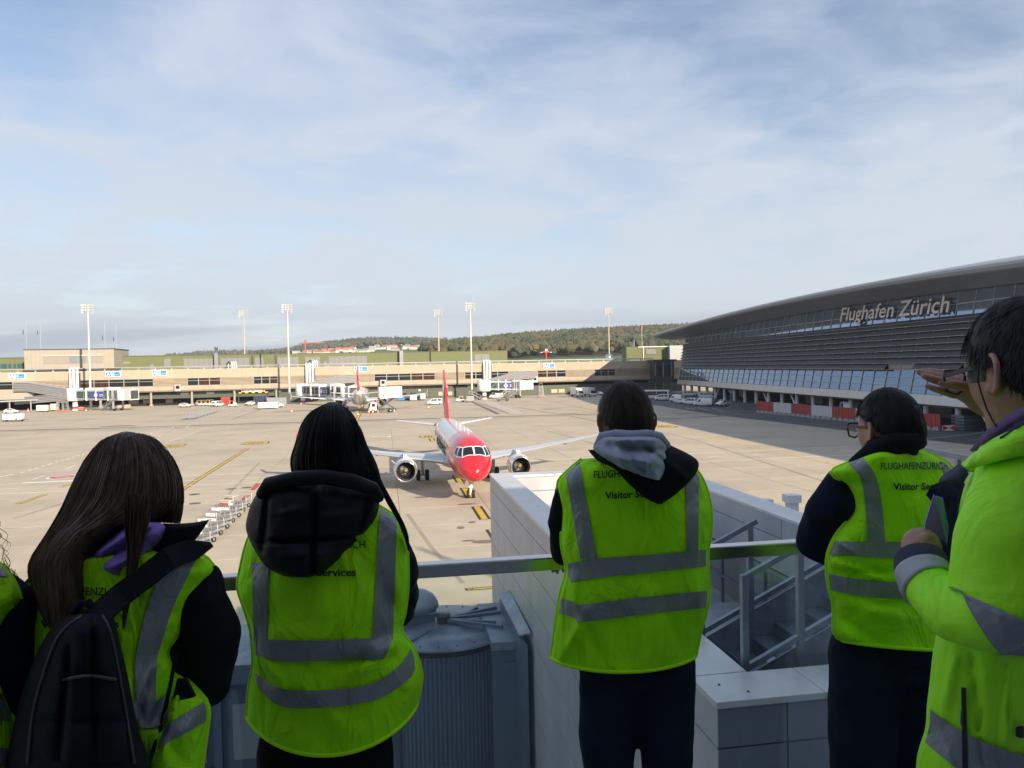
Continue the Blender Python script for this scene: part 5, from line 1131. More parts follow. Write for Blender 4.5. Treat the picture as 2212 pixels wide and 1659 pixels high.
for i, (x, y, l) in enumerate(((429, 876.5, 'leftmost'), (438, 876.2, 'second from left'), (447, 876, 'third from left'), (455, 875.6, 'rightmost'))): put(tr, x, y, HR_ + R(120), 'white and yellow baggage tractor under the pier, %s of the row of four' % l, 'baggage tractors')
put(tr, 994, 868, HL_, 'yellow and white baggage tractor parked left of the small steel trailer', 'baggage tractors')
put(tr, 503, 878.5, HR_, 'white pushback tractor under the pier beside the red cart', 'baggage tractors')
def cart_box(nm, lb, cat, L, Wd, H, mat, x, y, rz, z0=.45, grp=None):
    o = thing(nm, lb, cat, (0, 0, 0), 0, grp); b = MB(); b.box(-L/2, L/2, -Wd/2, Wd/2, z0, z0 + H); b.build('box', mat, o); b = MB(); b.box(-L/2 - .1, L/2 + .1, -Wd/2, Wd/2, z0 - .14, z0 - .01); b.box(L/2, L/2 + .9, -.05, .05, z0 - .12, z0 - .04); b.build('frame', DGREY, o)
    b = MB(); b.box(-L/2 - .02, L/2 + .02, -Wd/2 - .02, Wd/2 + .02, z0 + H, z0 + H + .06); b.build('lid', LGREY, o); wheels(o, (-L*.33, L*.33), Wd/2, .22, .14); at(o, x, y, rz); return o
cart_box('red_cart', 'red covered cart beside the white minibus under the pier', 'cart', 3, 1.8, 2.2, RED, 488, 875, HR_)
cart_box('trailer', 'small steel box trailer beside the mast stairs', 'trailer', 2.6, 1.5, 1.6, CHROME, 1015.5, 868.8, HR_)
cart_box('ground_power_unit', 'cream ground power unit under the left bridge', 'power unit', 3.4, 1.8, 1.8, M('cream_paint', (.62, .58, .48), .5), 93, 890, HR_, grp='power units')
cart_box('ground_power_unit', 'cream power unit nearest the bridge column at left', 'power unit', 2.2, 1.8, 2.0, M('cream_paint', (.62, .58, .48), .5), 119, 888, HR_, grp='power units')
cart_box('orange_box', 'small orange and cream chest right of the left bridge column', 'box', 1.6, 1.2, .9, ORANGE, 176, 886.5, HR_, .2)
for x, y, m_, l in ((866, 866, SBLUE, 'blue waste container at the foot of the pier'), (877, 865.5, DGREY, 'dark waste container right of the blue one'), (893, 866, LGREY, 'low grey waste container beside the white van'), (898, 864.6, M('bin_teal', (.04, .25, .22), .5), 'teal waste container behind the low grey one')): cart_box('waste_container', l, 'bin', 2.5, 1.5, 1.7, m_, x, y, HR_, .3, 'waste containers')
# dolly with two white containers at far left
o = thing('container_dolly', 'flat dolly at the left edge of the apron carrying white containers', 'dolly'); b = MB(); b.box(-2.6, 2.6, -.8, .8, .42, .55); b.box(2.6, 3.6, -.05, .05, .4, .48); b.build('deck', DGREY, o); wheels(o, (-1.8, 1.8), .8, .24, .14); at(o, 29, 910.5, HR_)
p = G(29, 910.5)
for dx, L, l in ((-.75, 2.9, 'larger white cargo container on the dolly at far left'), (1.75, 1.2, 'small white cargo box on the right of the dolly at far left')):
    q = thing('cargo_container', l, 'container', (p.x + PC*dx, p.y + PS*dx, .56), PA); b = MB(); b.hexa([(-L/2, -.8, 0), (L/2, -.8, 0), (L/2, .8, 0), (-L/2, .8, 0), (-L/2 - .1, -.8, 1.5), (L/2 + .1, -.8, 1.5), (L/2 + .1, .8, 1.5), (-L/2 - .1, .8, 1.5)]); b.build('shell', WHITE, q); b = MB(); b.box(-L/2, L/2, -.83, -.81, .7, .78); b.build('seam', LGREY, q)
# white truck with trailer
o = vanthing('truck', 'white pickup truck ahead of the white box trailer by the pier', 'truck', 'pickup'); at(o, 597, 880.5, HR_ + .2)
cart_box('box_trailer', 'white double box trailer behind the white truck by the pier', 'trailer', 6, 2.2, 1.7, WHITE, 579, 883.5, HR_ + .1)
# height bar gate with sign and striped bar; fences
o = thing('height_gate', 'white sign board over a yellow and black striped height bar under the pier', 'height bar'); a, c = G(525, 871), G(571, 871); b = MB(); b.box(-4.2, 4.2, -.1, .1, 4.35, 5.4); b.build('sign_board', WHITE, o); 
text_obj('unter dem Dock', .8, BLACK, o, Matrix(((1, 0, 0, -3.1), (0, 0, -1, -.12), (0, 1, 0, 4.6), (0, 0, 0, 1))), .01, 0, 6.2)
for x in (-3.7, 3.7): b = MB(); b.lathe([(.01, 0), (.38, .01), (.38, .04), (.01, .05)], 18, mat=Matrix.Translation((x, -.11, 4.88)) @ Matrix.Rotation(R(90), 4, 'X')); b.build('round_sign', RED, o)
for k in range(9): b = MB(); b.box(-5.4 + k*1.2, -4.22 + k*1.2, -.12, .12, 3.85, 4.25); b.build('bar_segment', YEL if k % 2 == 0 else BLACK, o)
b = MB()
for x in (-5.3, 5.3): b.box(x - .15, x + .15, -.15, .15, 0, 4.6)
b.build('post', DGREY, o); m_ = (a + c) / 2; place(o, (m_.x, m_.y, 0), PA)
b = MB()
def fencewall(nm, lb, cat, x0, x1, y, h_, mat, n):
    a, c = G(x0, y), G(x1, y); o = thing(nm, lb, cat, (a.x, a.y, 0), math.atan2(c.y - a.y, c.x - a.x)); L = (c - a).length
    for k in range(n): b = MB(); b.box(k*L/n + .03, (k+1)*L/n - .03, 0, .15, .05, h_); b.build('fence_panel', mat, o)
    for k in range(n + 1): b = MB(); b.box(k*L/n - .05, k*L/n + .05, -.04, .2, 0, h_ + .15); b.build('fence_post', MGREY, o)
fencewall('screen_fence', 'dark blue screen fence behind the white car under the pier', 'fence', 549, 575.5, 874, 3.0, M('screen_blue', (.04, .055, .11), .6), 4)
fencewall('mesh_fence', 'pale grey mesh fence left of the second mast', 'fence', 577, 619, 874.5, 2.6, M('mesh_grey', (.38, .41, .43), .6), 6)
o = thing('equipment_platform', 'grey plant units on a raised platform under the pier edge', 'plant', tuple(G(596, 866))); b = MB(); b.box(-5, 5, -1, 1, 3.3, 3.5); b.build('platform', LGREY, o); b = MB(); b.box(-4.5, -1, -.8, .8, 3.5, 5.2); b.build('unit', LGREY, o); b = MB()
for x in (-4.8, -.5, 1.6, 4.8): b.box(x - .1, x + .1, -.9, -.7, 0, 5.1 if x > -1 else 3.3)
b.box(-.5, 4.8, -.88, -.8, 4.3, 4.4); b.box(-.5, 4.8, -.88, -.8, 5.0, 5.1); b.build('frame', MGREY, o)
# concrete barrier at the left, small shelter roof
a, c = G(238, 884), G(282, 880.5); o = thing('concrete_barrier', 'long pale concrete barrier right of the left bridge stairs', 'barrier', (a.x, a.y, 0), math.atan2(c.y - a.y, c.x - a.x)); L = (c - a).length
for k in range(4): b = MB(); b.hexa([(k*L/4 + .03, -.3, 0), ((k+1)*L/4 - .03, -.3, 0), ((k+1)*L/4 - .03, .3, 0), (k*L/4 + .03, .3, 0), (k*L/4 + .03, -.12, 1.15), ((k+1)*L/4 - .03, -.12, 1.15), ((k+1)*L/4 - .03, .12, 1.15), (k*L/4 + .03, .12, 1.15)]); b.build('barrier_block', BEIGE, o)
p = G(18, 889); o = thing('bus_shelter', 'flat roofed shelter over the white estate car at far left', 'shelter', (p.x, p.y + 4, 0), PA); b = MB(); b.hexa([(-9, -3, 3.1), (8, -3, 3.5), (8, 3, 3.5), (-9, 3, 3.1), (-9, -3, 3.5), (8, -3, 3.9), (8, 3, 3.9), (-9, 3, 3.5)]); b.build('roof', LGREY, o); b = MB(); b.box(-7, 5, 1, 2.6, 3.9, 6.2); b.build('plant_box', TAUPE, o)
for x in (-8, -1, 5.5): b = MB(); b.box(x - .15, x + .15, -2.5, -2.2, 0, 3.3); b.build('post', LGREY, o)
o = thing('maintenance_stand', 'grey wheeled maintenance stand left of the left bridge column', 'work stand', tuple(G(136, 888.5)), PA); b = MB(); b.box(-1.8, 1.8, -.7, .7, 3.0, 3.2); b.build('platform', LGREY, o); b = MB()
for x in (-1.7, 0, 1.7): b.beam((x, -.6, .2), (x*.8, -.6, 3), .12, .12); b.beam((x, .6, .2), (x*.8, .6, 3), .12, .12)
for k in range(5): b.beam((.2, -.62, .5 + k*.5), (1.6, -.62, .5 + k*.5), .08, .08)
b.build('frame', LGREY, o); b = MB(); b.box(-2.3, 2.3, -.8, .8, .1, .25); b.build('base', ORANGE, o)
# mobile stairs, ladders
def stairunit(lb, x, y, rz, H=3.2):
    o = thing('mobile_stairs', lb, 'stairs', (0, 0, 0), 0, 'mobile stairs'); b = MB(); b.box(-2.6, 1.6, -.8, .8, .45, .7); b.build('chassis', DGREY, o); b = MB()
    for sg in (-.6, .6): b.beam((-2.6, sg, .4), (.9, sg, H), .08, .3)
    for k in range(12): t_ = (k + .5)/12; b.box(-2.6 + 3.5*t_ - .13, -2.6 + 3.5*t_ + .13, -.58, .58, .42 + (H - .4)*t_, .46 + (H - .4)*t_)
    b.build('flight', MGREY, o); b = MB(); b.box(.9, 2.0, -.7, .7, H, H + .1); b.build('landing', LGREY, o); b = MB()
    for sg in (-.66, .66):
        b.beam((-2.6, sg, 1.4), (.9, sg, H + 1), .05, .05); b.beam((.9, sg, H + 1), (2, sg, H + 1), .05, .05)
        for x_, z_ in ((-2.5, .45), (-.9, 1.7), (.9, H), (2, H)): b.beam((x_, sg, z_), (x_, sg, z_ + 1), .05, .05)
    b.build('handrail', LGREY, o); b = MB()
    for sg in (-.6, .6): b.beam((1.5, sg, .6), (1.3, sg, H), .12, .12)
    b.build('support', DGREY, o); wheels(o, (-1.8, 1.1), .8, .4, .22); at(o, x, y, rz); return o
stairunit('dark mobile boarding stairs in front of the van under the right bridge', 1089, 866.5, HR_)
stairunit('white service steps at the foot of the mast by the right bridge', 1025, 864, HL_, 2.2)
o = thing('rolling_ladder', 'pale wheeled platform ladder beside the right boarding bridge', 'ladder', tuple(G(1169, 858)), PA); b = MB()
for sg in (-.9, .9): b.beam((sg, -1, .2), (sg*.7, .2, 4.2), .1, .1); b.beam((sg, 1.2, .2), (sg*.7, .3, 4.2), .1, .1); b.beam((sg*.7, .2, 4.2), (sg*.7, .2, 5.2), .08, .08)
for k in range(8): b.beam((-.9, -1 + k*.15, .6 + k*.5), (.9, -1 + k*.15, .6 + k*.5), .1, .1)
b.beam((-.65, .2, 5.2), (.65, .2, 5.2), .08, .08); b.build('frame', LGREY, o); b = MB(); b.box(-.7, .7, -.1, .9, 4.1, 4.2); b.build('platform', LGREY, o); b = MB(); b.box(-1.1, 1.1, -1.3, 1.4, .05, .2); b.build('base', ORANGE, o)
# cones
def cone(x, y, lb):
    o = thing('traffic_cone', lb, 'traffic cone', tuple(G(x, y)), 0, 'traffic cones'); b = MB(); b.lathe([(.2, .04), (.05, .85), (.01, .86)], 12); b.build('cone', ORANGE, o); b = MB(); b.lathe([(.165, .26), (.125, .46)], 12); b.build('band', WHITE, o); b = MB(); b.box(-.27, .27, -.27, .27, 0, .05); b.build('base', ORANGE, o); o.scale = (1.5,)*3
for x, y, l in ((48.7, 908, 'orange cone right of the container dolly at far left'), (630, 891.5, 'orange cone at the foot of the second mast'), (925.5, 883.5, 'orange cone on the apron below the minivan'), (797, 893, 'orange cone at the cab of the raised catering truck'), (805, 893.5, 'orange cone beside the front wheel of the raised catering truck'), (773, 899, 'orange cone on the yellow line behind the docked airliner'), (186, 889.5, 'orange cone at the foot of the left bridge stairs'), (61, 890, 'red cone beside the white estate car at far left')): cone(x, y, l)
# row of flat dollies
def flatdolly(lb):
    o = thing('flat_dolly', lb, 'dolly', (0, 0, 0), 0, 'flat dollies in a row'); b = MB(); b.box(-1.6, 1.6, -.8, .8, .42, .52); b.build('deck', LGREY, o); b = MB(); b.box(-1.6, 1.6, -.85, -.8, .3, .55); b.box(-1.6, 1.6, .8, .85, .3, .55); b.box(1.6, 2.6, -.04, .04, .38, .46); b.build('frame', MGREY, o)
    b = MB(); b.box(-1.62, -1.56, -.8, .8, .5, 1.0); b.build('end_board', LGREY, o); wheels(o, (-1.1, 1.1), .8, .22, .14); return o
fd = flatdolly(''); K = 8
for k in range(K):
    t_ = k/(K-1); lab = ('nearest flat dolly of the row across the apron, with a small white board' if k == 0 else 'farthest flat dolly of the row across the apron' if k == K-1 else 'flat dolly in the row across the apron, %s from the near end' % ('second', 'third', 'fourth', 'fifth', 'sixth', 'seventh')[k-1])
    put(fd, 410 + 50*t_, 905.5 - 15*t_, HR_, lab, 'flat dollies in a row')
# near row of baggage carts
CARTF = M('cart_galv', (.42, .43, .44), .4, .5); CARTD = M('cart_deck', (.22, .19, .17), .7, var=.2); RUST = M('rusty_board', (.28, .09, .045), .7, var=.2)
def bagcart(board):
    o = thing('baggage_cart', '', 'baggage cart', (0, 0, 0), 0, 'baggage carts parked in a line'); b = MB(); b.box(-1.45, 1.45, -.75, .75, .5, .58); b.build('deck', CARTD, o); b = MB(); b.box(-1.5, 1.5, -.8, -.75, .42, .62); b.box(-1.5, 1.5, .75, .8, .42, .62); b.box(-1.55, -1.5, -.8, .8, .42, .62); b.box(1.5, 1.55, -.8, .8, .42, .62); b.build('frame', CARTF, o)
    for x in (-1.5, 1.5):
        b = MB(); b.tube([(x, -.72, .6), (x, -.72, 1.45), (x, -.6, 1.55), (x, .6, 1.55), (x, .72, 1.45), (x, .72, .6)], .028, 6); b.tube([(x, -.72, 1.05), (x, .72, 1.05)], .022, 6); b.tube([(x, 0, .6), (x, 0, 1.55)], .02, 6); b.build('hoop', CARTF, o)
    b = MB(); b.box(-1.56, -1.53, -.6, .45, 1.08, 1.38); b.build('board', WHITE if board != 2 else RUST, o); b = MB(); b.box(-1.6, -1.56, -.68, .68, .64, .9); b.build('lower_board', WHITE if board else LGREY, o)
    if board == 1: 
        b = MB(); b.box(-1.578, -1.561, -.4, .1, 1.2, 1.27); b.box(-1.618, -1.601, -.3, .3, .74, .8); b.build('board_print', MGREY, o); b = MB(); b.box(-1.618, -1.601, .42, .6, .7, .84); b.build('red_mark', RED, o)
    if board == 2: b = MB(); b.box(-1.5, -.7, -.7, .7, 1.5, 1.58); b.build('folded_cover', M('cover_cream', (.62, .58, .5), .7), o)
    b = MB(); b.tube([(-1.5, 0, .5), (-2.3, 0, .42)], .04, 6); b.build('tow_bar', MGREY, o); wheels(o, (-.95, .95), .8, .24, .16); return o
protos = {k: bagcart(k) for k in (0, 1, 2)}
A0, A1 = G(513, 1098), G(413, 1192)
labs = ['farthest baggage cart of the near line with a rusty board', 'second farthest baggage cart with a white top cover', 'third farthest baggage cart with tow bar raised to the left', 'baggage cart with a large white sheet sign in the near line', 'baggage cart with white boards just above the girl\'s hood tip', 'baggage cart with white boards beside the black hood tip', 'baggage cart partly behind the black hood tip at the near end', 'nearest baggage cart of the line behind the backpack girl']
dirv = (A1 - A0).normalized(); rz = math.atan2(-dirv.y, -dirv.x)
for k in range(8):
    p = A0 + (A1 - A0)*(k/7); o = protos[(2, 2, 0, 1, 1, 1, 1, 1)[k]]; kind = (2, 2, 0, 1, 1, 1, 1, 1)[k]
    o = o if ('c', kind) not in _used else copy_tree(o); _used.add(('c', kind)); place(o, (p.x, p.y, 0), R(70) + R((0, 6, -5, 3, -2, 4, 0, 2)[k]), labs[k])
    o.scale = (.8,)*3
# red and white construction barriers in front of the terminal
BR, BWt = M('barrier_red', (.36, .045, .035), .5, var=.06), M('barrier_white', (.52, .53, .54), .5, var=.05)
ca, cb = Vector((58, 182, 0)), Vector((70.9, 127, 0)); d = (cb - ca); Lb = d.length; d.normalize(); nB = 8; wl = Lb/nB
names = ['first', 'second', 'third', 'fourth', 'fifth', 'sixth', 'seventh', 'eighth']
for k in range(nB):
    red = k % 2 == 0; kk = k if k < 7 else 7
    p = ca + d*(wl*k); o = thing('barrier_panel', '%s site barrier in front of the terminal columns, %s from the far end' % ('red' if red else 'white', names[k]), 'barrier', (p.x, p.y, 0), math.atan2(d.y, d.x), 'red and white site barriers')
    hgt = 2.6; b = MB(); b.box(.06, wl - .06, -.06, .06, .55, hgt); b.build('sheet', BR if red or k == 7 else BWt, o); b = MB()
    for q in range(8): b.box(.06 + (wl - .2)*q/7, .12 + (wl - .2)*q/7, -.12, -.06, .5, hgt)
    b.box(.03, wl - .03, -.12, .12, hgt, hgt + .1); b.build('frame_rib', BR if red or k == 7 else BWt, o)
    for q in range(4): b = MB(); b.hexa([(wl*q/4 + .08, -.45, .01), (wl*(q+1)/4 - .08, -.45, .01), (wl*(q+1)/4 - .08, .45, .01), (wl*q/4 + .08, .45, .01), (wl*q/4 + .3, -.25, .55), (wl*(q+1)/4 - .3, -.25, .55), (wl*(q+1)/4 - .3, .25, .55), (wl*q/4 + .3, .25, .55)]); b.build('foot_block', M('foot_grey', (.26, .26, .26), .8), o)
p = cb + Vector((.6, -1.2, 0)); o = thing('reflector_board', 'small red and white bow-tie reflector board at the barrier end', 'marker board', (p.x, p.y, 0), 0); b = MB(); b.box(-1.0, 1.0, -.05, .05, .1, 1.0); b.build('board', WHITE, o); b = MB(); b.add([(-1, -.056, .1), (-1, -.056, 1), (0, -.056, .55), (1, -.056, .1), (1, -.056, 1)], [(0, 2, 1), (3, 4, 2)]); b.build('bow_tie', RED, o)
o = thing('steel_stack', 'stack of grey steel barrier rails on the ground right of the red barriers', 'steel stack', (77.5, 128, 0), R(8)); 
for k in range(5):
    for q in range(3): b = MB(); b.box(-4 + .4*q, 4 - .5*k, -2 + q*1.5, -1 + q*1.5, .1 + k*.5, .45 + k*.5); b.build('steel_rail', M('steel_rail_grey', (.20, .23, .27), .5, .4, orand=.2), o)
o = thing('site_vehicle', 'white site vehicle parked behind the white barrier under the terminal', 'truck'); carbody(o, [(-2.6, .5, 1.4, 2.9, 1.1, 1.05), (1.2, .5, 1.4, 2.9, 1.1, 1.05), (2.2, .5, 1.3, 2.7, 1.1, 1.0), (2.5, .5, 1.1, 1.4, 1.05, .95)], CARW, [(1.0, 2.0, .1, .8, 0, 0)], ((2.45, 1.3, .95), (2.22, 2.6, .9)), None); wheels(o, (-1.6, 1.6), 1.1, .42, .25); place(o, (74, 168, 0), R(100))
p = G(1579, 880); o = thing('sign_post', 'thin post with a triangular give-way sign beside the pickup', 'sign post', (p.x, p.y, 0)); b = MB(); b.tube([(0, 0, .4), (0, 0, 4.2)], .08, 8); b.build('post', LGREY, o); b = MB(); b.slab([(-.75, 0, 4.6), (.75, 0, 4.6), (0, 0, 3.3)], (0, -1, 0), .05); b.build('sign_plate', MGREY, o); b = MB(); b.box(-.45, .45, -.45, .45, 0, .4); b.build('foot', M('foot_grey', (.26, .26, .26), .8), o)
o = thing('yellow_guard', 'yellow protective sleeve at a column base near the green marked van', 'column guard', tuple(G(1442, 860))); b = MB(); b.lathe([(.9, 0), (.9, 2.4), (.7, 2.4)], 14); b.build('sleeve', YEL, o)
# ================================================================ our own terrace, balustrade, lower terrace, boarding-bridge rotunda
PANEL = M('aluminium_panel', (.47, .495, .53), .42, .2, var=.05, vs=1.6, orand=.03, dirt=.14, ds=1.1, stretch=(1, 1, .35)); PANELD = M('shaded_panel', (.20, .235, .28), .42, .2, var=.05, vs=1.2, orand=.03); COPE = M('coping_metal', (.66, .66, .66), .38, .25, var=.05, vs=1.5, dirt=.1, ds=2.); JOINT = M('panel_joint', (.05, .05, .055), .8)  # PANELD: same panels darkened and blued, near-face shade put into the colour
CONW = M('bare_concrete', (.30, .295, .28), .85, var=.12, vs=.9, bump=.2, bs=12., dirt=.3, ds=.8); DECK = M('terrace_deck', (.42, .46, .51), .8, var=.12, vs=.7, dirt=.35, ds=.5)
ZT = P(1063, 1023, 20).z
PB_ = G(1550, 1515, ZT); PA_ = P(1063, 1023, 20)
LW = (PA_ - PB_).length; WW = 4.85; TW = .5
ra = math.atan2(VA.y, VA.x)
lt = thing('lower_terrace', 'white metal panelled lower terrace with a wide parapet below the balustrade', 'building', (PB_.x, PB_.y, 0), ra)
FZ_ = 7.2
b = MB(); b.box(.03, TW-.03, .03, LW-.03, .0, ZT-.06); b.box(WW-TW+.03, WW-.03, .03, LW-.03, 0, ZT-.06); b.box(TW, WW-TW, .03, TW-.03, 0, ZT-.06); b.box(TW, WW-TW, LW-TW+.03, LW-.03, 0, ZT-.06); b.build('core_wall', JOINT, lt)
b = MB(); b.box(TW-.02, WW-TW+.02, TW-.02, LW-TW+.02, FZ_-.3, FZ_); b.build('floor', DECK, lt)
rowz = [ZT-.06, ZT-.40]
while rowz[-1] > .3: rowz.append(max(0, rowz[-1] - .68))
def panels(axis, c, sgn, a0, a1, step, z_list, mat=PANEL, nm='wall_panel', first=None):
    edges_ = [a0] + ([a0 + first] if first else [])
    while edges_[-1] < a1 - .05: edges_.append(min(a1, edges_[-1] + step))
    for z1, z0 in zip(z_list, z_list[1:]):
        for e0, e1 in zip(edges_, edges_[1:]):
            b = MB(); g_ = .007
            lo_, hi_ = (c, c + sgn*.03) if sgn > 0 else (c + sgn*.03, c)
            if axis == 'x': b.box(lo_, hi_, e0+g_, e1-g_, z0+g_, z1-g_)
            else: b.box(e0+g_, e1-g_, lo_, hi_, z0+g_, z1-g_)
            b.build(nm, mat, lt)
panels('x', .03, -1, 0, LW, 4.25, rowz, first=LW % 4.25)
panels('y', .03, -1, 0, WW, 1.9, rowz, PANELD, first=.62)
panels('y', LW-.03, 1, 0, WW, 2.2, rowz[:4])
panels('x', WW-.03, 1, 0, LW, 4.25, rowz[:4])
inz = [ZT-.06, ZT-.42, ZT-1.05]
panels('x', TW-.03, 1, TW, LW-TW, 3.4, inz + [FZ_]); panels('y', LW-TW+.03, -1, TW, WW-TW, 1.9, inz + [ZT-1.7, FZ_]); panels('x', WW-TW+.03, -1, TW, LW-TW, 3.2, inz)
b = MB(); b.box(WW-TW-.02, WW-TW+.02, TW, LW-TW, FZ_, ZT-1.07); b.build('concrete_wall', CONW, lt)
b = MB(); b.box(TW-.02, WW-TW+.02, TW-.02, TW+.02, FZ_, ZT-.06); b.build('concrete_wall', CONW, lt)
def coping(x0, x1, y0, y1, n, along):
    for k in range(n):
        b = MB(); g_ = .004; f0, f1 = k/n, (k+1)/n
        if along == 'y': b.box(x0, x1, y0 + (y1-y0)*f0 + g_, y0 + (y1-y0)*f1 - g_, ZT-.06, ZT)
        else: b.box(x0 + (x1-x0)*f0 + g_, x0 + (x1-x0)*f1 - g_, y0, y1, ZT-.06, ZT)
        o = b.build('coping', COPE, lt); md = o.modifiers.new('bevel', 'BEVEL'); md.width = .006; md.segments = 2
coping(-.02, TW+.02, TW+.03, LW-TW-.02, 4, 'y'); coping(WW-TW-.02, WW+.02, TW+.03, LW-TW-.02, 4, 'y'); coping(-.02, WW+.02, -.02, TW+.02, 5, 'x'); coping(-.02, WW+.02, LW-TW-.015, LW+.02, 3, 'x')
b = MB()
for x, y in ((.15, .3), (.33, .12), (.2, 5), (.32, 7.4), (.3, 9)): b.lathe([(.012, 0), (.012, .006), (.002, .01)], 8, mat=Matrix.Translation((x, y, ZT)))
b.build('rivet', JOINT, lt, kind='stuff')
# guard rail along the right wall and the steel stairs
gr = thing('guard_rail', 'galvanised guard rail along the right wall of the lower terrace', 'railing', (PB_.x, PB_.y, FZ_), ra); b = MB()
xr_ = WW - TW - .28
for y in (5.2, 7.0, 8.8, 10.6, 12.4): q = MB(); q.box(xr_-.03, xr_+.03, y-.03, y+.03, 0, 1.12); q.build('post', GALV, gr)
for z in (1.12, .55): q = MB(); q.beam((xr_, 5.2, z), (xr_, 12.4, z), .06, .05); q.build('rail', GALV, gr)
stz = thing('steel_stairs', 'galvanised steel stair rising to the right behind the near parapet', 'stairs', (PB_.x, PB_.y, FZ_), ra)
def lp(x, y, Y): p = P(x, y, Y); d = p - Vector((PB_.x, PB_.y, FZ_)); return Vector((d.dot(VA), d.dot(UA), d.z))
p1b, p1t = lp(1613, 1475, 7.05), lp(1614, 1248, 7.05); p2t = lp(1724, 1188, 7.2); p2b = lp(1726, 1458, 7.2)
yS = (p1b.y + p2b.y)/2
for dy, nm_ in ((0, 0), (1.0, 1)):
    q = MB(); q.box(p1b.x-.03, p1b.x+.03, yS+dy-.03, yS+dy+.03, p1b.z-.5, p1t.z + .02); q.build('post', GALV, stz)
    q = MB(); q.box(p2b.x-.03, p2b.x+.03, yS+dy-.03, yS+dy+.03, p2b.z-.4, p2t.z + .02); q.build('post', GALV, stz)
    sl_ = (p2t.z - p1t.z)/(p2t.x - p1t.x); sl_ = .47
    for z_, ln_ in ((p1t.z, .62), (p1t.z - .85, 1.75)): q = MB(); q.beam((p1t.x, yS+dy, z_), (p1t.x + ln_, yS+dy, z_ + ln_*sl_), .05, .05); q.build('rail', GALV, stz)
    q = MB(); x0 = p1b.x + .02; zb_ = p1b.z + .02; q.slab([(x0, yS+dy+.05, zb_-.55), (x0, yS+dy+.05, zb_), (x0 + 2.3, yS+dy+.05, zb_ + 2.3*sl_), (x0 + 2.3, yS+dy+.05, zb_ + 2.3*sl_-.55)], (0, 1, 0), .012); q.build('stringer', M('galv_plate', (.27, .31, .36), .45, .6, var=.2, vs=6.), stz)
for k in range(8): q = MB(); q.box(x0 + .28*k, x0 + .28*k + .27, yS+.07, yS+1.04, zb_-.3 + .28*k*sl_, zb_-.27 + .28*k*sl_); q.build('tread', GALV, stz)
# hoods standing beyond the right parapet
for i, (x0, x1, y0, y1, Y, l) in enumerate(((1696, 1725, 1068, 1101, 18.5, 'white square vent hood beyond the right parapet'), (1648, 1667, 1078, 1096, 19.5, 'smaller white vent hood left of the square one'))):
    a, c = P(x0, y1, Y), P(x1, y0, Y); o = thing('vent_hood', l, 'vent', ((a.x+c.x)/2, Y, 7.6), ra, 'vent hoods'); hw = (c.x-a.x)/2; b = MB(); b.box(-hw, hw, -hw, hw, (a.z+c.z)/2 - 7.6, c.z - 7.6); b.build('hood', WHITE, o); b = MB(); b.box(-hw*.7, hw*.7, -hw*.7, hw*.7, 0, (a.z+c.z)/2 - 7.6); b.build('stem', WHITE, o)
o = thing('low_roof', 'flat grey roof beside the lower terrace', 'roof', (PB_.x, PB_.y, 0), ra); b = MB(); b.box(WW + .05, WW + 9, 2, LW + 1, 0, 7.6); b.build('roof', DECK, o)
# right-hand galvanised rail near the man
o = thing('side_rail', 'galvanised rail between the boy with glasses and the man with the folder', 'railing', (0, 0, 0)); a, c = P(1990, 970, 9.4), P(2130, 998, 8.6); b = MB(); b.beam(a, c, .06, .065); b.build('rail', GALV, o); q = P(2070, 988, 8.95); b = MB(); b.box(q.x-.025, q.x+.025, q.y-.025, q.y+.025, FZ_, q.z); b.build('post', GALV, o)
# handrail, glass
RP = Vector((.142, 2.392, 0)); RZ = 11.5
bal = thing('balustrade', 'glass balustrade with a square brushed steel handrail in front of the visitors', 'railing', (RP.x, RP.y, 10.4), ra)
STEEL = M('brushed_steel', (.50, .50, .52), .24, .95, var=.06, vs=4., stretch=(1, 30, 30))
b = MB(); b.box(-5, 5, 0, .05, RZ-10.4-.042, RZ-10.4); o = b.build('handrail', STEEL, bal); md = o.modifiers.new('bevel', 'BEVEL'); md.width = .005; md.segments = 2
GLS = glassmat('balustrade_glass', (.95, .985, .97), .03)
for k in range(-3, 3): b = MB(); b.box(k*1.62 + .3, k*1.62 + 1.9, .018, .032, .06, RZ-10.4-.044); b.build('glass_panel', GLS, bal)
b = MB(); b.box(-5, 5, -.02, .07, .0, .06); b.build('base_channel', GALV, bal)
# own terrace slab and the building it belongs to
o = thing('visitor_terrace', 'grey floor of the visitor terrace under the people', 'terrace', (RP.x, RP.y, 0), ra); b = MB(); b.box(-18, 20, -4.6, .15, 9.9, 10.4); b.build('floor', DECK, o); b = MB(); b.box(-18, 20, -4.6, .1, 0, 9.88); b.build('wall', PANEL, o)
hb = thing('main_building', 'tall panelled airport building rising behind the visitor terrace', 'building', (RP.x, RP.y, 0), ra)
SH_Z = 17.6; b = MB(); b.box(-26, 40, -19, -4.62, 0, SH_Z); b.build('wall', M('building_light_panel', (.40, .40, .40), .6, var=.05), hb); b = MB()
b = MB(); b.box(-26.1, 40.1, -19.1, -4.5, SH_Z, SH_Z + .25); b.build('roof_edge', MGREY, hb)
for k in range(10): b = MB(); b.box(-17 + 3.4*k, -13.8 + 3.4*k, -4.6, -4.56, 10.6, 13.2); b.build('window', DGLASS, hb)
o = thing('flag_pole', 'tall thin pole on the roof of the building behind the terrace', 'pole', (32.5, -3.5, SH_Z)); b = MB(); b.tube([(0, 0, 0), (0, 0, 9)], .2, 8); b.build('pole', LGREY, o)
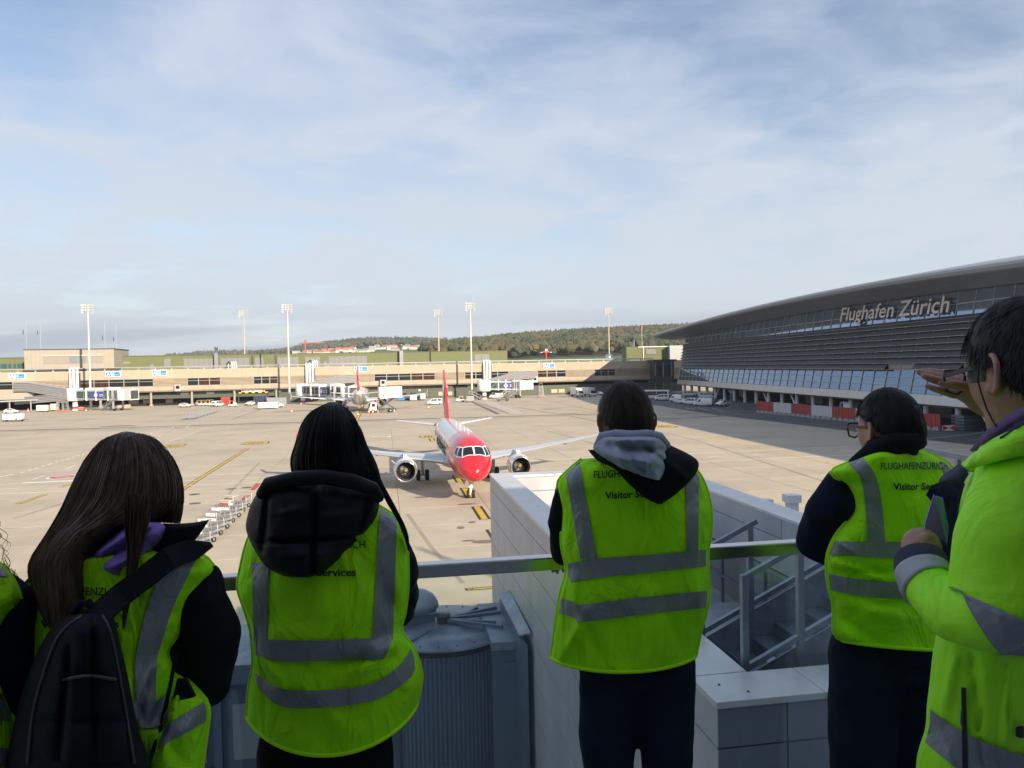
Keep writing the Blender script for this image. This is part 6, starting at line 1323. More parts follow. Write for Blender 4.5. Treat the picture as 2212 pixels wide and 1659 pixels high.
# boarding bridge rotunda below us
DB = M('rotunda_blue_grey', (.125, .175, .25), .5, .3, var=.08, vs=1.5); LIDM = M('rotunda_lid', (.25, .31, .39), .42, .4, var=.16, vs=1.1, dirt=.45, ds=1.3); DBB = M('bridge_body', (.10, .14, .20), .5, .25, var=.08)
rc = P(957, 1352, 16.6); RR_ = 1.42; rz_ = rc.z
rt = thing('bridge_rotunda', 'blue grey ribbed rotunda of a boarding bridge beneath the balustrade', 'jet bridge', (rc.x, rc.y, 0), ra)
b = MB(); n = 96; prof = []
rings = []
for z in (.5, rz_ - .14):
    ring = []
    for k in range(n*4): 
        rr = RR_ - (0 if k % 4 in (0, 1) else .03); a = 2*math.pi*k/(n*4); ring.append((rr*math.cos(a), rr*math.sin(a), z))
    rings.append(ring)
b.loft(rings, 0, False, True); b.build('ribbed_drum', DB, rt)
b = MB(); b.lathe([(RR_+.02, rz_-.16), (RR_+.03, rz_-.05)], 64); b.build('rim_band', BLACK, rt)  # dark rim band under the lid
b = MB(); b.lathe([(RR_+.05, rz_-.05), (RR_+.05, rz_), (RR_*.6, rz_ + .04), (.02, rz_ + .08)], 64); b.build('lid', LIDM, rt)
b = MB(); b.beam((-RR_*.62, -RR_*.75, rz_+.03), (RR_*.62, RR_*.72, rz_+.03), .09, .07); b.build('lid_seam', LIDM, rt)
b = MB(); b.lathe([(.13, rz_+.06), (.13, rz_+.2), (.17, rz_+.21), (.17, rz_+.25), (.02, rz_+.27)], 20); b.build('pivot', DGREY, rt)
for (x, y) in ((1.25, .55), (1.3, .2), (1.1, -.45), (1.2, -.75)): b = MB(); b.beam((.1, y*.12, rz_+.14), (x, y, rz_+.14), .07, .07); b.build('arm', DB, rt)
b = MB(); 
for k in range(22): a = 2*math.pi*k/22; b.lathe([(.014, rz_), (.014, rz_+.025), (.004, rz_+.03)], 6, mat=Matrix.Translation((RR_*.93*math.cos(a), RR_*.93*math.sin(a), .005)))
b.build('bolt', BLACK, rt, kind='stuff')
b = MB(); b.tube([(-.2, .12, rz_+.1), (-.28, .15, rz_+.28), (-.36, .2, rz_+.3)], .03, 8); b.build('cable_gland', CHROME, rt)
# dome vent on the lid
dp = P(903, 1352, 16.9); o = thing('dome_vent', 'grey domed vent on the lid of the rotunda', 'vent', (dp.x, dp.y, rz_ + .03), ra); b = MB(); b.box(-.36, .36, -.3, .3, 0, .22); b.build('base', DB, o); b = MB(); b.box(-.4, .4, -.34, .34, .22, .27); b.build('flange', LIDM, o)
b = MB(); b.lathe([(.42, .28), (.47, .31), (.45, .42), (.36, .56), (.2, .66), (.02, .70)], 28); b.build('dome', M('dome_grey', (.30, .34, .38), .4, .2), o)
# box column between rotunda and wall
o = thing('bridge_gantry', 'blue grey box column with a flat top plate between rotunda and white wall', 'gantry', (0, 0, 0)); zc_ = rz_ + .12
q = [G(1029.7, 1305, zc_), G(1087.8, 1300.7, zc_), G(1128, 1385.5, zc_), G(1062.5, 1388.5, zc_)]
b = MB(); b.slab(q, (0, 0, -1), .16); b.build('top_plate', LIDM, o); dn = Vector((0, 0, -1))
def shr(p, k, c): return c + (p - c)*k
cc = (q[0]+q[1]+q[2]+q[3])/4; s_ = [shr(p, .94, cc) for p in q]; b = MB(); b.hexa([p + dn*(zc_-.3) for p in s_] + [p + dn*.17 for p in s_]); b.build('column', DB, o)
a, c = s_[3], s_[2]; m1 = a*.6 + c*.4; b = MB(); b.hexa([Vector((p.x, p.y, z)) for z in (.4, zc_-.42) for p in (m1 - UA*.05, c - UA*.05, c - UA*.005, m1 - UA*.005)]); b.build('cover_panel', DB, o)
q2 = [G(1077, 1281, zc_+.35), G(1100, 1275, zc_+.5), G(1146, 1366, zc_+.5), G(1122, 1371, zc_+.35)]; b = MB(); b.slab(q2, (-.3, 0, -1), .03); b.build('flashing', LIDM, o)
b = MB(); b.hexa([Vector((p.x, p.y, z)) for z in (.4, zc_+.25) for p in (q2[3] + VA*.02, q2[2] - VA*.06, q2[1] - VA*.06, q2[0] + VA*.02)]); b.build('flashing_post', DBB, o)
# tunnel leading left from the rotunda
o = thing('bridge_tunnel', 'blue grey boarding bridge tunnel with windows leading left from the rotunda', 'jet bridge', (rc.x, rc.y, 0), ra); zt_ = rz_ - .05
b = MB(); b.box(-14, -1.0, -1.1, 1.1, zt_-2.8, zt_-.1); b.build('body', DBB, o); b = MB(); b.box(-14, -.9, -1.25, 1.25, zt_-.1, zt_); b.build('roof', LIDM, o)
for k in range(14): b = MB(); b.box(-13.6 + .9*k, -13.5 + .9*k, -1.2, 1.2, zt_+.002, zt_+.06); b.build('roof_rib', LIDM, o)
b = MB(); b.box(-14, -1.2, -1.3, -1.12, zt_-.35, zt_-.102); b.build('gutter', DB, o)
for k in range(8): b = MB(); b.box(-13.2 + 1.5*k, -12.2 + 1.5*k, -1.13, -1.11, zt_-1.9, zt_-.8); b.build('window', M('tunnel_window', (.22, .27, .30), .12), o)
for k in range(9): b = MB(); b.box(-13.55 + 1.5*k, -13.4 + 1.5*k, -1.2, -1.11, zt_-2.8, zt_-.36); b.build('post', DB, o)
for k in range(8): b = MB(); b.beam((-13.3 + 1.5*k, -1.17, zt_-2.7), (-12.1 + 1.5*k, -1.17, zt_-2.0), .08, .06); b.build('brace', DB, o)
# ================================================================ the visitors
FLOOR = 10.4
SKIN = M('skin', (.40, .21, .15), .5, var=.08, vs=20., bump=.08, bs=180.); SKIN2 = M('skin_warm', (.27, .13, .085), .5, var=.08, vs=20., bump=.08, bs=180.)
VEST = M('hi_vis_yellow_green', (.42, .985, .008), .8, var=.02, vs=7., bump=.35, bs=420., trans=0., spec=.2, wr=.9); PIPE_ = M('hi_vis_binding', (.50, .95, .015), .7, spec=.2); TAPE = M('reflective_tape', (.25, .265, .29), .5, .25, var=.06, vs=30., bump=.1, bs=300., wr=.6)
JACK = M('black_jacket', (.010, .011, .015), .8, var=.2, vs=8., bump=.25, bs=160., spec=.12); PUFF = M('puffy_navy_black', (.012, .0135, .02), .5, var=.2, vs=6., bump=.15, bs=90., spec=.12); NAVY = M('navy_sweater', (.014, .017, .045), .85, var=.1, vs=10., bump=.3, bs=300., spec=.12)
GREYH = M('grey_hoodie', (.36, .39, .50), .9, var=.08, vs=12., bump=.35, bs=300.); LILAC = M('lilac_hoodie', (.25, .16, .50), .9, var=.08, vs=12., bump=.3, bs=300.); JEAN = M('dark_jeans', (.014, .021, .046), .85, var=.25, vs=9., bump=.3, bs=350., spec=.12); BTR = M('black_trousers', (.009, .009, .011), .85, var=.2, vs=8., spec=.12); SHOE = M('black_shoes', (.015, .015, .016), .6, spec=.12)
PACK = M('backpack_black', (.011, .0125, .017), .7, var=.25, vs=7., bump=.2, bs=200., spec=.12); INK = M('vest_print', (.008, .012, .02), .7); INKB = M('vest_print_blue', (.01, .025, .09), .7)
def hairmat(nm, c, ro=.48):
    m = M(nm, c, ro, var=.7, vs=60., stretch=(1, 1, .08), spec=.22); return m
HBLACK = hairmat('hair_black', (.010, .0085, .009)); HBROWN = hairmat('hair_brown', (.078, .050, .032), .45); HSHORT = hairmat('hair_short_brown', (.032, .021, .014), .5); HGREY = hairmat('hair_dark_grey', (.016, .014, .014), .5); HRED = hairmat('hair_red', (.075, .028, .014), .45); HTEMP = hairmat('hair_grey_temple', (.13, .115, .105), .6)
def fuse(mb, name, mat, parent, off, vox=.006, sm=6, fold=None):
    o = mb.build(name, mat, parent, off); md = o.modifiers.new('r', 'REMESH'); md.mode = 'VOXEL'; md.voxel_size = vox; md.use_smooth_shade = True
    if sm: m2 = o.modifiers.new('s', 'SMOOTH'); m2.factor = .5; m2.iterations = sm
    bpy.context.view_layer.update(); dg = bpy.context.evaluated_depsgraph_get(); me = bpy.data.meshes.new_from_object(o.evaluated_get(dg)); o.modifiers.clear(); old = o.data; o.data = me; bpy.data.meshes.remove(old); me.name = name
    if not me.materials: me.materials.append(mat)
    me.polygons.foreach_set('use_smooth', [True]*len(me.polygons))
    if fold:
        amp, sc_, sd = fold; nn = [v.normal.copy() for v in me.vertices]
        for v, n in zip(me.vertices, nn):
            q = Vector((v.co.x*sc_, v.co.y*sc_, v.co.z*sc_*.8 + sd)); v.co += n * (amp * (noise.noise(q) + .5*noise.noise(q*2.3)))
        me.update()
    return o
def crm(pts, n):     # resampled smooth polyline (numpy rows)
    a = np.array(pts, float); k = len(a); out_ = []
    for i in range(k - 1):
        p0, p1, p2, p3 = a[max(i-1, 0)], a[i], a[i+1], a[min(i+2, k-1)]
        for t in np.linspace(0, 1, n, endpoint=False): out_.append(.5*((2*p1) + (-p0+p2)*t + (2*p0-5*p1+4*p2-p3)*t*t + (-p0+3*p1-3*p2+p3)*t**3))
    out_.append(a[-1]); return np.array(out_)
class Relief:
    """closed garment shape: outline seen from behind (left and right edges, top to bottom), real depth front and back"""
    def __init__(s, L, Rr, Yc, dback, dfront=None, top=0., hem=0., vt=.12, pw=2.3, yaw=0., amp=.006, sc_=(14, 5), seed=0, creases=(), flare=0., tilt=0., hp=.7):
        s.Lc = crm(L, 6); s.Rc = crm(Rr, 6); s.Yc = Yc; s.db = dback; s.df = dback if dfront is None else dfront; s.top = top; s.hem = hem; s.vt = vt; s.pw = pw; s.yaw = yaw; s.amp = amp; s.sc = sc_; s.seed = seed; s.cr = creases; s.flare = flare; s.tilt = tilt; s.hp = hp
        def par(c): d = np.r_[0, np.cumsum(np.hypot(*np.diff(c, axis=0).T))]; return d / d[-1]
        s.lp = par(s.Lc); s.rp = par(s.Rc)
    def xy(s, u, v):
        lx, ly = np.interp(v, s.lp, s.Lc[:, 0]), np.interp(v, s.lp, s.Lc[:, 1]); rx, ry = np.interp(v, s.rp, s.Rc[:, 0]), np.interp(v, s.rp, s.Rc[:, 1]); q = 2*u - 1
        return lx + (rx-lx)*u, ly + (ry-ly)*u + s.hem * (1 - q*q)**s.hp * max(0, (v-.45)/.55)**1.5 - s.top * (1 - q*q) * max(0, 1 - v/.35)**1.5
    def dep(s, u, v, side=-1, x=0, y=0):
        q = 2*u - 1; pr = max(0., 1 - abs(q)**s.pw)**(1/2.) ; t = min(1, v / s.vt) if s.vt > 0 else 1; pr *= math.sqrt(max(0, 1 - (1-t)**2)); d = (s.db if side < 0 else s.df) * pr * (1 + s.flare*v)
        Y = s.Yc + s.yaw*q + s.tilt*(v - .5) + side*d
        f = 1.5*s.amp * (noise.noise(Vector((x/830*s.sc[0], y/830*s.sc[1], s.seed))) + .45*noise.noise(Vector((x/830*s.sc[0]*2.6 + 9, y/830*s.sc[1]*2.6, s.seed))))
        for (x0, y0, x1, y1, w__, a) in s.cr:
            dx, dy = x1-x0, y1-y0; tt = max(0, min(1, ((x-x0)*dx + (y-y0)*dy)/(dx*dx+dy*dy))); dist = math.hypot(x-x0-tt*dx, y-y0-tt*dy); f += 1.7 * a * math.exp(-(dist/w__)**2) * math.sin(math.pi*min(1, .15 + tt*.7))
        return Y + side*(-f if side < 0 else f)*-1 * min(1, pr*2)
    def at(s, u, v, off=0., side=-1):
        x, y = s.xy(u, v); return P(x, y, s.dep(u, v, side, x, y) - off*(1 if side < 0 else -1))
    def inv(s, x, y):
        u, v = .5, .5
        for _ in range(14):
            lo_, hi_ = -.05, 1.05
            for _ in range(18):
                m = (lo_+hi_)/2
                if s.xy(u, min(1, max(0, m)))[1] < y: lo_ = m
                else: hi_ = m
            v = min(1, max(0, (lo_+hi_)/2)); lx = np.interp(v, s.lp, s.Lc[:, 0]); rx = np.interp(v, s.rp, s.Rc[:, 0]); u2 = (x-lx)/(rx-lx); u2 = min(.985, max(.015, u2))
            if abs(u2-u) < 1e-4: break
            u = u2
        return u, v
    def on(s, x, y, off): u, v = s.inv(x, y); return s.at(u, v, off)
    def mesh(s, name, mat, parent, off0, nu=60, nv=80, front=True):
        b = MB(); bk = []; fr = []
        for j in range(nv + 1):
            v = j/nv
            us = [.5 - .5*math.cos(math.pi*i/nu) for i in range(nu + 1)]
            bk.append([s.at(u, v) for u in us])
            if front: fr.append([s.at(u, v, 0, 1) for u in us[::-1]][1:-1])
        rings = [a + c for a, c in zip(bk, fr)] if front else bk
        b.loft(rings, 0, True, front, front); return b.build(name, mat, parent, off0)
    def band(s, topl, botl, name, mat, parent, off0, off=.0035, n=36, m=5):
        T, B = crm(topl, 8), crm(botl, 8)
        def samp(c, t): k = np.linspace(0, 1, len(c)); return np.interp(t, k, c[:, 0]), np.interp(t, k, c[:, 1])
        rows_ = []
        for j in range(m + 1):
            row = []
            for i in range(n + 1):
                a, c = samp(T, i/n), samp(B, i/n); w__ = j/m; row.append(s.on(a[0]*(1-w__) + c[0]*w__, a[1]*(1-w__) + c[1]*w__, off))
            rows_.append(row)
        b = MB(); b.loft(rows_, 0, True, False, False); return b.build(name, mat, parent, off0)
    def text(s, body, x0, y0, x1, y1, hgt, mat, parent, off0, bold=.0, off=.006):
        me = text_mesh(body, 1., 0, 'lettering', bold); xs_ = [v.co.x for v in me.vertices]; a, L = min(xs_), max(xs_) - min(xs_)
        for v in me.vertices:
            u = (v.co.x - a)/L; p = s.on(x0 + (x1-x0)*u, y0 + (y1-y0)*u - v.co.y*hgt/.7, off); v.co = p - off0
        me.materials.append(mat); o = bpy.data.objects.new('lettering', me); C.objects.link(o); o.parent = parent; return o
    def edge(s, u, v0, v1, name, mat, parent, off0, r_=.004, n=40):
        b = MB(); b.tube([s.at(u, v0 + (v1-v0)*i/n) for i in range(n + 1)], r_, 6); return b.build(name, mat, parent, off0)
    def hemedge(s, name, mat, parent, off0, r_=.004, n=50):
        b = MB(); b.tube([s.at(.003 + .994*i/n, .999) for i in range(n + 1)], r_, 6); return b.build(name, mat, parent, off0)
class Limb:
    def __init__(s, pts, amp=.005, sc_=16, seed=0, fl=1.):    # pts: (x, y, Y, radius px)
        a = [(*P(x, y, Y), r_*Y/F) for x, y, Y, r_ in pts]; s.c = crm(a, 10); s.amp = amp; s.sc = sc_; s.seed = seed; s.fl = fl
        s.fr = []; x = None
        for i in range(len(s.c)):
            d = Vector(s.c[min(i+1, len(s.c)-1)][:3]) - Vector(s.c[max(i-1, 0)][:3]); d.normalize()
            x = d.orthogonal().normalized() if x is None else (x - d*x.dot(d)).normalized(); s.fr.append((x, d.cross(x)))
    def ring(s, i, n=28, off=0., k=1.):
        c = Vector(s.c[i][:3]); r_ = s.c[i][3]; x, y = s.fr[i]; out_ = []
        for j in range(n):
            a = 2*math.pi*j/n; d = x*math.cos(a) + y*math.sin(a)*s.fl; q = c + d*r_; f = s.amp*(noise.noise(q*s.sc + Vector((0, 0, s.seed))) + .5*noise.noise(q*s.sc*2.4 + Vector((0, 0, s.seed)))); out_.append(c + d*(r_*k + f + off))
        return out_
    def mesh(s, name, mat, parent, off0, t0=0., t1=1., off=0., cap=True, into=None):
        n = len(s.c); i0, i1 = int(round(t0*(n-1))), int(round(t1*(n-1))); rg = [s.ring(i, off=off) for i in range(i0, i1 + 1)]
        if off and cap: rg = [s.ring(i0, off=off*.2)] + rg + [s.ring(i1, off=off*.2)]
        elif cap: rg = [s.ring(i0, k=.55)] + rg + [s.ring(i1, k=.7)]
        b = MB(); b.loft(rg, 0, True, cap and not off); return b.build(name, mat, parent, off0)
def smooth01(x): x = max(0, min(1, x)); return x*x*(3-2*x)
def head_xf(c, yaw, pitch=0., k=1.): return Matrix.Translation(c) @ Matrix.Rotation(yaw, 4, 'Z') @ Matrix.Rotation(pitch, 4, 'X') @ Matrix.Scale(k, 4)
HA, HB, HC = .073, .094, .114
GA = [((0, .98, -.16), .22, .020), ((0, .97, -.02), .16, .008), ((.34, .93, .02), .2, -.008), ((-.34, .93, .02), .2, -.008), ((0, .93, .2), .3, .003), ((0, .86, -.52), .22, .006), ((0, .72, -.86), .25, .010), ((.6, .74, -.2), .3, .004), ((-.6, .74, -.2), .3, .004)]
def headpt(n, off=0.):
    x, y, z = HA*n.x, HB*n.y, HC*n.z; t = max(0, -n.z); x *= 1 - .26*t*t - .06*t
    if n.y < 0: y *= 1 - .5*smooth01((-n.z - .25)/.75)
    else: y *= 1 - .06*smooth01((n.y-.6)/.4)
    p = Vector((x, y, z)); e = off
    for c, w__, a in GA: e += a*math.exp(-((n - Vector(c).normalized()).length/w__)**2)
    return p + n*e
def head_mesh(mb, xf, n=40):
    rings = []
    for i in range(25):
        th = math.pi*min(max(i/24, .004), .996); rings.append([xf @ headpt(Vector((math.sin(th)*math.cos(2*math.pi*j/n), math.sin(th)*math.sin(2*math.pi*j/n), -math.cos(th)))) for j in range(n)])
    mb.loft(rings, 0, True, True)
    for sg in (-1, 1):
        ear = [(.0, .012, -.028), (.004, -.002, -.031), (.010, -.014, -.022), (.016, -.022, -.004), (.018, -.024, .014), (.014, -.016, .027), (.007, -.003, .031), (.003, .009, .024), (.001, .012, .012)]
        mb.tube([xf @ Vector((sg*(HA - .005 + a), b_ - .004, c_ - .004)) for a, b_, c_ in ear], [.0055*xf.to_scale()[0]]*9, 8, rnd=True); mb.sphere(xf @ Vector((sg*(HA - .001), -.006, -.004)), (.008, .014, .024), 10); mb.sphere(xf @ Vector((sg*HA, .006, -.03)), .007, 8)
def short_hair(xf, name, mat, parent, off0, region, n, ln, seed, base=.007, thick=.0021, lift=.35, crown=(0, -.35, .93), spread=.35):
    rnd = random.Random(seed); b = MB(); m = 36; rings = []
    for i in range(20):
        th = math.pi*(1 - i/19*.78); row = []
        for j in range(m):
            d = Vector((math.sin(th)*math.cos(2*math.pi*j/m), math.sin(th)*math.sin(2*math.pi*j/m), -math.cos(th))) if th < math.pi else Vector((0, 0, 1)); r_ = region(d); row.append(xf @ headpt(d, base*min(1, r_*3)*(.9 + .3*noise.noise(d*5)) if r_ > 0 else -.006))
        rings.append(row)
    b.loft(rings, 0, True, False); cap = b.build(name, mat, parent, off0)
    s_ = MB(); cr = Vector(crown).normalized(); cnt = 0
    while cnt < n:
        d = Vector((rnd.gauss(0, 1), rnd.gauss(0, 1), rnd.gauss(0, 1))).normalized(); rg = region(d)
        if rg <= 0 or rnd.random() > rg + .25: continue
        cnt += 1; fl = (d - cr*d.dot(cr)); fl = fl.normalized() if fl.length > .05 else Vector((rnd.gauss(0, 1), rnd.gauss(0, 1), 0)).normalized(); fl = (fl - d*fl.dot(d)).normalized(); sd = d.cross(fl); fl = (fl + sd*(rnd.gauss(0, spread) + .6*noise.noise(d*3 + Vector((0, 0, seed))))).normalized(); L = ln*rnd.uniform(.6, 1.25)*(.45 + .55*min(1, rg*1.6)); h0 = base*rnd.uniform(.2, 1.0); p0 = headpt(d, h0); pts = []; lf = lift*rnd.uniform(.3, 1.5)
        for k in range(4):
            t = k/3; dd = (d + fl*(L*t/.095)).normalized(); pts.append(xf @ headpt(dd, h0 + L*lf*t*(1 - .45*t)*.55))
        sv = (pts[1]-pts[0]).cross(d).normalized()*thick*rnd.uniform(.6, 1.3)
        vs = []
        for k, p in enumerate(pts): q = (1, .9, .6, .05)[k]; vs += [p - sv*q, p + sv*q]
        s_.add(vs, [(0, 1, 3, 2), (2, 3, 5, 4), (4, 5, 7, 6)], 0, True)
    s_.build('hair_strands', mat, cap, off0, kind='stuff'); return cap
def long_hair(rel, name, mat, parent, off0, n, seed, tips=(.8, 1.05), rad=.0016, lay=.010, fly=40, front=True, base=True):
    base = rel.mesh(name, mat, parent, off0, 44, 50, front) if base else None; rnd = random.Random(seed); b = MB()
    for k in range(n + fly):
        f = k >= n; u0 = rnd.uniform(.0, 1.) if not f else rnd.choice((rnd.uniform(-.03, .08), rnd.uniform(.92, 1.03))); ve = rnd.uniform(*tips); v0 = rnd.uniform(.0, .22) if rnd.random() < .75 else rnd.uniform(.2, .6); o1 = rnd.uniform(.0, lay)*(1.6 if f else 1); ph = rnd.uniform(0, 6.3); wv = rnd.uniform(.004, .016)*(2 if f else 1); q = rnd.uniform(-.06, .06); pts = []; m = 16; cl = math.floor(u0*22)/22 + .02
        for i in range(m + 1):
            t = i/m; v = v0 + (ve - v0)*t; u = u0*(1 - .45*t) + cl*.45*t + wv*math.sin(ph + v*5) + q*t*t*.5; uu = min(1.02, max(-.02, u)); x, y = rel.xy(uu, min(v, 1.0)); 
            if v > 1: y += (v - 1)*320
            dp = rel.dep(min(.999, max(.001, uu)), min(v, 1), -1, x, y); pts.append(P(x, y, dp - o1 - .001))
        r0 = rad*rnd.uniform(.5, 1.5); b.tube(pts, [r0*(.5 + .5*min(1, i/3))*(1 - .85*max(0, (i/m - .7)/.3)) for i in range(m + 1)], 4, cap=False)
    return b.build('hair_strands', mat, base, off0, kind='stuff') if base else b.build(name, mat, parent, off0, kind='stuff')
def person(label, foot, group=None): return thing('person', label, 'person', foot, 0, group)
def legs_body(mb, hipL, hipR, rad, foot_z=FLOOR, dy=0.):
    out_ = []
    for h_, sg in ((hipL, -1), (hipR, 1)):
        kn = Vector((h_.x + sg*.005, h_.y + .02 + dy, foot_z + .47)); an = Vector((h_.x + sg*.01, h_.y - .01 + dy, foot_z + .09)); out_.append((h_, kn, an))
        mb.tube([h_ + Vector((0, 0, .03)), h_*.6 + kn*.4, kn, kn*.5 + an*.5 + Vector((0, -.015, 0)), an], [rad, rad*.92, rad*.68, rad*.66, rad*.45], 14, rnd=True); mb.tube([an + Vector((0, -.04, -.05)), an + Vector((sg*.01, .07, -.055)), an + Vector((sg*.015, .15, -.065))], [.035, .036, .024], 10, rnd=True)
    return out_
def trousers(o, off0, lg, rad, mat, hipc, hw, label=None, zt=.05):
    b = MB()
    for h_, kn, an in lg: b.tube([h_ + Vector((0, 0, .05)), h_*.5 + kn*.5, kn, kn*.5 + an*.5, an + Vector((0, 0, -.02))], [rad*1.18, rad*1.13, rad*.95, rad*.9, rad*.8], 16, rnd=True)
    b.tube([hipc + Vector((-hw*.8, 0, .01)), hipc + Vector((hw*.8, 0, .01))], [rad*.95]*2, 16, rnd=True); b.tube([hipc + Vector((0, 0, -.02)), hipc + Vector((0, 0, zt))], [(hw*1.55, rad*1.1)]*2, 20, rnd=False)
    q = fuse(b, 'trousers', mat, o, off0, .009, 5, (.006, 13, 3.)); sh = MB()
    for h_, kn, an in lg:
        s2 = MB(); s2.tube([an + Vector((0, -.07, -.045)), an + Vector((0, .08, -.05)), an + Vector((0, .17, -.06))], [(.045, .045), (.047, .042), (.036, .03)], 12, rnd=True); s2.build('shoe', SHOE, o, off0)
    return q
def hand(mb, wr, dirf, palmn, k=1., curl=.5, sg=1):
    """palm and five bent fingers joined at the wrist"""
    d = Vector(dirf).normalized(); n = Vector(palmn); n = (n - d*n.dot(d)).normalized(); s = d.cross(n)*sg
    pc = wr + d*.055*k; mb.tube([wr, pc, wr + d*.085*k], [(.022*k, .026*k), (.016*k, .040*k), (.014*k, .038*k)] if abs(d.orthogonal().normalized().dot(n)) > .7 else [.026*k, .03*k, .028*k], 12, rnd=True)
    mb.tube([wr + d*.03*k - s*.024*k, wr + d*.085*k - s*.028*k], [.014*k]*2, 8, rnd=True); mb.tube([wr + d*.03*k + s*.02*k, wr + d*.085*k + s*.026*k], [.014*k]*2, 8, rnd=True)
    for i, (o_, L, r_) in enumerate(((-.030, .068, .0088), (-.010, .076, .0092), (.010, .071, .0088), (.029, .056, .0078))):
        a = wr + d*.088*k + s*o_*k; pts = [a]; dd = d.copy()
        for j, f in enumerate((.42, .33, .25)):
            ang = curl*(.5 + .35*j); dd = (d*math.cos(ang) + n*math.sin(ang)); pts.append(pts[-1] + dd*L*f*k)
        mb.tube(pts, [r_*k, r_*.95*k, r_*.88*k, r_*.72*k], 8, rnd=True)
    a = wr + d*.03*k - s*.026*k; mb.tube([a, a + (d*.6 - s*.8)*.032*k + n*.006, a + (d*.85 - s*.75)*.058*k + n*.014*k, a + (d*1.1 - s*.6)*.078*k + n*.022*k], [.013*k, .0115*k, .010*k, .008*k], 8, rnd=True)
def glasses(xf, parent, off0, mat, low=0.):
    g = MB()
    for sg in (-1, 1):
        lp_ = [(sg*.010, .104, .018), (sg*.030, .104, .024), (sg*.058, .098, .022), (sg*.064, .095, .008), (sg*.058, .097, -.014), (sg*.034, .103, -.02), (sg*.014, .105, -.012), (sg*.010, .104, .018)]
        g.tube([xf @ Vector((a, b_ + low, c_ - low*.9)) for a, b_, c_ in lp_], .0028, 6); g.beam(xf @ Vector((sg*.063, .094 + low, .014 - low*.9)), xf @ Vector((sg*(HA + .003), .0, .012)), .0032, .008); g.tube([xf @ Vector((sg*(HA + .003), .0, .012)), xf @ Vector((sg*(HA + .002), -.03, -.012))], .0026, 6)
    g.tube([xf @ Vector((-.010, .105 + low, .012 - low*.9)), xf @ Vector((0, .109 + low, .015 - low*.9)), xf @ Vector((.010, .105 + low, .012 - low*.9))], .003, 6); o = g.build('glasses', mat, parent, off0)
    l = MB()
    for sg in (-1, 1): l.add([xf @ Vector((a, b_ + low, c_ - low*.9)) for a, b_, c_ in [(sg*.012, .1035, .016), (sg*.057, .097, .019), (sg*.057, .097, -.012), (sg*.016, .1035, -.011)]], [(0, 1, 2, 3)])
    l.build('lens', glassmat('spectacle_lens', (.95, .95, .95), .06), o, off0); return o
FR = M('spectacle_frame', (.012, .012, .014), .3)
def eyes(xf, parent, off0):
    b = MB()
    for sg in (-1, 1): b.sphere(xf @ Vector((sg*.031, .079, .004)), .0115, 12)
    b.build('eyes', M('eye_white', (.7, .68, .65), .2), parent, off0)

# ---------------------------------------------------------------- boy with the grey hood (centre right)
Yd = 2.2; foot = Vector((P(1355, 1000, Yd).x, Yd, FLOOR)); o = person('boy with short brown hair and a grey hood hanging over his vest', foot); O = foot
hc = P(1351, 912, 2.2); xf = head_xf(hc, R(3), R(-6), .98); b = MB(); head_mesh(b, xf); b.tube([P(1352, 960, 2.2), P(1354, 1040, 2.16)], [.055, .06], 14)
b.tube([P(1358, 1000, 2.17), P(1360, 1060, 2.18), P(1362, 1200, 2.2), P(1368, 1340, 2.2), P(1370, 1420, 2.2)], [(.07, .06), (.12, .065), (.11, .065), (.105, .065), (.105, .07)], 20)
armL = [(1235, 1055, 2.2, 36), (1212, 1130, 2.22, 31), (1216, 1195, 2.3, 27), (1228, 1203, 2.40, 20)]; armR = [(1486, 1055, 2.2, 36), (1502, 1130, 2.24, 29), (1500, 1195, 2.34, 26), (1440, 1206, 2.46, 20)]
for a in (armL, armR): b.tube([P(x, y, Y) for x, y, Y, r_ in a], [r_*.8*Y/F for x, y, Y, r_ in a], 12, rnd=True)
hand(b, P(1222, 1200, 2.38), P(1212, 1206, 2.46) - P(1222, 1200, 2.38), (0, .2, -1), .9, .9, -1); hand(b, P(1440, 1206, 2.45), P(1420, 1207, 2.48) - P(1440, 1206, 2.45), (0, .3, -1), .9, .9, 1)
hipc = P(1375, 1450, 2.2); lg = legs_body(b, hipc + Vector((-.082, 0, -.02)), hipc + Vector((.082, 0, -.02)), .072); fuse(b, 'body', SKIN2, o, O, .0055, 4); eyes(xf, o, O)
trousers(o, O, lg, .074, JEAN, hipc, .075)
b = MB(); q = [P(*c) for c in ((1300, 1010, 2.17), (1360, 1000, 2.16), (1430, 1010, 2.17))]
b.tube([P(1358, 1000, 2.17), P(1360, 1050, 2.17), P(1364, 1150, 2.2), P(1368, 1300, 2.2), P(1370, 1400, 2.2)], [(.085, .065), (.165, .095), (.165, .095), (.14, .085), (.125, .08)], 22)
for a in (armL, armR): b.tube([P(x, y, Y) for x, y, Y, r_ in a[:4]], [r_*Y/F for x, y, Y, r_ in a[:4]], 16, rnd=True)
fuse(b, 'jacket', JACK, o, O, .008, 4, (.005, 14, 1.))
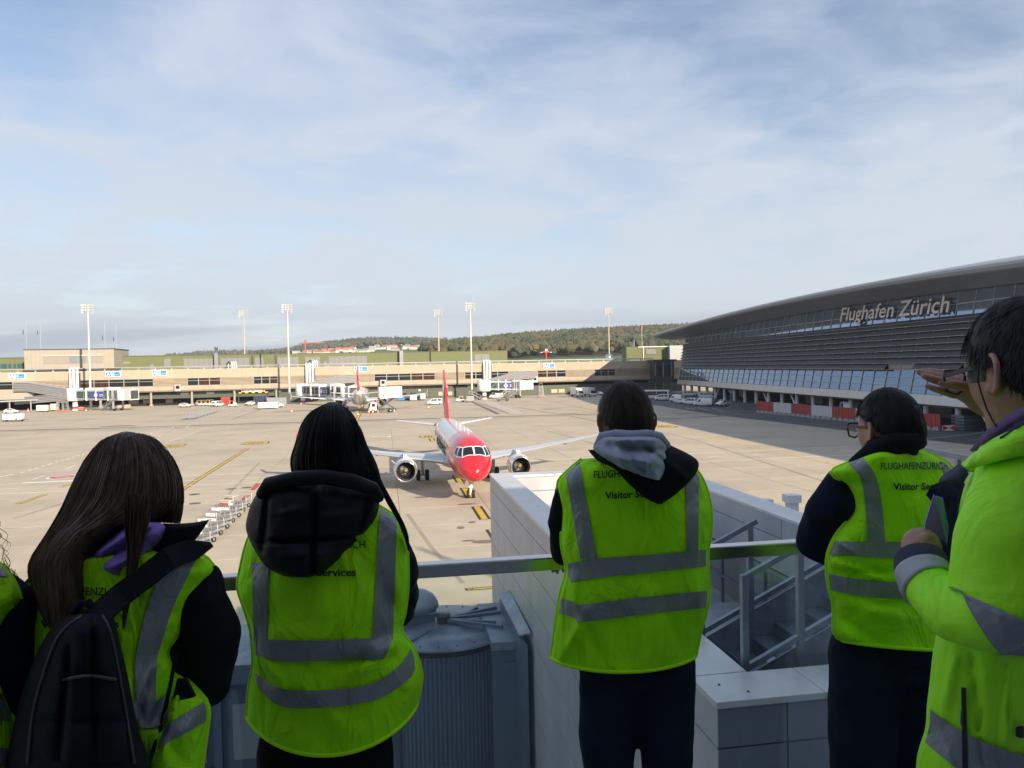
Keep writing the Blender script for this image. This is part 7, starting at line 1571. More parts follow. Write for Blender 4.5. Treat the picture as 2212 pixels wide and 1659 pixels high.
vd = Relief([(1255, 992), (1224, 1018), (1204, 1042), (1207, 1075), (1212, 1104), (1212, 1177), (1222, 1232), (1209, 1282), (1200, 1340), (1189, 1420)], [(1492, 1000), (1512, 1024), (1526, 1052), (1537, 1100), (1537, 1146), (1530, 1198), (1533, 1277), (1528, 1316), (1514, 1368), (1504, 1417)], 2.2, .125, .12, top=10, hem=34, vt=.1, pw=3.2, amp=.009, sc_=(9, 4), seed=2, creases=[(1270, 1320, 1215, 1420, 12, .018), (1300, 1420, 1262, 1330, 9, -.012), (1410, 1280, 1430, 1430, 22, .012), (1500, 1240, 1515, 1340, 14, .014), (1495, 1120, 1470, 1200, 18, .010), (1290, 1200, 1330, 1300, 20, .008), (1440, 1300, 1480, 1420, 14, -.01), (1340, 1250, 1350, 1430, 16, -.009), (1235, 1240, 1250, 1330, 8, .012)])
vm = vd.mesh('vest', VEST, o, O, 70, 90); vd.edge(0.002, .0, 1, 'binding', PIPE_, vm, O, .0045); vd.edge(.998, 0, 1, 'binding', PIPE_, vm, O, .0045); vd.hemedge('binding', PIPE_, vm, O, .005)
vd.band([(1222, 1024), (1237, 999), (1250, 990)], [(1253, 1207), (1270, 1207), (1288, 1205)], 'reflective_strip', TAPE, vm, O, .0035, 6, 30); vd.band([(1481, 1010), (1500, 1014), (1511, 1024)], [(1483, 1196), (1497, 1196), (1508, 1194)], 'reflective_strip', TAPE, vm, O, .0035, 6, 30)
vd.band([(1221, 1219), (1290, 1206), (1400, 1199), (1529, 1187)], [(1231, 1256), (1300, 1247), (1400, 1237), (1531, 1223)], 'reflective_strip', TAPE, vm, O, .005); vd.band([(1240, 1307), (1300, 1301), (1400, 1289), (1530, 1276)], [(1246, 1345), (1300, 1339), (1400, 1326), (1527, 1313)], 'reflective_strip', TAPE, vm, O, .005); vd.band([(1207, 1289), (1225, 1296), (1241, 1301)], [(1204, 1323), (1225, 1329), (1244, 1336)], 'reflective_strip', TAPE, vm, O, .0035, 10)
vd.text('FLUGHAFENZ\u00dcRICH', 1283, 1033, 1448, 1026, 16, INK, vm, O, .010); vd.text('Visitor Services', 1307, 1078, 1442, 1071, 15, INK, vm, O, .026)
bh = Relief([(1270, 972), (1285, 990), (1318, 1020), (1352, 1050), (1385, 1076), (1418, 1088)], [(1440, 958), (1490, 982), (1510, 1002), (1497, 1034), (1468, 1066), (1430, 1089)], 2.14, .10, .05, top=0, vt=.25, amp=.006, sc_=(10, 8), seed=5, creases=[(1440, 1000, 1490, 1040, 10, .01)]); bh.mesh('outer_hood', JACK, o, O, 40, 30)
gh = Relief([(1300, 940), (1284, 958), (1283, 972), (1304, 990), (1340, 1013), (1385, 1030), (1416, 1037)], [(1415, 940), (1434, 952), (1448, 984), (1445, 1008), (1434, 1028), (1426, 1037)], 2.12, .125, .04, top=0, vt=.3, amp=.009, sc_=(26, 20), seed=8, creases=[(1300, 962, 1440, 975, 9, -.020), (1305, 985, 1400, 1000, 8, .018), (1360, 990, 1410, 1030, 7, -.018), (1330, 960, 1345, 1010, 7, .016), (1415, 970, 1400, 1025, 7, .016), (1385, 960, 1440, 1000, 6, -.014), (1300, 948, 1420, 950, 6, .014)]); gm_ = gh.mesh('grey_hood', GREYH, o, O, 60, 44)
b = MB(); b.tube([P(x, y, Y) for x, y, Y in ((1292, 962, 2.10), (1300, 944, 2.10), (1330, 938, 2.075), (1365, 942, 2.07), (1400, 938, 2.075), (1424, 944, 2.09), (1440, 962, 2.11))], [.012, .014, .013, .015, .013, .014, .012], 10, rnd=True); b.build('hood_rim', GREYH, gm_, O)
short_hair(xf, 'hair', HSHORT, o, O, lambda d: min(1, max(0, (d.z + .36 + max(0, -d.y)*.22 - max(0, d.y)*.75 - max(0, abs(d.x)-.5)*1.3)*2.2)) * (0 if abs(d.x) > .78 and d.z < .12 and d.y > -.45 else 1), 7000, .028, 3, .010, .001, .36)

# ---------------------------------------------------------------- girl with the padded hood (centre left)
Yc_ = 1.95; foot = Vector((P(715, 1000, Yc_).x, Yc_, FLOOR)); o = person('girl with long straight black hair and padded navy hood hanging over her yellow-green vest', foot); O = foot
hc = P(718, 975, 1.97); xf = head_xf(hc, R(-8), R(-6), .95); b = MB(); head_mesh(b, xf); b.tube([P(718, 1030, 1.96), P(712, 1110, 1.93)], [.05, .055], 14)
b.tube([P(712, 1080, 1.94), P(708, 1150, 1.95), P(712, 1300, 1.97), P(716, 1480, 1.97), P(716, 1600, 1.97)], [(.07, .06), (.12, .065), (.11, .065), (.13, .09), (.105, .07)], 20)
armL = [(585, 1150, 1.97, 42), (566, 1260, 2.04, 36), (580, 1310, 2.14, 33), (640, 1270, 2.28, 28)]; armR = [(832, 1152, 1.98, 42), (862, 1240, 2.0, 44), (862, 1318, 2.08, 40), (790, 1262, 2.26, 30)]
for a in (armL, armR): b.tube([P(x, y, Y) for x, y, Y, r_ in a], [r_*.7*Y/F for x, y, Y, r_ in a], 12, rnd=True)
hand(b, P(640, 1262, 2.27), (.9, .5, .1), (0, .3, -1), .88, .6, -1); hand(b, P(790, 1255, 2.27), (-.9, .5, .1), (0, .3, -1), .88, .6, 1)
hipc = P(703, 1640, 1.97); lg = legs_body(b, hipc + Vector((-.085, 0, -.02)), hipc + Vector((.085, 0, -.02)), .074); fuse(b, 'body', SKIN, o, O, .0055, 4); eyes(xf, o, O); trousers(o, O, lg, .078, BTR, hipc, .08)
b = MB(); b.tube([P(712, 1080, 1.94), P(708, 1140, 1.95), P(712, 1300, 1.97), P(714, 1480, 1.98), P(705, 1575, 1.98)], [(.085, .07), (.17, .10), (.165, .105), (.16, .105), (.165, .105)], 22)
for a in (armL, armR): b.tube([P(x, y, Y) for x, y, Y, r_ in a], [r_*Y/F for x, y, Y, r_ in a], 16, rnd=True)
fuse(b, 'jacket', PUFF, o, O, .008, 3, (.007, 15, 4.))
vc = Relief([(570, 1105), (535, 1165), (517, 1235), (513, 1272), (528, 1318), (541, 1365), (545, 1432), (536, 1485), (532, 1546)], [(805, 1085), (858, 1118), (878, 1150), (881, 1190), (882, 1262), (876, 1320), (868, 1362), (894, 1398), (909, 1440), (912, 1465), (902, 1518)], 1.97, .16, .13, top=10, hem=100, vt=.1, amp=.010, sc_=(8, 4), seed=12, flare=.15, creases=[(860, 1380, 780, 1450, 16, .022), (845, 1420, 700, 1430, 14, -.016), (560, 1400, 610, 1500, 14, .018), (545, 1440, 600, 1480, 9, -.014), (850, 1330, 830, 1250, 16, -.016), (700, 1260, 690, 1400, 26, .008), (640, 1480, 760, 1580, 30, .010), (520, 1270, 545, 1380, 10, .014)])
vm = vc.mesh('vest', VEST, o, O, 70, 90); vc.edge(0.002, .0, 1, 'binding', PIPE_, vm, O, .0045); vc.edge(.998, 0, 1, 'binding', PIPE_, vm, O, .0045); vc.hemedge('binding', PIPE_, vm, O, .005)
vc.band([(821, 1100), (838, 1096), (858, 1118)], [(804, 1385), (828, 1385), (849, 1382)], 'reflective_strip', TAPE, vm, O, .004, 6, 40); vc.band([(543, 1215), (560, 1215), (582, 1225)], [(548, 1380), (562, 1385), (575, 1384)], 'reflective_strip', TAPE, vm, O, .004, 6, 30)
vc.band([(546, 1378), (600, 1382), (700, 1384), (780, 1379), (850, 1378)], [(549, 1414), (610, 1428), (700, 1428), (790, 1424), (830, 1424)], 'reflective_strip', TAPE, vm, O, .006); vc.band([(549, 1452), (608, 1488), (710, 1490), (800, 1478), (860, 1440), (892, 1396)], [(556, 1484), (608, 1526), (710, 1528), (815, 1510), (880, 1470), (897, 1445)], 'reflective_strip', TAPE, vm, O, .006)
vc.text('FLUGHAFENZ\u00dcRICH', 596, 1187, 789, 1184, 17, INK, vm, O, .010); vc.text('Visitor Services', 604, 1244, 769, 1244, 16, INK, vm, O, .026)
ph = Relief([(572, 1046), (546, 1080), (533, 1120), (532, 1147), (548, 1185), (574, 1224), (610, 1244), (642, 1247)], [(812, 1054), (820, 1080), (812, 1120), (786, 1160), (742, 1208), (702, 1238), (668, 1247)], 1.87, .125, .06, top=22, vt=.2, amp=.008, sc_=(12, 10), seed=21, creases=[(683, 1040, 674, 1244, 6, -.022), (560, 1172, 790, 1158, 5, -.018), (578, 1060, 566, 1190, 5, -.014), (800, 1080, 770, 1150, 6, -.012), (600, 1110, 660, 1100, 10, .010), (700, 1120, 770, 1110, 12, .010), (620, 1200, 720, 1200, 14, .010)]); hm_ = ph.mesh('padded_hood', PUFF, o, O, 64, 54)
b = MB(); b.tube([P(x, y, Y) for x, y, Y in ((566, 1066, 1.80), (580, 1046, 1.79), (640, 1034, 1.765), (700, 1030, 1.755), (760, 1040, 1.765), (805, 1056, 1.79), (818, 1074, 1.81))], [.014, .017, .018, .017, .018, .017, .013], 12, rnd=True); b.build('hood_rim', PUFF, hm_, O)
hr = Relief([(700, 874), (672, 890), (653, 919), (641, 958), (632, 992), (636, 1026), (650, 1062)], [(735, 874), (756, 889), (776, 923), (790, 962), (805, 992), (817, 1026), (822, 1062)], 1.965, .115, .1, top=6, vt=.42, amp=.003, seed=3, pw=2.1); long_hair(hr, 'hair', HBLACK, o, O, 620, 4, (.92, 1.02), .0015, .007, 50)
b = MB(); rnd = random.Random(9)
for k in range(70):
    s_ = rnd.uniform(-1, 1); e = rnd.uniform(.8, 1.06); pts = []
    for x, y, Y in ((762, 905, 1.90), (792, 975, 1.87), (820, 1045, 1.85), (845, 1090, 1.84), (866, 1128, 1.86), (878, 1160, 1.90), (884, 1190, 1.93)): t = len(pts)/6; pts.append(P(x + s_*(5 + 5*t - 8*t*t) + rnd.uniform(-1, 1), y, Y + rnd.uniform(-.008, .008)))
    b.tube(pts[:rnd.randint(5, 7)], [.002, .002, .002, .0018, .0016, .0012, .0006][:7], 4, cap=False) if False else b.tube(pts, [.0022, .0022, .002, .0018, .0015, .001, .0004], 4, cap=False)
b.build('hair_lock', HBLACK, o, O, kind='stuff')

# ---------------------------------------------------------------- girl with the backpack (left)
Yb_ = 1.6; foot = Vector((P(280, 1000, Yb_).x, Yb_, FLOOR)); o = person('girl with long brown hair, lilac hood and a black backpack over her vest', foot); O = foot
hc = P(292, 1062, 1.62); xf = head_xf(hc, R(6), R(-10), .96); b = MB(); head_mesh(b, xf); b.tube([P(288, 1120, 1.62), P(275, 1210, 1.59)], [.05, .055], 14)
b.tube([P(268, 1190, 1.59), P(262, 1260, 1.6), P(262, 1420, 1.62), P(262, 1640, 1.62), P(262, 1740, 1.62)], [(.07, .06), (.12, .065), (.11, .065), (.13, .09), (.105, .07)], 20)
armR = [(425, 1275, 1.58, 62), (458, 1370, 1.60, 62), (450, 1478, 1.66, 52), (415, 1370, 1.95, 42)]; armL = [(105, 1290, 1.62, 58), (88, 1400, 1.66, 55), (100, 1480, 1.72, 50), (150, 1380, 1.95, 42)]
for a in (armL, armR): b.tube([P(x, y, Y) for x, y, Y, r_ in a], [r_*.68*Y/F for x, y, Y, r_ in a], 12, rnd=True)
hand(b, P(415, 1345, 1.98), (-.7, .6, .1), (0, .3, -1), .88, .6, 1); hand(b, P(150, 1355, 1.98), (.7, .6, .1), (0, .3, -1), .88, .6, -1)
hipc = P(255, 1800, 1.62); lg = legs_body(b, hipc + Vector((-.085, 0, -.02)), hipc + Vector((.085, 0, -.02)), .074); fuse(b, 'body', SKIN, o, O, .0055, 4); eyes(xf, o, O); trousers(o, O, lg, .078, BTR, hipc, .08)
b = MB(); b.tube([P(268, 1190, 1.59), P(262, 1250, 1.6), P(262, 1420, 1.62), P(262, 1640, 1.62), P(262, 1720, 1.62)], [(.085, .07), (.165, .10), (.165, .105), (.155, .105), (.16, .105)], 22)
for a in (armL, armR): b.tube([P(x, y, Y) for x, y, Y, r_ in a], [r_*Y/F for x, y, Y, r_ in a], 16, rnd=True)
fuse(b, 'jacket', JACK, o, O, .008, 3, (.007, 13, 6.))
vb = Relief([(135, 1212), (80, 1236), (60, 1290), (57, 1370), (62, 1430), (68, 1560), (66, 1760)], [(345, 1183), (430, 1196), (463, 1228), (448, 1254), (415, 1314), (395, 1369), (373, 1412), (388, 1452), (432, 1496), (450, 1524), (450, 1560), (437, 1655), (428, 1760)], 1.6, .15, .12, top=6, hem=20, vt=.08, amp=.010, sc_=(8, 4), seed=31, creases=[(390, 1440, 330, 1560, 14, -.02), (395, 1460, 350, 1640, 10, .022), (380, 1410, 330, 1470, 12, .014), (440, 1530, 380, 1600, 14, .012), (350, 1560, 400, 1660, 12, -.012)])
vm = vb.mesh('vest', VEST, o, O, 70, 90); vb.edge(.998, 0, 1, 'binding', PIPE_, vm, O, .005); vb.edge(.002, 0, 1, 'binding', PIPE_, vm, O, .005)
vb.band([(374, 1190), (395, 1195), (432, 1202)], [(292, 1555), (316, 1550), (342, 1520)], 'reflective_strip', TAPE, vm, O, .004, 8, 46) if False else vb.band([(360, 1205), (318, 1314), (296, 1405), (292, 1460), (296, 1556)], [(428, 1199), (377, 1305), (350, 1387), (339, 1430), (336, 1524)], 'reflective_strip', TAPE, vm, O, .0045, 46, 8)
vb.band([(284, 1508), (320, 1524), (365, 1494)], [(296, 1570), (330, 1572), (362, 1558)], 'reflective_strip', TAPE, vm, O, .006, 16); vb.band([(354, 1570), (400, 1540), (449, 1512)], [(340, 1616), (400, 1584), (450, 1556)], 'reflective_strip', TAPE, vm, O, .006, 16); vb.band([(66, 1300), (60, 1350), (58, 1400), (60, 1440)], [(86, 1300), (76, 1350), (68, 1400), (68, 1440)], 'reflective_strip', TAPE, vm, O, .004, 14)
vb.text('FLUGHAFENZ\u00dcRICH', 92, 1284, 289, 1287, 17, INK, vm, O, .010); vb.text('Visitor Services', 88, 1356, 257, 1356, 16, INK, vm, O, .026)
dh = Relief([(352, 1130), (340, 1160), (318, 1204)], [(453, 1122), (424, 1164), (392, 1192)], 1.53, .05, .05, top=-4, vt=.2, amp=.004, seed=2); dh.mesh('jacket_collar', JACK, o, O, 24, 20)
lh = Relief([(300, 1126), (250, 1150), (206, 1190), (195, 1218), (222, 1238), (250, 1243)], [(345, 1128), (359, 1140), (351, 1165), (332, 1188), (292, 1220), (262, 1243)], 1.52, .075, .04, vt=.25, amp=.009, sc_=(18, 14), seed=6, creases=[(215, 1215, 330, 1140, 7, -.018), (205, 1200, 310, 1132, 7, .014), (300, 1140, 290, 1215, 6, -.012), (230, 1230, 320, 1190, 8, .012)]); lh.mesh('lilac_hood', LILAC, o, O, 44, 36)
hb_ = Relief([(255, 937), (222, 950), (191, 987), (163, 1042), (136, 1101), (100, 1160), (70, 1205), (64, 1240), (80, 1300), (100, 1350)], [(292, 937), (327, 942), (359, 972), (379, 1005), (391, 1050), (385, 1100), (325, 1126), (266, 1134), (236, 1156), (197, 1200), (186, 1290), (165, 1350)], 1.585, .115, .10, top=5, vt=.3, amp=.006, sc_=(20, 2), seed=7, pw=2.1, tilt=-.14); long_hair(hb_, 'hair', HBROWN, o, O, 900, 14, (.86, 1.02), .0015, .010, 90)
h2 = Relief([(335, 985), (334, 1015), (330, 1060), (328, 1128)], [(368, 1000), (391, 1046), (394, 1095), (389, 1131)], 1.62, .06, .05, vt=.3, amp=.003, seed=4); long_hair(h2, 'side_hair', HBROWN, o, O, 160, 15, (.9, 1.02), .0014, .006, 16)
h3 = Relief([(268, 1060), (270, 1130), (276, 1200), (268, 1300), (264, 1350)], [(332, 1060), (322, 1120), (304, 1190), (280, 1300), (270, 1352)], 1.44, .012, .012, vt=.02, amp=.002, seed=5, tilt=.0); long_hair(h3, 'front_lock', HBROWN, o, O, 130, 16, (.8, 1.04), .0013, .012, 10, True, False)
# backpack hanging on one strap
bp_ = thing('backpack', 'black backpack on the back of the girl with the lilac hood', 'backpack', foot + Vector((-.08, -.2, .5))); OB = bp_.location.copy()
bk = Relief([(170, 1318), (118, 1348), (80, 1410), (46, 1500), (22, 1600), (8, 1690), (4, 1800)], [(226, 1316), (247, 1340), (262, 1400), (276, 1460), (300, 1580), (326, 1655), (340, 1790)], 1.42, .12, .05, vt=.16, amp=.008, sc_=(8, 5), seed=41, creases=[(150, 1400, 130, 1640, 8, -.014), (200, 1340, 205, 1640, 7, -.012), (60, 1560, 300, 1560, 6, -.01)]); bkm = bk.mesh('bag', PACK, bp_, OB, 60, 60)
bk.band([(140, 1470), (190, 1462), (250, 1470)], [(128, 1640), (190, 1650), (275, 1640)], 'front_pocket', PACK, bkm, OB, .012, 20, 14)
for zp in ([(176, 1330), (128, 1372), (96, 1450), (72, 1540), (60, 1650)], [(222, 1330), (240, 1372), (256, 1450), (272, 1540), (290, 1650)], [(138, 1468), (190, 1460), (250, 1468)]):
    b = MB(); b.tube([bk.on(x, y, .014 if len(zp) == 3 else .004) for x, y in [tuple(q) for q in crm(zp, 6)]], .0028, 6); b.build('zip', M('zip_grey', (.05, .052, .058), .5), bkm, OB)
st_ = Limb([(418, 1188, 1.50, 20), (370, 1208, 1.44, 23), (320, 1242, 1.43, 24), (262, 1285, 1.42, 24), (215, 1330, 1.40, 22)], .002, fl=.35); 
b = MB(); cpt = [P(x, y, Y) for x, y, Y in ((440, 1190, 1.54), (405, 1190, 1.475), (365, 1206, 1.44), (320, 1242, 1.425), (262, 1285, 1.41), (205, 1335, 1.36))]; wv_ = []
for i, p in enumerate(cpt): 
    d = (cpt[min(i+1, 5)] - cpt[max(i-1, 0)]).normalized(); n = Vector((0, -1, .15)); s_ = d.cross(n).normalized()*.021; nn = s_.cross(d).normalized()*.006; wv_.append([p - s_ - nn, p + s_ - nn, p + s_ + nn, p - s_ + nn])
b.loft(wv_, 0, False, True); b.build('strap', PACK, bp_, OB)
b = MB(); b.tube([P(205, 1322, 1.38), P(190, 1300, 1.36), P(172, 1302, 1.36), P(160, 1322, 1.38)], .007, 8); b.build('carry_loop', PACK, bp_, OB)
b = MB(); b.tube([P(380, 1412, 1.50), P(370, 1470, 1.48), P(350, 1560, 1.47), (P(325, 1640, 1.44))], [.004]*4, 6); b.build('strap_end', PACK, bp_, OB); b = MB(); q = P(397, 1490, 1.475); b.hexa([q + Vector(v_)*.022 for v_ in ((-1, -.2, -1), (1, -.2, -.6), (1, .2, -.6), (-1, .2, -1), (-.5, -.2, 1), (.3, -.2, .9), (.3, .2, .9), (-.5, .2, 1))]); b.build('strap_tab', PACK, bp_, OB)

# ---------------------------------------------------------------- partly visible person at the left edge
foot = Vector((P(-95, 1000, 1.5).x, 1.5, FLOOR)); o = person('person with curly red hair cut off by the left edge of the picture', foot); O = foot
hc = P(-185, 1100, 1.52); xf = head_xf(hc, R(10), 0, .96); b = MB(); head_mesh(b, xf); b.tube([P(-180, 1160, 1.52), P(-125, 1240, 1.5)], [.05, .055], 14)
b.tube([P(-100, 1220, 1.5), P(-105, 1290, 1.5), P(-105, 1450, 1.52), P(-105, 1700, 1.52)], [(.07, .06), (.12, .065), (.11, .065), (.105, .07)], 20)
armR = [(15, 1310, 1.5, 52), (8, 1420, 1.5, 50), (-5, 1510, 1.56, 46), (-40, 1420, 1.9, 38)]; armL = [(-220, 1310, 1.5, 52), (-235, 1420, 1.5, 50), (-215, 1500, 1.56, 46), (-160, 1420, 1.9, 38)]
for a in (armL, armR): b.tube([P(x, y, Y) for x, y, Y, r_ in a], [r_*.68*Y/F for x, y, Y, r_ in a], 12, rnd=True)
hand(b, P(-40, 1400, 1.93), (-.7, .6, .1), (0, .3, -1), .88, .6, 1); hand(b, P(-160, 1400, 1.93), (.7, .6, .1), (0, .3, -1), .88, .6, -1)
hipc = P(-105, 1820, 1.52); lg = legs_body(b, hipc + Vector((-.085, 0, -.02)), hipc + Vector((.085, 0, -.02)), .074); fuse(b, 'body', SKIN, o, O, .0065, 4); eyes(xf, o, O); trousers(o, O, lg, .078, BTR, hipc, .08)
b = MB(); b.tube([P(-100, 1220, 1.5), P(-105, 1290, 1.5), P(-105, 1450, 1.52), P(-105, 1720, 1.52)], [(.085, .07), (.16, .10), (.16, .10), (.155, .105)], 22)
for a in (armL, armR): b.tube([P(x, y, Y) for x, y, Y, r_ in a], [r_*Y/F for x, y, Y, r_ in a], 16, rnd=True)
fuse(b, 'jacket', NAVY, o, O, .008, 3, (.006, 13, 8.))
va = Relief([(-180, 1200), (-235, 1230), (-250, 1330), (-245, 1500), (-245, 1780)], [(-20, 1210), (12, 1228), (45, 1293), (20, 1330), (-12, 1400), (0, 1470), (30, 1560), (38, 1650), (36, 1790)], 1.5, .14, .12, vt=.08, amp=.009, seed=51); vm = va.mesh('vest', VEST, o, O, 40, 60); va.edge(.998, 0, 1, 'binding', PIPE_, vm, O, .005); va.band([(-60, 1222), (-20, 1214), (8, 1226)], [(-60, 1250), (-20, 1244), (20, 1246)], 'reflective_strip', TAPE, vm, O, .004, 12); va.band([(-200, 1470), (-100, 1485), (28, 1500)], [(-200, 1530), (-100, 1545), (34, 1556)], 'reflective_strip', TAPE, vm, O, .006, 20); va.band([(-200, 1600), (-100, 1612), (36, 1616)], [(-200, 1650), (-100, 1662), (37, 1652)], 'reflective_strip', TAPE, vm, O, .006, 20)
b = MB(); rnd = random.Random(3)
for k in range(260):
    a = rnd.uniform(0, 6.28); d0 = Vector((math.cos(a)*.8, math.sin(a)*.8, rnd.uniform(-.1, .9))).normalized(); p = xf @ headpt(d0, .012); pts = []; ph_ = rnd.uniform(0, 6.28); L = rnd.uniform(.07, .14); f = Vector((d0.x*.35, d0.y*.35, -1)).normalized(); rr = rnd.uniform(.003, .008)
    for i in range(18): t = i/17; pts.append(p + f*L*t + Vector((math.cos(ph_ + t*16)*rr, math.sin(ph_ + t*16)*rr, 0))*min(1, t*4) + d0*.03*math.sin(t*2.4))
    b.tube(pts, [.0013*(1 - .8*i/17) for i in range(18)], 4, cap=False)
for q in range(9):
    p = P(8 + q*3, 1190 + q*6, 1.49); ph_ = rnd.uniform(0, 6.28); b.tube([p + Vector(((.004 + .0003*i)*math.cos(ph_ + i*.4) + .0012*i*math.cos(q), .006*math.sin(ph_ + i*.4), -.0045*i)) for i in range(15)], .0007, 4, cap=False)
cap_ = MB(); cap_.loft([[xf @ headpt(Vector((math.sin(th)*math.cos(2*math.pi*j/24), math.sin(th)*math.sin(2*math.pi*j/24), math.cos(th))), .012 if math.sin(2*math.pi*j/24) < .55 or th < .9 else -.005) for j in range(24)] for th in [.03 + 2.0*i/12 for i in range(13)]], 0, True, False); hcp = cap_.build('hair', HRED, o, O); b.build('hair_curl', HRED, hcp, O, kind='stuff')

# ---------------------------------------------------------------- boy with glasses leaning on the rail (right)
Ye = 2.08; foot = Vector((P(1930, 1000, Ye).x, Ye, FLOOR)); o = person('boy with short black hair and glasses leaning on the rail in navy sleeves', foot); O = foot
hc = P(1921, 930, 2.08); xf = head_xf(hc, R(15), R(-4), .95); b = MB(); head_mesh(b, xf); b.tube([P(1932, 970, 2.08), P(1945, 1045, 2.06)], [.054, .06], 14)
b.tube([P(1942, 1000, 2.06), P(1935, 1050, 2.07), P(1930, 1180, 2.09), P(1928, 1360, 2.1), P(1930, 1440, 2.1)], [(.07, .06), (.12, .065), (.11, .065), (.14, .09), (.105, .07)], 20)
armL = [(1822, 1048, 2.08, 42), (1785, 1110, 2.1, 46), (1765, 1170, 2.16, 44), (1800, 1190, 2.36, 36), (1850, 1192, 2.45, 28)]; armR = [(2035, 1050, 2.08, 42), (2062, 1130, 2.12, 42), (2050, 1190, 2.2, 38), (1960, 1195, 2.45, 28)]
for a in (armL, armR): b.tube([P(x, y, Y) for x, y, Y, r_ in a], [r_*.7*Y/F for x, y, Y, r_ in a], 12, rnd=True)
hand(b, P(1850, 1188, 2.46), (.85, .35, -.25), (0, .3, -1), .88, .5, -1); hand(b, P(1960, 1190, 2.46), (-.85, .3, -.25), (0, .3, -1), .88, .5, 1)
hipc = P(1935, 1440, 2.1); lg = legs_body(b, hipc + Vector((-.085, 0, -.02)), hipc + Vector((.085, 0, -.02)), .076); fuse(b, 'body', SKIN, o, O, .0055, 4); eyes(xf, o, O); trousers(o, O, lg, .082, JEAN, hipc, .085)
b = MB(); b.tube([P(1945, 1012, 2.06), P(1938, 1050, 2.07), P(1930, 1180, 2.09), P(1930, 1330, 2.1), P(1932, 1412, 2.1)], [(.082, .07), (.165, .10), (.16, .10), (.155, .10), (.155, .10)], 22)
for a in (armL, armR): b.tube([P(x, y, Y) for x, y, Y, r_ in a], [r_*Y/F for x, y, Y, r_ in a], 16, rnd=True)
fuse(b, 'sweater', NAVY, o, O, .008, 3, (.005, 14, 11.))
b = MB(); b.tube([P(x, y, Y) for x, y, Y in ((1846, 1000, 2.04), (1880, 978, 2.02), (1925, 962, 1.985), (1965, 952, 2.0), (1985, 955, 2.04))], [.016, .024, .03, .03, .02], 12, rnd=True); b.tube([P(1900, 975, 2.03), P(1950, 965, 2.03)], [.04, .04], 12, rnd=True); b.build('collar', JACK, o, O)
ve = Relief([(1900, 972), (1845, 994), (1796, 1016), (1804, 1032), (1829, 1047), (1844, 1083), (1839, 1113), (1806, 1153), (1787, 1196), (1785, 1239), (1791, 1275), (1799, 1309), (1801, 1368), (1820, 1384)], [(1955, 962), (2005, 978), (2048, 1000), (2065, 1030), (2076, 1080), (2078, 1150), (2076, 1250), (2072, 1320), (2066, 1390), (2064, 1404)], 2.09, .135, .12, top=0, hem=6, vt=.12, amp=.009, sc_=(9, 5), seed=61, yaw=.03, creases=[(1800, 1215, 1900, 1245, 9, .016), (1810, 1235, 1930, 1235, 9, -.014), (1830, 1300, 1960, 1340, 16, .012), (1810, 1330, 1900, 1390, 14, -.012), (1860, 1310, 1990, 1290, 14, -.01), (1800, 1160, 1850, 1200, 10, .014), (1850, 1060, 1880, 1150, 16, .008)])
vm = ve.mesh('vest', VEST, o, O, 70, 90); ve.edge(0.002, .0, 1, 'binding', PIPE_, vm, O, .0045); ve.edge(.998, 0, 1, 'binding', PIPE_, vm, O, .0045); ve.hemedge('binding', PIPE_, vm, O, .005)
ve.band([(1832, 999), (1850, 992), (1866, 986)], [(1875, 1172), (1894, 1172), (1913, 1170)], 'reflective_strip', TAPE, vm, O, .0035, 6, 34) if False else ve.band([(1832, 1000), (1858, 1032), (1869, 1090), (1874, 1172)], [(1864, 987), (1892, 1030), (1905, 1090), (1912, 1170)], 'reflective_strip', TAPE, vm, O, .0035, 34, 6)
ve.band([(2030, 995), (2050, 1060), (2056, 1170)], [(2056, 1012), (2072, 1060), (2076, 1170)], 'reflective_strip', TAPE, vm, O, .0035, 20)
ve.band([(1803, 1168), (1870, 1170), (2000, 1170), (2076, 1166)], [(1789, 1198), (1870, 1203), (2000, 1208), (2077, 1206)], 'reflective_strip', TAPE, vm, O, .005); ve.band([(1786, 1238), (1850, 1250), (1950, 1258), (2075, 1254)], [(1790, 1273), (1850, 1286), (1950, 1294), (2074, 1294)], 'reflective_strip', TAPE, vm, O, .005)
ve.text('FLUGHAFENZ\u00dcRICH', 1903, 1014, 2048, 1013, 15, INKB, vm, O, .010); ve.text('Visitor Services', 1930, 1058, 2056, 1057, 14, INK, vm, O, .026)
short_hair(xf, 'hair', HBLACK, o, O, lambda d: min(1, max(0, (d.z + .16 + max(0, -d.y)*.36 - max(0, d.y)*.7 - max(0, abs(d.x)-.55)*.8)*2.4)) * (0 if abs(d.x) > .84 and d.z < .18 and d.y > -.3 else 1), 7000, .021, 5, .011, .001, .22)
glasses(xf, o, O, FR)

# ---------------------------------------------------------------- man shading his eyes (far right)
Yf = 1.4; foot = Vector((P(2290, 1000, Yf).x, Yf, FLOOR)); o = person('man in neon green jacket and glasses shading his eyes with a raised hand', foot); O = foot
hc = P(2217, 800, 1.36); xf = head_xf(hc, R(13), R(-6), 1.07); b = MB(); head_mesh(b, xf, 56); b.tube([P(2205, 860, 1.37), P(2225, 930, 1.38), P(2250, 1010, 1.38)], [.062, .066, .08], 18, rnd=True)
b.tube([P(2255, 960, 1.4), P(2275, 1040, 1.46), P(2280, 1250, 1.48), P(2285, 1600, 1.48)], [(.07, .06), (.10, .07), (.11, .07), (.10, .07)], 20)
armL = [(2215, 1010, 1.27, 88), (2160, 1130, 1.2, 80), (2150, 1250, 1.18, 88), (2136, 1320, 1.17, 80), (2070, 1330, 1.2, 64), (2010, 1275, 1.27, 54), (1985, 1212, 1.33, 46)]
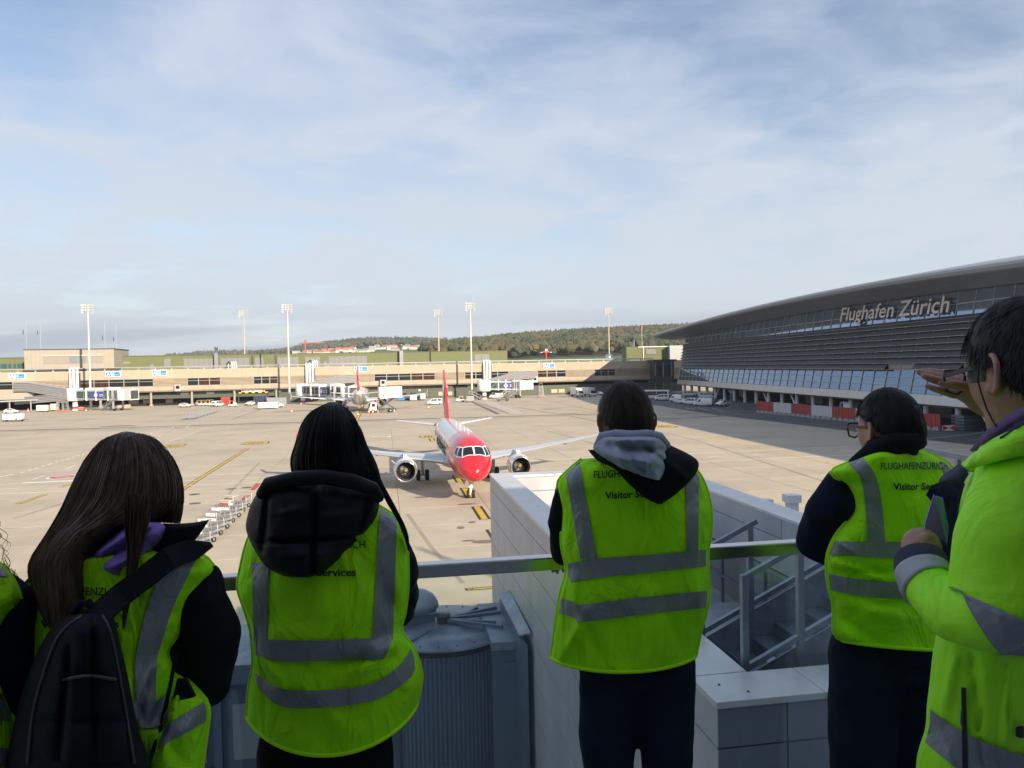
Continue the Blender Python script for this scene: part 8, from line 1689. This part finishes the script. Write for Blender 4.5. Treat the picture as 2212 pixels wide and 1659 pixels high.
armR = [(2350, 1010, 1.6, 70), (2330, 1120, 1.75, 64), (2262, 1040, 1.72, 48), (2166, 908, 1.56, 32)]
for a in (armL, armR): b.tube([P(x, y, Y) for x, y, Y, r_ in a], [r_*.66*Y/F for x, y, Y, r_ in a], 12, rnd=True)
def hp_(x, y, Y): return P(1947.6 + .11955*x, 757.1 + .11955*y, Y)
U = .11955/F*1.5
# raised hand: wrist, palm, four fingers and thumb
b.tube([hp_(1760, 1250, 1.55), hp_(1400, 1000, 1.52), hp_(1200, 800, 1.5)], [(120*U, 120*U), (190*U, 130*U), (205*U, 120*U)], 14, rnd=True)
b.tube([hp_(1250, 880, 1.50), hp_(1010, 760, 1.50), hp_(930, 720, 1.5)], [(190*U, 120*U), (170*U, 100*U), (120*U, 90*U)], 14, rnd=True); b.tube([hp_(1300, 700, 1.52), hp_(1000, 520, 1.525)], [(170*U, 110*U), (120*U, 95*U)], 12, rnd=True)
b.tube([hp_(1040, 500, 1.525), hp_(800, 440, 1.53), hp_(560, 395, 1.53), hp_(385, 372, 1.525)], [100*U, 92*U, 84*U, 66*U], 12, rnd=True)
b.tube([hp_(1000, 560, 1.51), hp_(760, 500, 1.512), hp_(500, 440, 1.51), hp_(310, 385, 1.505)], [96*U, 90*U, 82*U, 62*U], 12, rnd=True)
b.tube([hp_(980, 640, 1.495), hp_(780, 580, 1.495), hp_(560, 520, 1.49), hp_(400, 460, 1.49)], [92*U, 86*U, 76*U, 58*U], 12, rnd=True)
b.tube([hp_(960, 800, 1.48), hp_(760, 730, 1.475), hp_(590, 690, 1.47), hp_(460, 640, 1.47)], [84*U, 76*U, 66*U, 50*U], 12, rnd=True)
b.tube([hp_(1330, 780, 1.47), hp_(1140, 650, 1.455), hp_(950, 620, 1.45), hp_(830, 620, 1.45), hp_(740, 625, 1.45)], [120*U, 98*U, 80*U, 74*U, 56*U], 12, rnd=True)
# hand round the folder
wr = P(1990, 1200, 1.34); b.tube([wr, P(1990, 1180, 1.36)], [.03, .034], 12, rnd=True)
for k, (x, y, Y) in enumerate(((2002, 1160, 1.375), (2012, 1166, 1.38), (2018, 1176, 1.385), (2020, 1188, 1.39))): b.tube([P(1986 - k*2, 1172 + k*8, 1.36), P(x - 14, y + 3, 1.345), P(x, y, 1.36), P(x + 4, y + 6, 1.385)], [.0105, .0105, .0095, .008], 8, rnd=True)
b.tube([P(1982, 1190, 1.36), P(1990, 1168, 1.335), P(2004, 1160, 1.335)], [.012, .0105, .0085], 8, rnd=True)
hipc = P(2275, 1700, 1.47); lg = legs_body(b, hipc + Vector((-.09, 0, -.02)), hipc + Vector((.09, 0, -.02)), .082); fuse(b, 'body', SKIN, o, O, .0038, 3); eyes(xf, o, O); trousers(o, O, lg, .09, M('navy_work_trousers', (.016, .018, .035), .85, var=.15), hipc, .09)
b = MB(); q = hp_(725, 590, 1.435); b.sphere(q, (.007, .003, .005), 10); b.build('thumbnail', M('nail', (.36, .20, .16), .3), o, O)
jt = Relief([(2175, 930), (2120, 985), (2080, 1060), (2060, 1180), (2040, 1300), (2018, 1390), (2008, 1474), (2002, 1524), (1998, 1575), (1980, 1640), (1976, 1760)], [(2330, 905), (2440, 960), (2500, 1060), (2520, 1200), (2540, 1400), (2560, 1600), (2560, 1760)], 1.43, .17, .16, vt=.14, amp=.010, sc_=(6, 4), seed=71, yaw=.06, creases=[(2100, 1420, 2120, 1640, 5, -.007), (2180, 1440, 2176, 1640, 6, .006), (2060, 1420, 2030, 1560, 14, .008)]); NEON = M('neon_softshell', (.40, .985, .010), .6, var=.02, vs=5., bump=.12, bs=250., trans=0., wr=.5)
jm = jt.mesh('jacket', NEON, o, O, 60, 90)
jt.band([(2003, 1527), (2060, 1570), (2130, 1605), (2212, 1632), (2330, 1650), (2520, 1650)], [(1994, 1600), (2060, 1655), (2130, 1700), (2212, 1720), (2330, 1740), (2540, 1740)], 'reflective_strip', TAPE, jm, O, .005, 40); jt.band([(2150, 1370), (2180, 1355), (2230, 1345), (2400, 1350)], [(2160, 1415), (2190, 1415), (2240, 1420), (2400, 1420)], 'reflective_strip', TAPE, jm, O, .005, 20)
jt.band([(2076, 1485), (2082, 1485), (2087, 1486)], [(2079, 1662), (2085, 1662), (2091, 1662)], 'zip', BLACK, jm, O, .006, 4, 30); jt.band([(2076, 1533), (2074, 1560)], [(2080, 1535), (2079, 1575)], 'zip_pull', DGREY, jm, O, .012, 6, 3); jt.band([(2194, 1572), (2202, 1568), (2212, 1568)], [(2194, 1590), (2202, 1594), (2212, 1594)], 'toggle', BLACK, jm, O, .008, 6, 4)
al = Limb(armL, .006, 11, 2.); sl = al.mesh('left_sleeve', NEON, jm, O, 0., .86); nA = len(al.c)
al.mesh('reflective_strip', TAPE, sl, O, .47, .545, .004); al.mesh('reflective_strip', M('reflective_pale', (.36, .38, .42), .45, .2), sl, O, .84, .92, .004); al.mesh('cuff', M('cuff_navy', (.03, .035, .07), .8, bump=.2, bs=200.), sl, O, .90, 1., .003)
ar = Limb(armR, .006, 11, 5.); ar.mesh('right_sleeve', NEON, jm, O, 0., .72); ar.mesh('cuff', _mats['cuff_navy'], jm, O, .70, .82, .003)
# collars: polo, dark lining, stand-up neon collar
def flap(pts, name, mat, th_=.006):
    b = MB(); T, B = pts; b.loft([[P(*p) for p in T], [P((p[0]+q[0])/2, (p[1]+q[1])/2, (p[2]+q[2])/2 - .012) for p, q in zip(T, B)], [P(*p) for p in B]], 0, True, False, False); f = b.build(name, mat, jm, O); md = f.modifiers.new('t', 'SOLIDIFY'); md.thickness = th_; md.offset = 0; return f
flap(([(2098, 975, 1.30), (2130, 935, 1.27), (2170, 905, 1.25), (2215, 878, 1.25), (2290, 880, 1.27)], [(2128, 968, 1.275), (2160, 945, 1.25), (2190, 925, 1.235), (2225, 908, 1.23), (2300, 905, 1.25)]), 'polo_collar', M('polo_purple', (.15, .085, .20), .9, bump=.4, bs=350.))
flap(([(2120, 965, 1.28), (2160, 935, 1.25), (2195, 912, 1.235), (2230, 898, 1.23), (2300, 895, 1.25)], [(2138, 985, 1.25), (2165, 962, 1.225), (2195, 940, 1.215), (2235, 922, 1.21), (2310, 920, 1.23)]), 'collar_lining', M('lining_navy', (.035, .042, .08), .85, bump=.3, bs=250.))
flap(([(2128, 962, 1.27), (2160, 947, 1.235), (2195, 930, 1.215), (2240, 912, 1.205), (2320, 910, 1.22)], [(2090, 1012, 1.26), (2140, 998, 1.215), (2195, 984, 1.20), (2250, 980, 1.20), (2330, 980, 1.21)]), 'collar', NEON, .01)
flap(([(2128, 965, 1.30), (2100, 985, 1.32), (2085, 1000, 1.33), (2077, 1006, 1.33)], [(2130, 990, 1.26), (2112, 1012, 1.28), (2098, 1020, 1.29), (2090, 1018, 1.30)]), 'lapel', NEON)
flap(([(2076, 1003, 1.33), (2055, 1018, 1.335), (2036, 1032, 1.34), (2030, 1040, 1.34)], [(2092, 1022, 1.29), (2080, 1042, 1.29), (2062, 1046, 1.31), (2034, 1044, 1.335)]), 'lapel_lining', _mats['lining_navy'])
short_hair(xf, 'hair', HGREY, o, O, lambda d: min(1, max(0, (d.z + .12 + max(0, -d.y)*.55 - max(0, d.y)*.62)*2.4)) * (0 if abs(d.x) > .80 and d.z < .20 and d.y > -.32 else 1), 9000, .026, 7, .012, .0009, .24)
short_hair(xf, 'temple_hair', HTEMP, o, O, lambda d: 1. if (abs(d.x) > .62 and -.12 < d.z < .42 and .05 < d.y < .62) else 0., 900, .020, 8, .003, .0008, .15)
gl_ = glasses(xf, o, O, FR, .012)
b = MB(); b.tube([P(2112, 784, 1.262), P(2113, 803, 1.255), P(2112, 822, 1.255), P(2120, 850, 1.26), P(2131, 882, 1.265), P(2143, 906, 1.262), P(2153, 922, 1.25)], .0014, 8); b.build('glasses_cord', BLACK, gl_, O)
# folder held in the left hand
fo = thing('folder', 'blue folder with lilac papers held by the man in the neon jacket', 'folder', tuple(P(2030, 1170, 1.36))); OF = fo.location.copy()
b = MB(); b.slab([P(2017.7, 1067, 1.37), P(1999, 1130, 1.36), P(1996, 1165, 1.36), P(2012, 1188, 1.36), P(2045, 1172, 1.38), P(2036, 1140, 1.38)], (.3, 1, 0), .004); b.build('papers', M('paper_lilac', (.32, .13, 1.), .7), fo, OF)
b = MB(); b.slab([P(2019.5, 1071, 1.376), P(2037, 1076, 1.41), P(2050, 1140, 1.42), P(2046, 1180, 1.41), P(2040, 1172, 1.386), P(2033, 1130, 1.384)], (.3, 1, 0), .006); b.build('cover', M('folder_blue', (.01, .11, .85), .4), fo, OF)
b = MB(); b.slab([P(1998, 1160, 1.355), P(2012, 1190, 1.354), P(2046, 1176, 1.372), P(2030, 1163, 1.372)], (.3, -1, 0), .003); b.build('pocket', M('folder_deep_blue', (.02, .03, .35), .4), fo, OF)
# ================================================================ thin autumn haze over the airfield
hz_ = MB(); hz_.box(-2900, 2900, -60, 3500, -2.5, 230)
hzo = hz_.build('haze', [], kind='stuff')
hm = bpy.data.materials.new('haze'); hm.use_nodes = True; ht = hm.node_tree; ht.nodes.clear()
ho = N(ht, 'ShaderNodeOutputMaterial'); hv = N(ht, 'ShaderNodeVolumePrincipled'); hv.inputs['Color'].default_value = (.86, .92, 1, 1); hv.inputs['Density'].default_value = .0001; hv.inputs['Anisotropy'].default_value = .2
ht.links.new(hv.outputs[0], ho.inputs['Volume']); hzo.data.materials.append(hm)
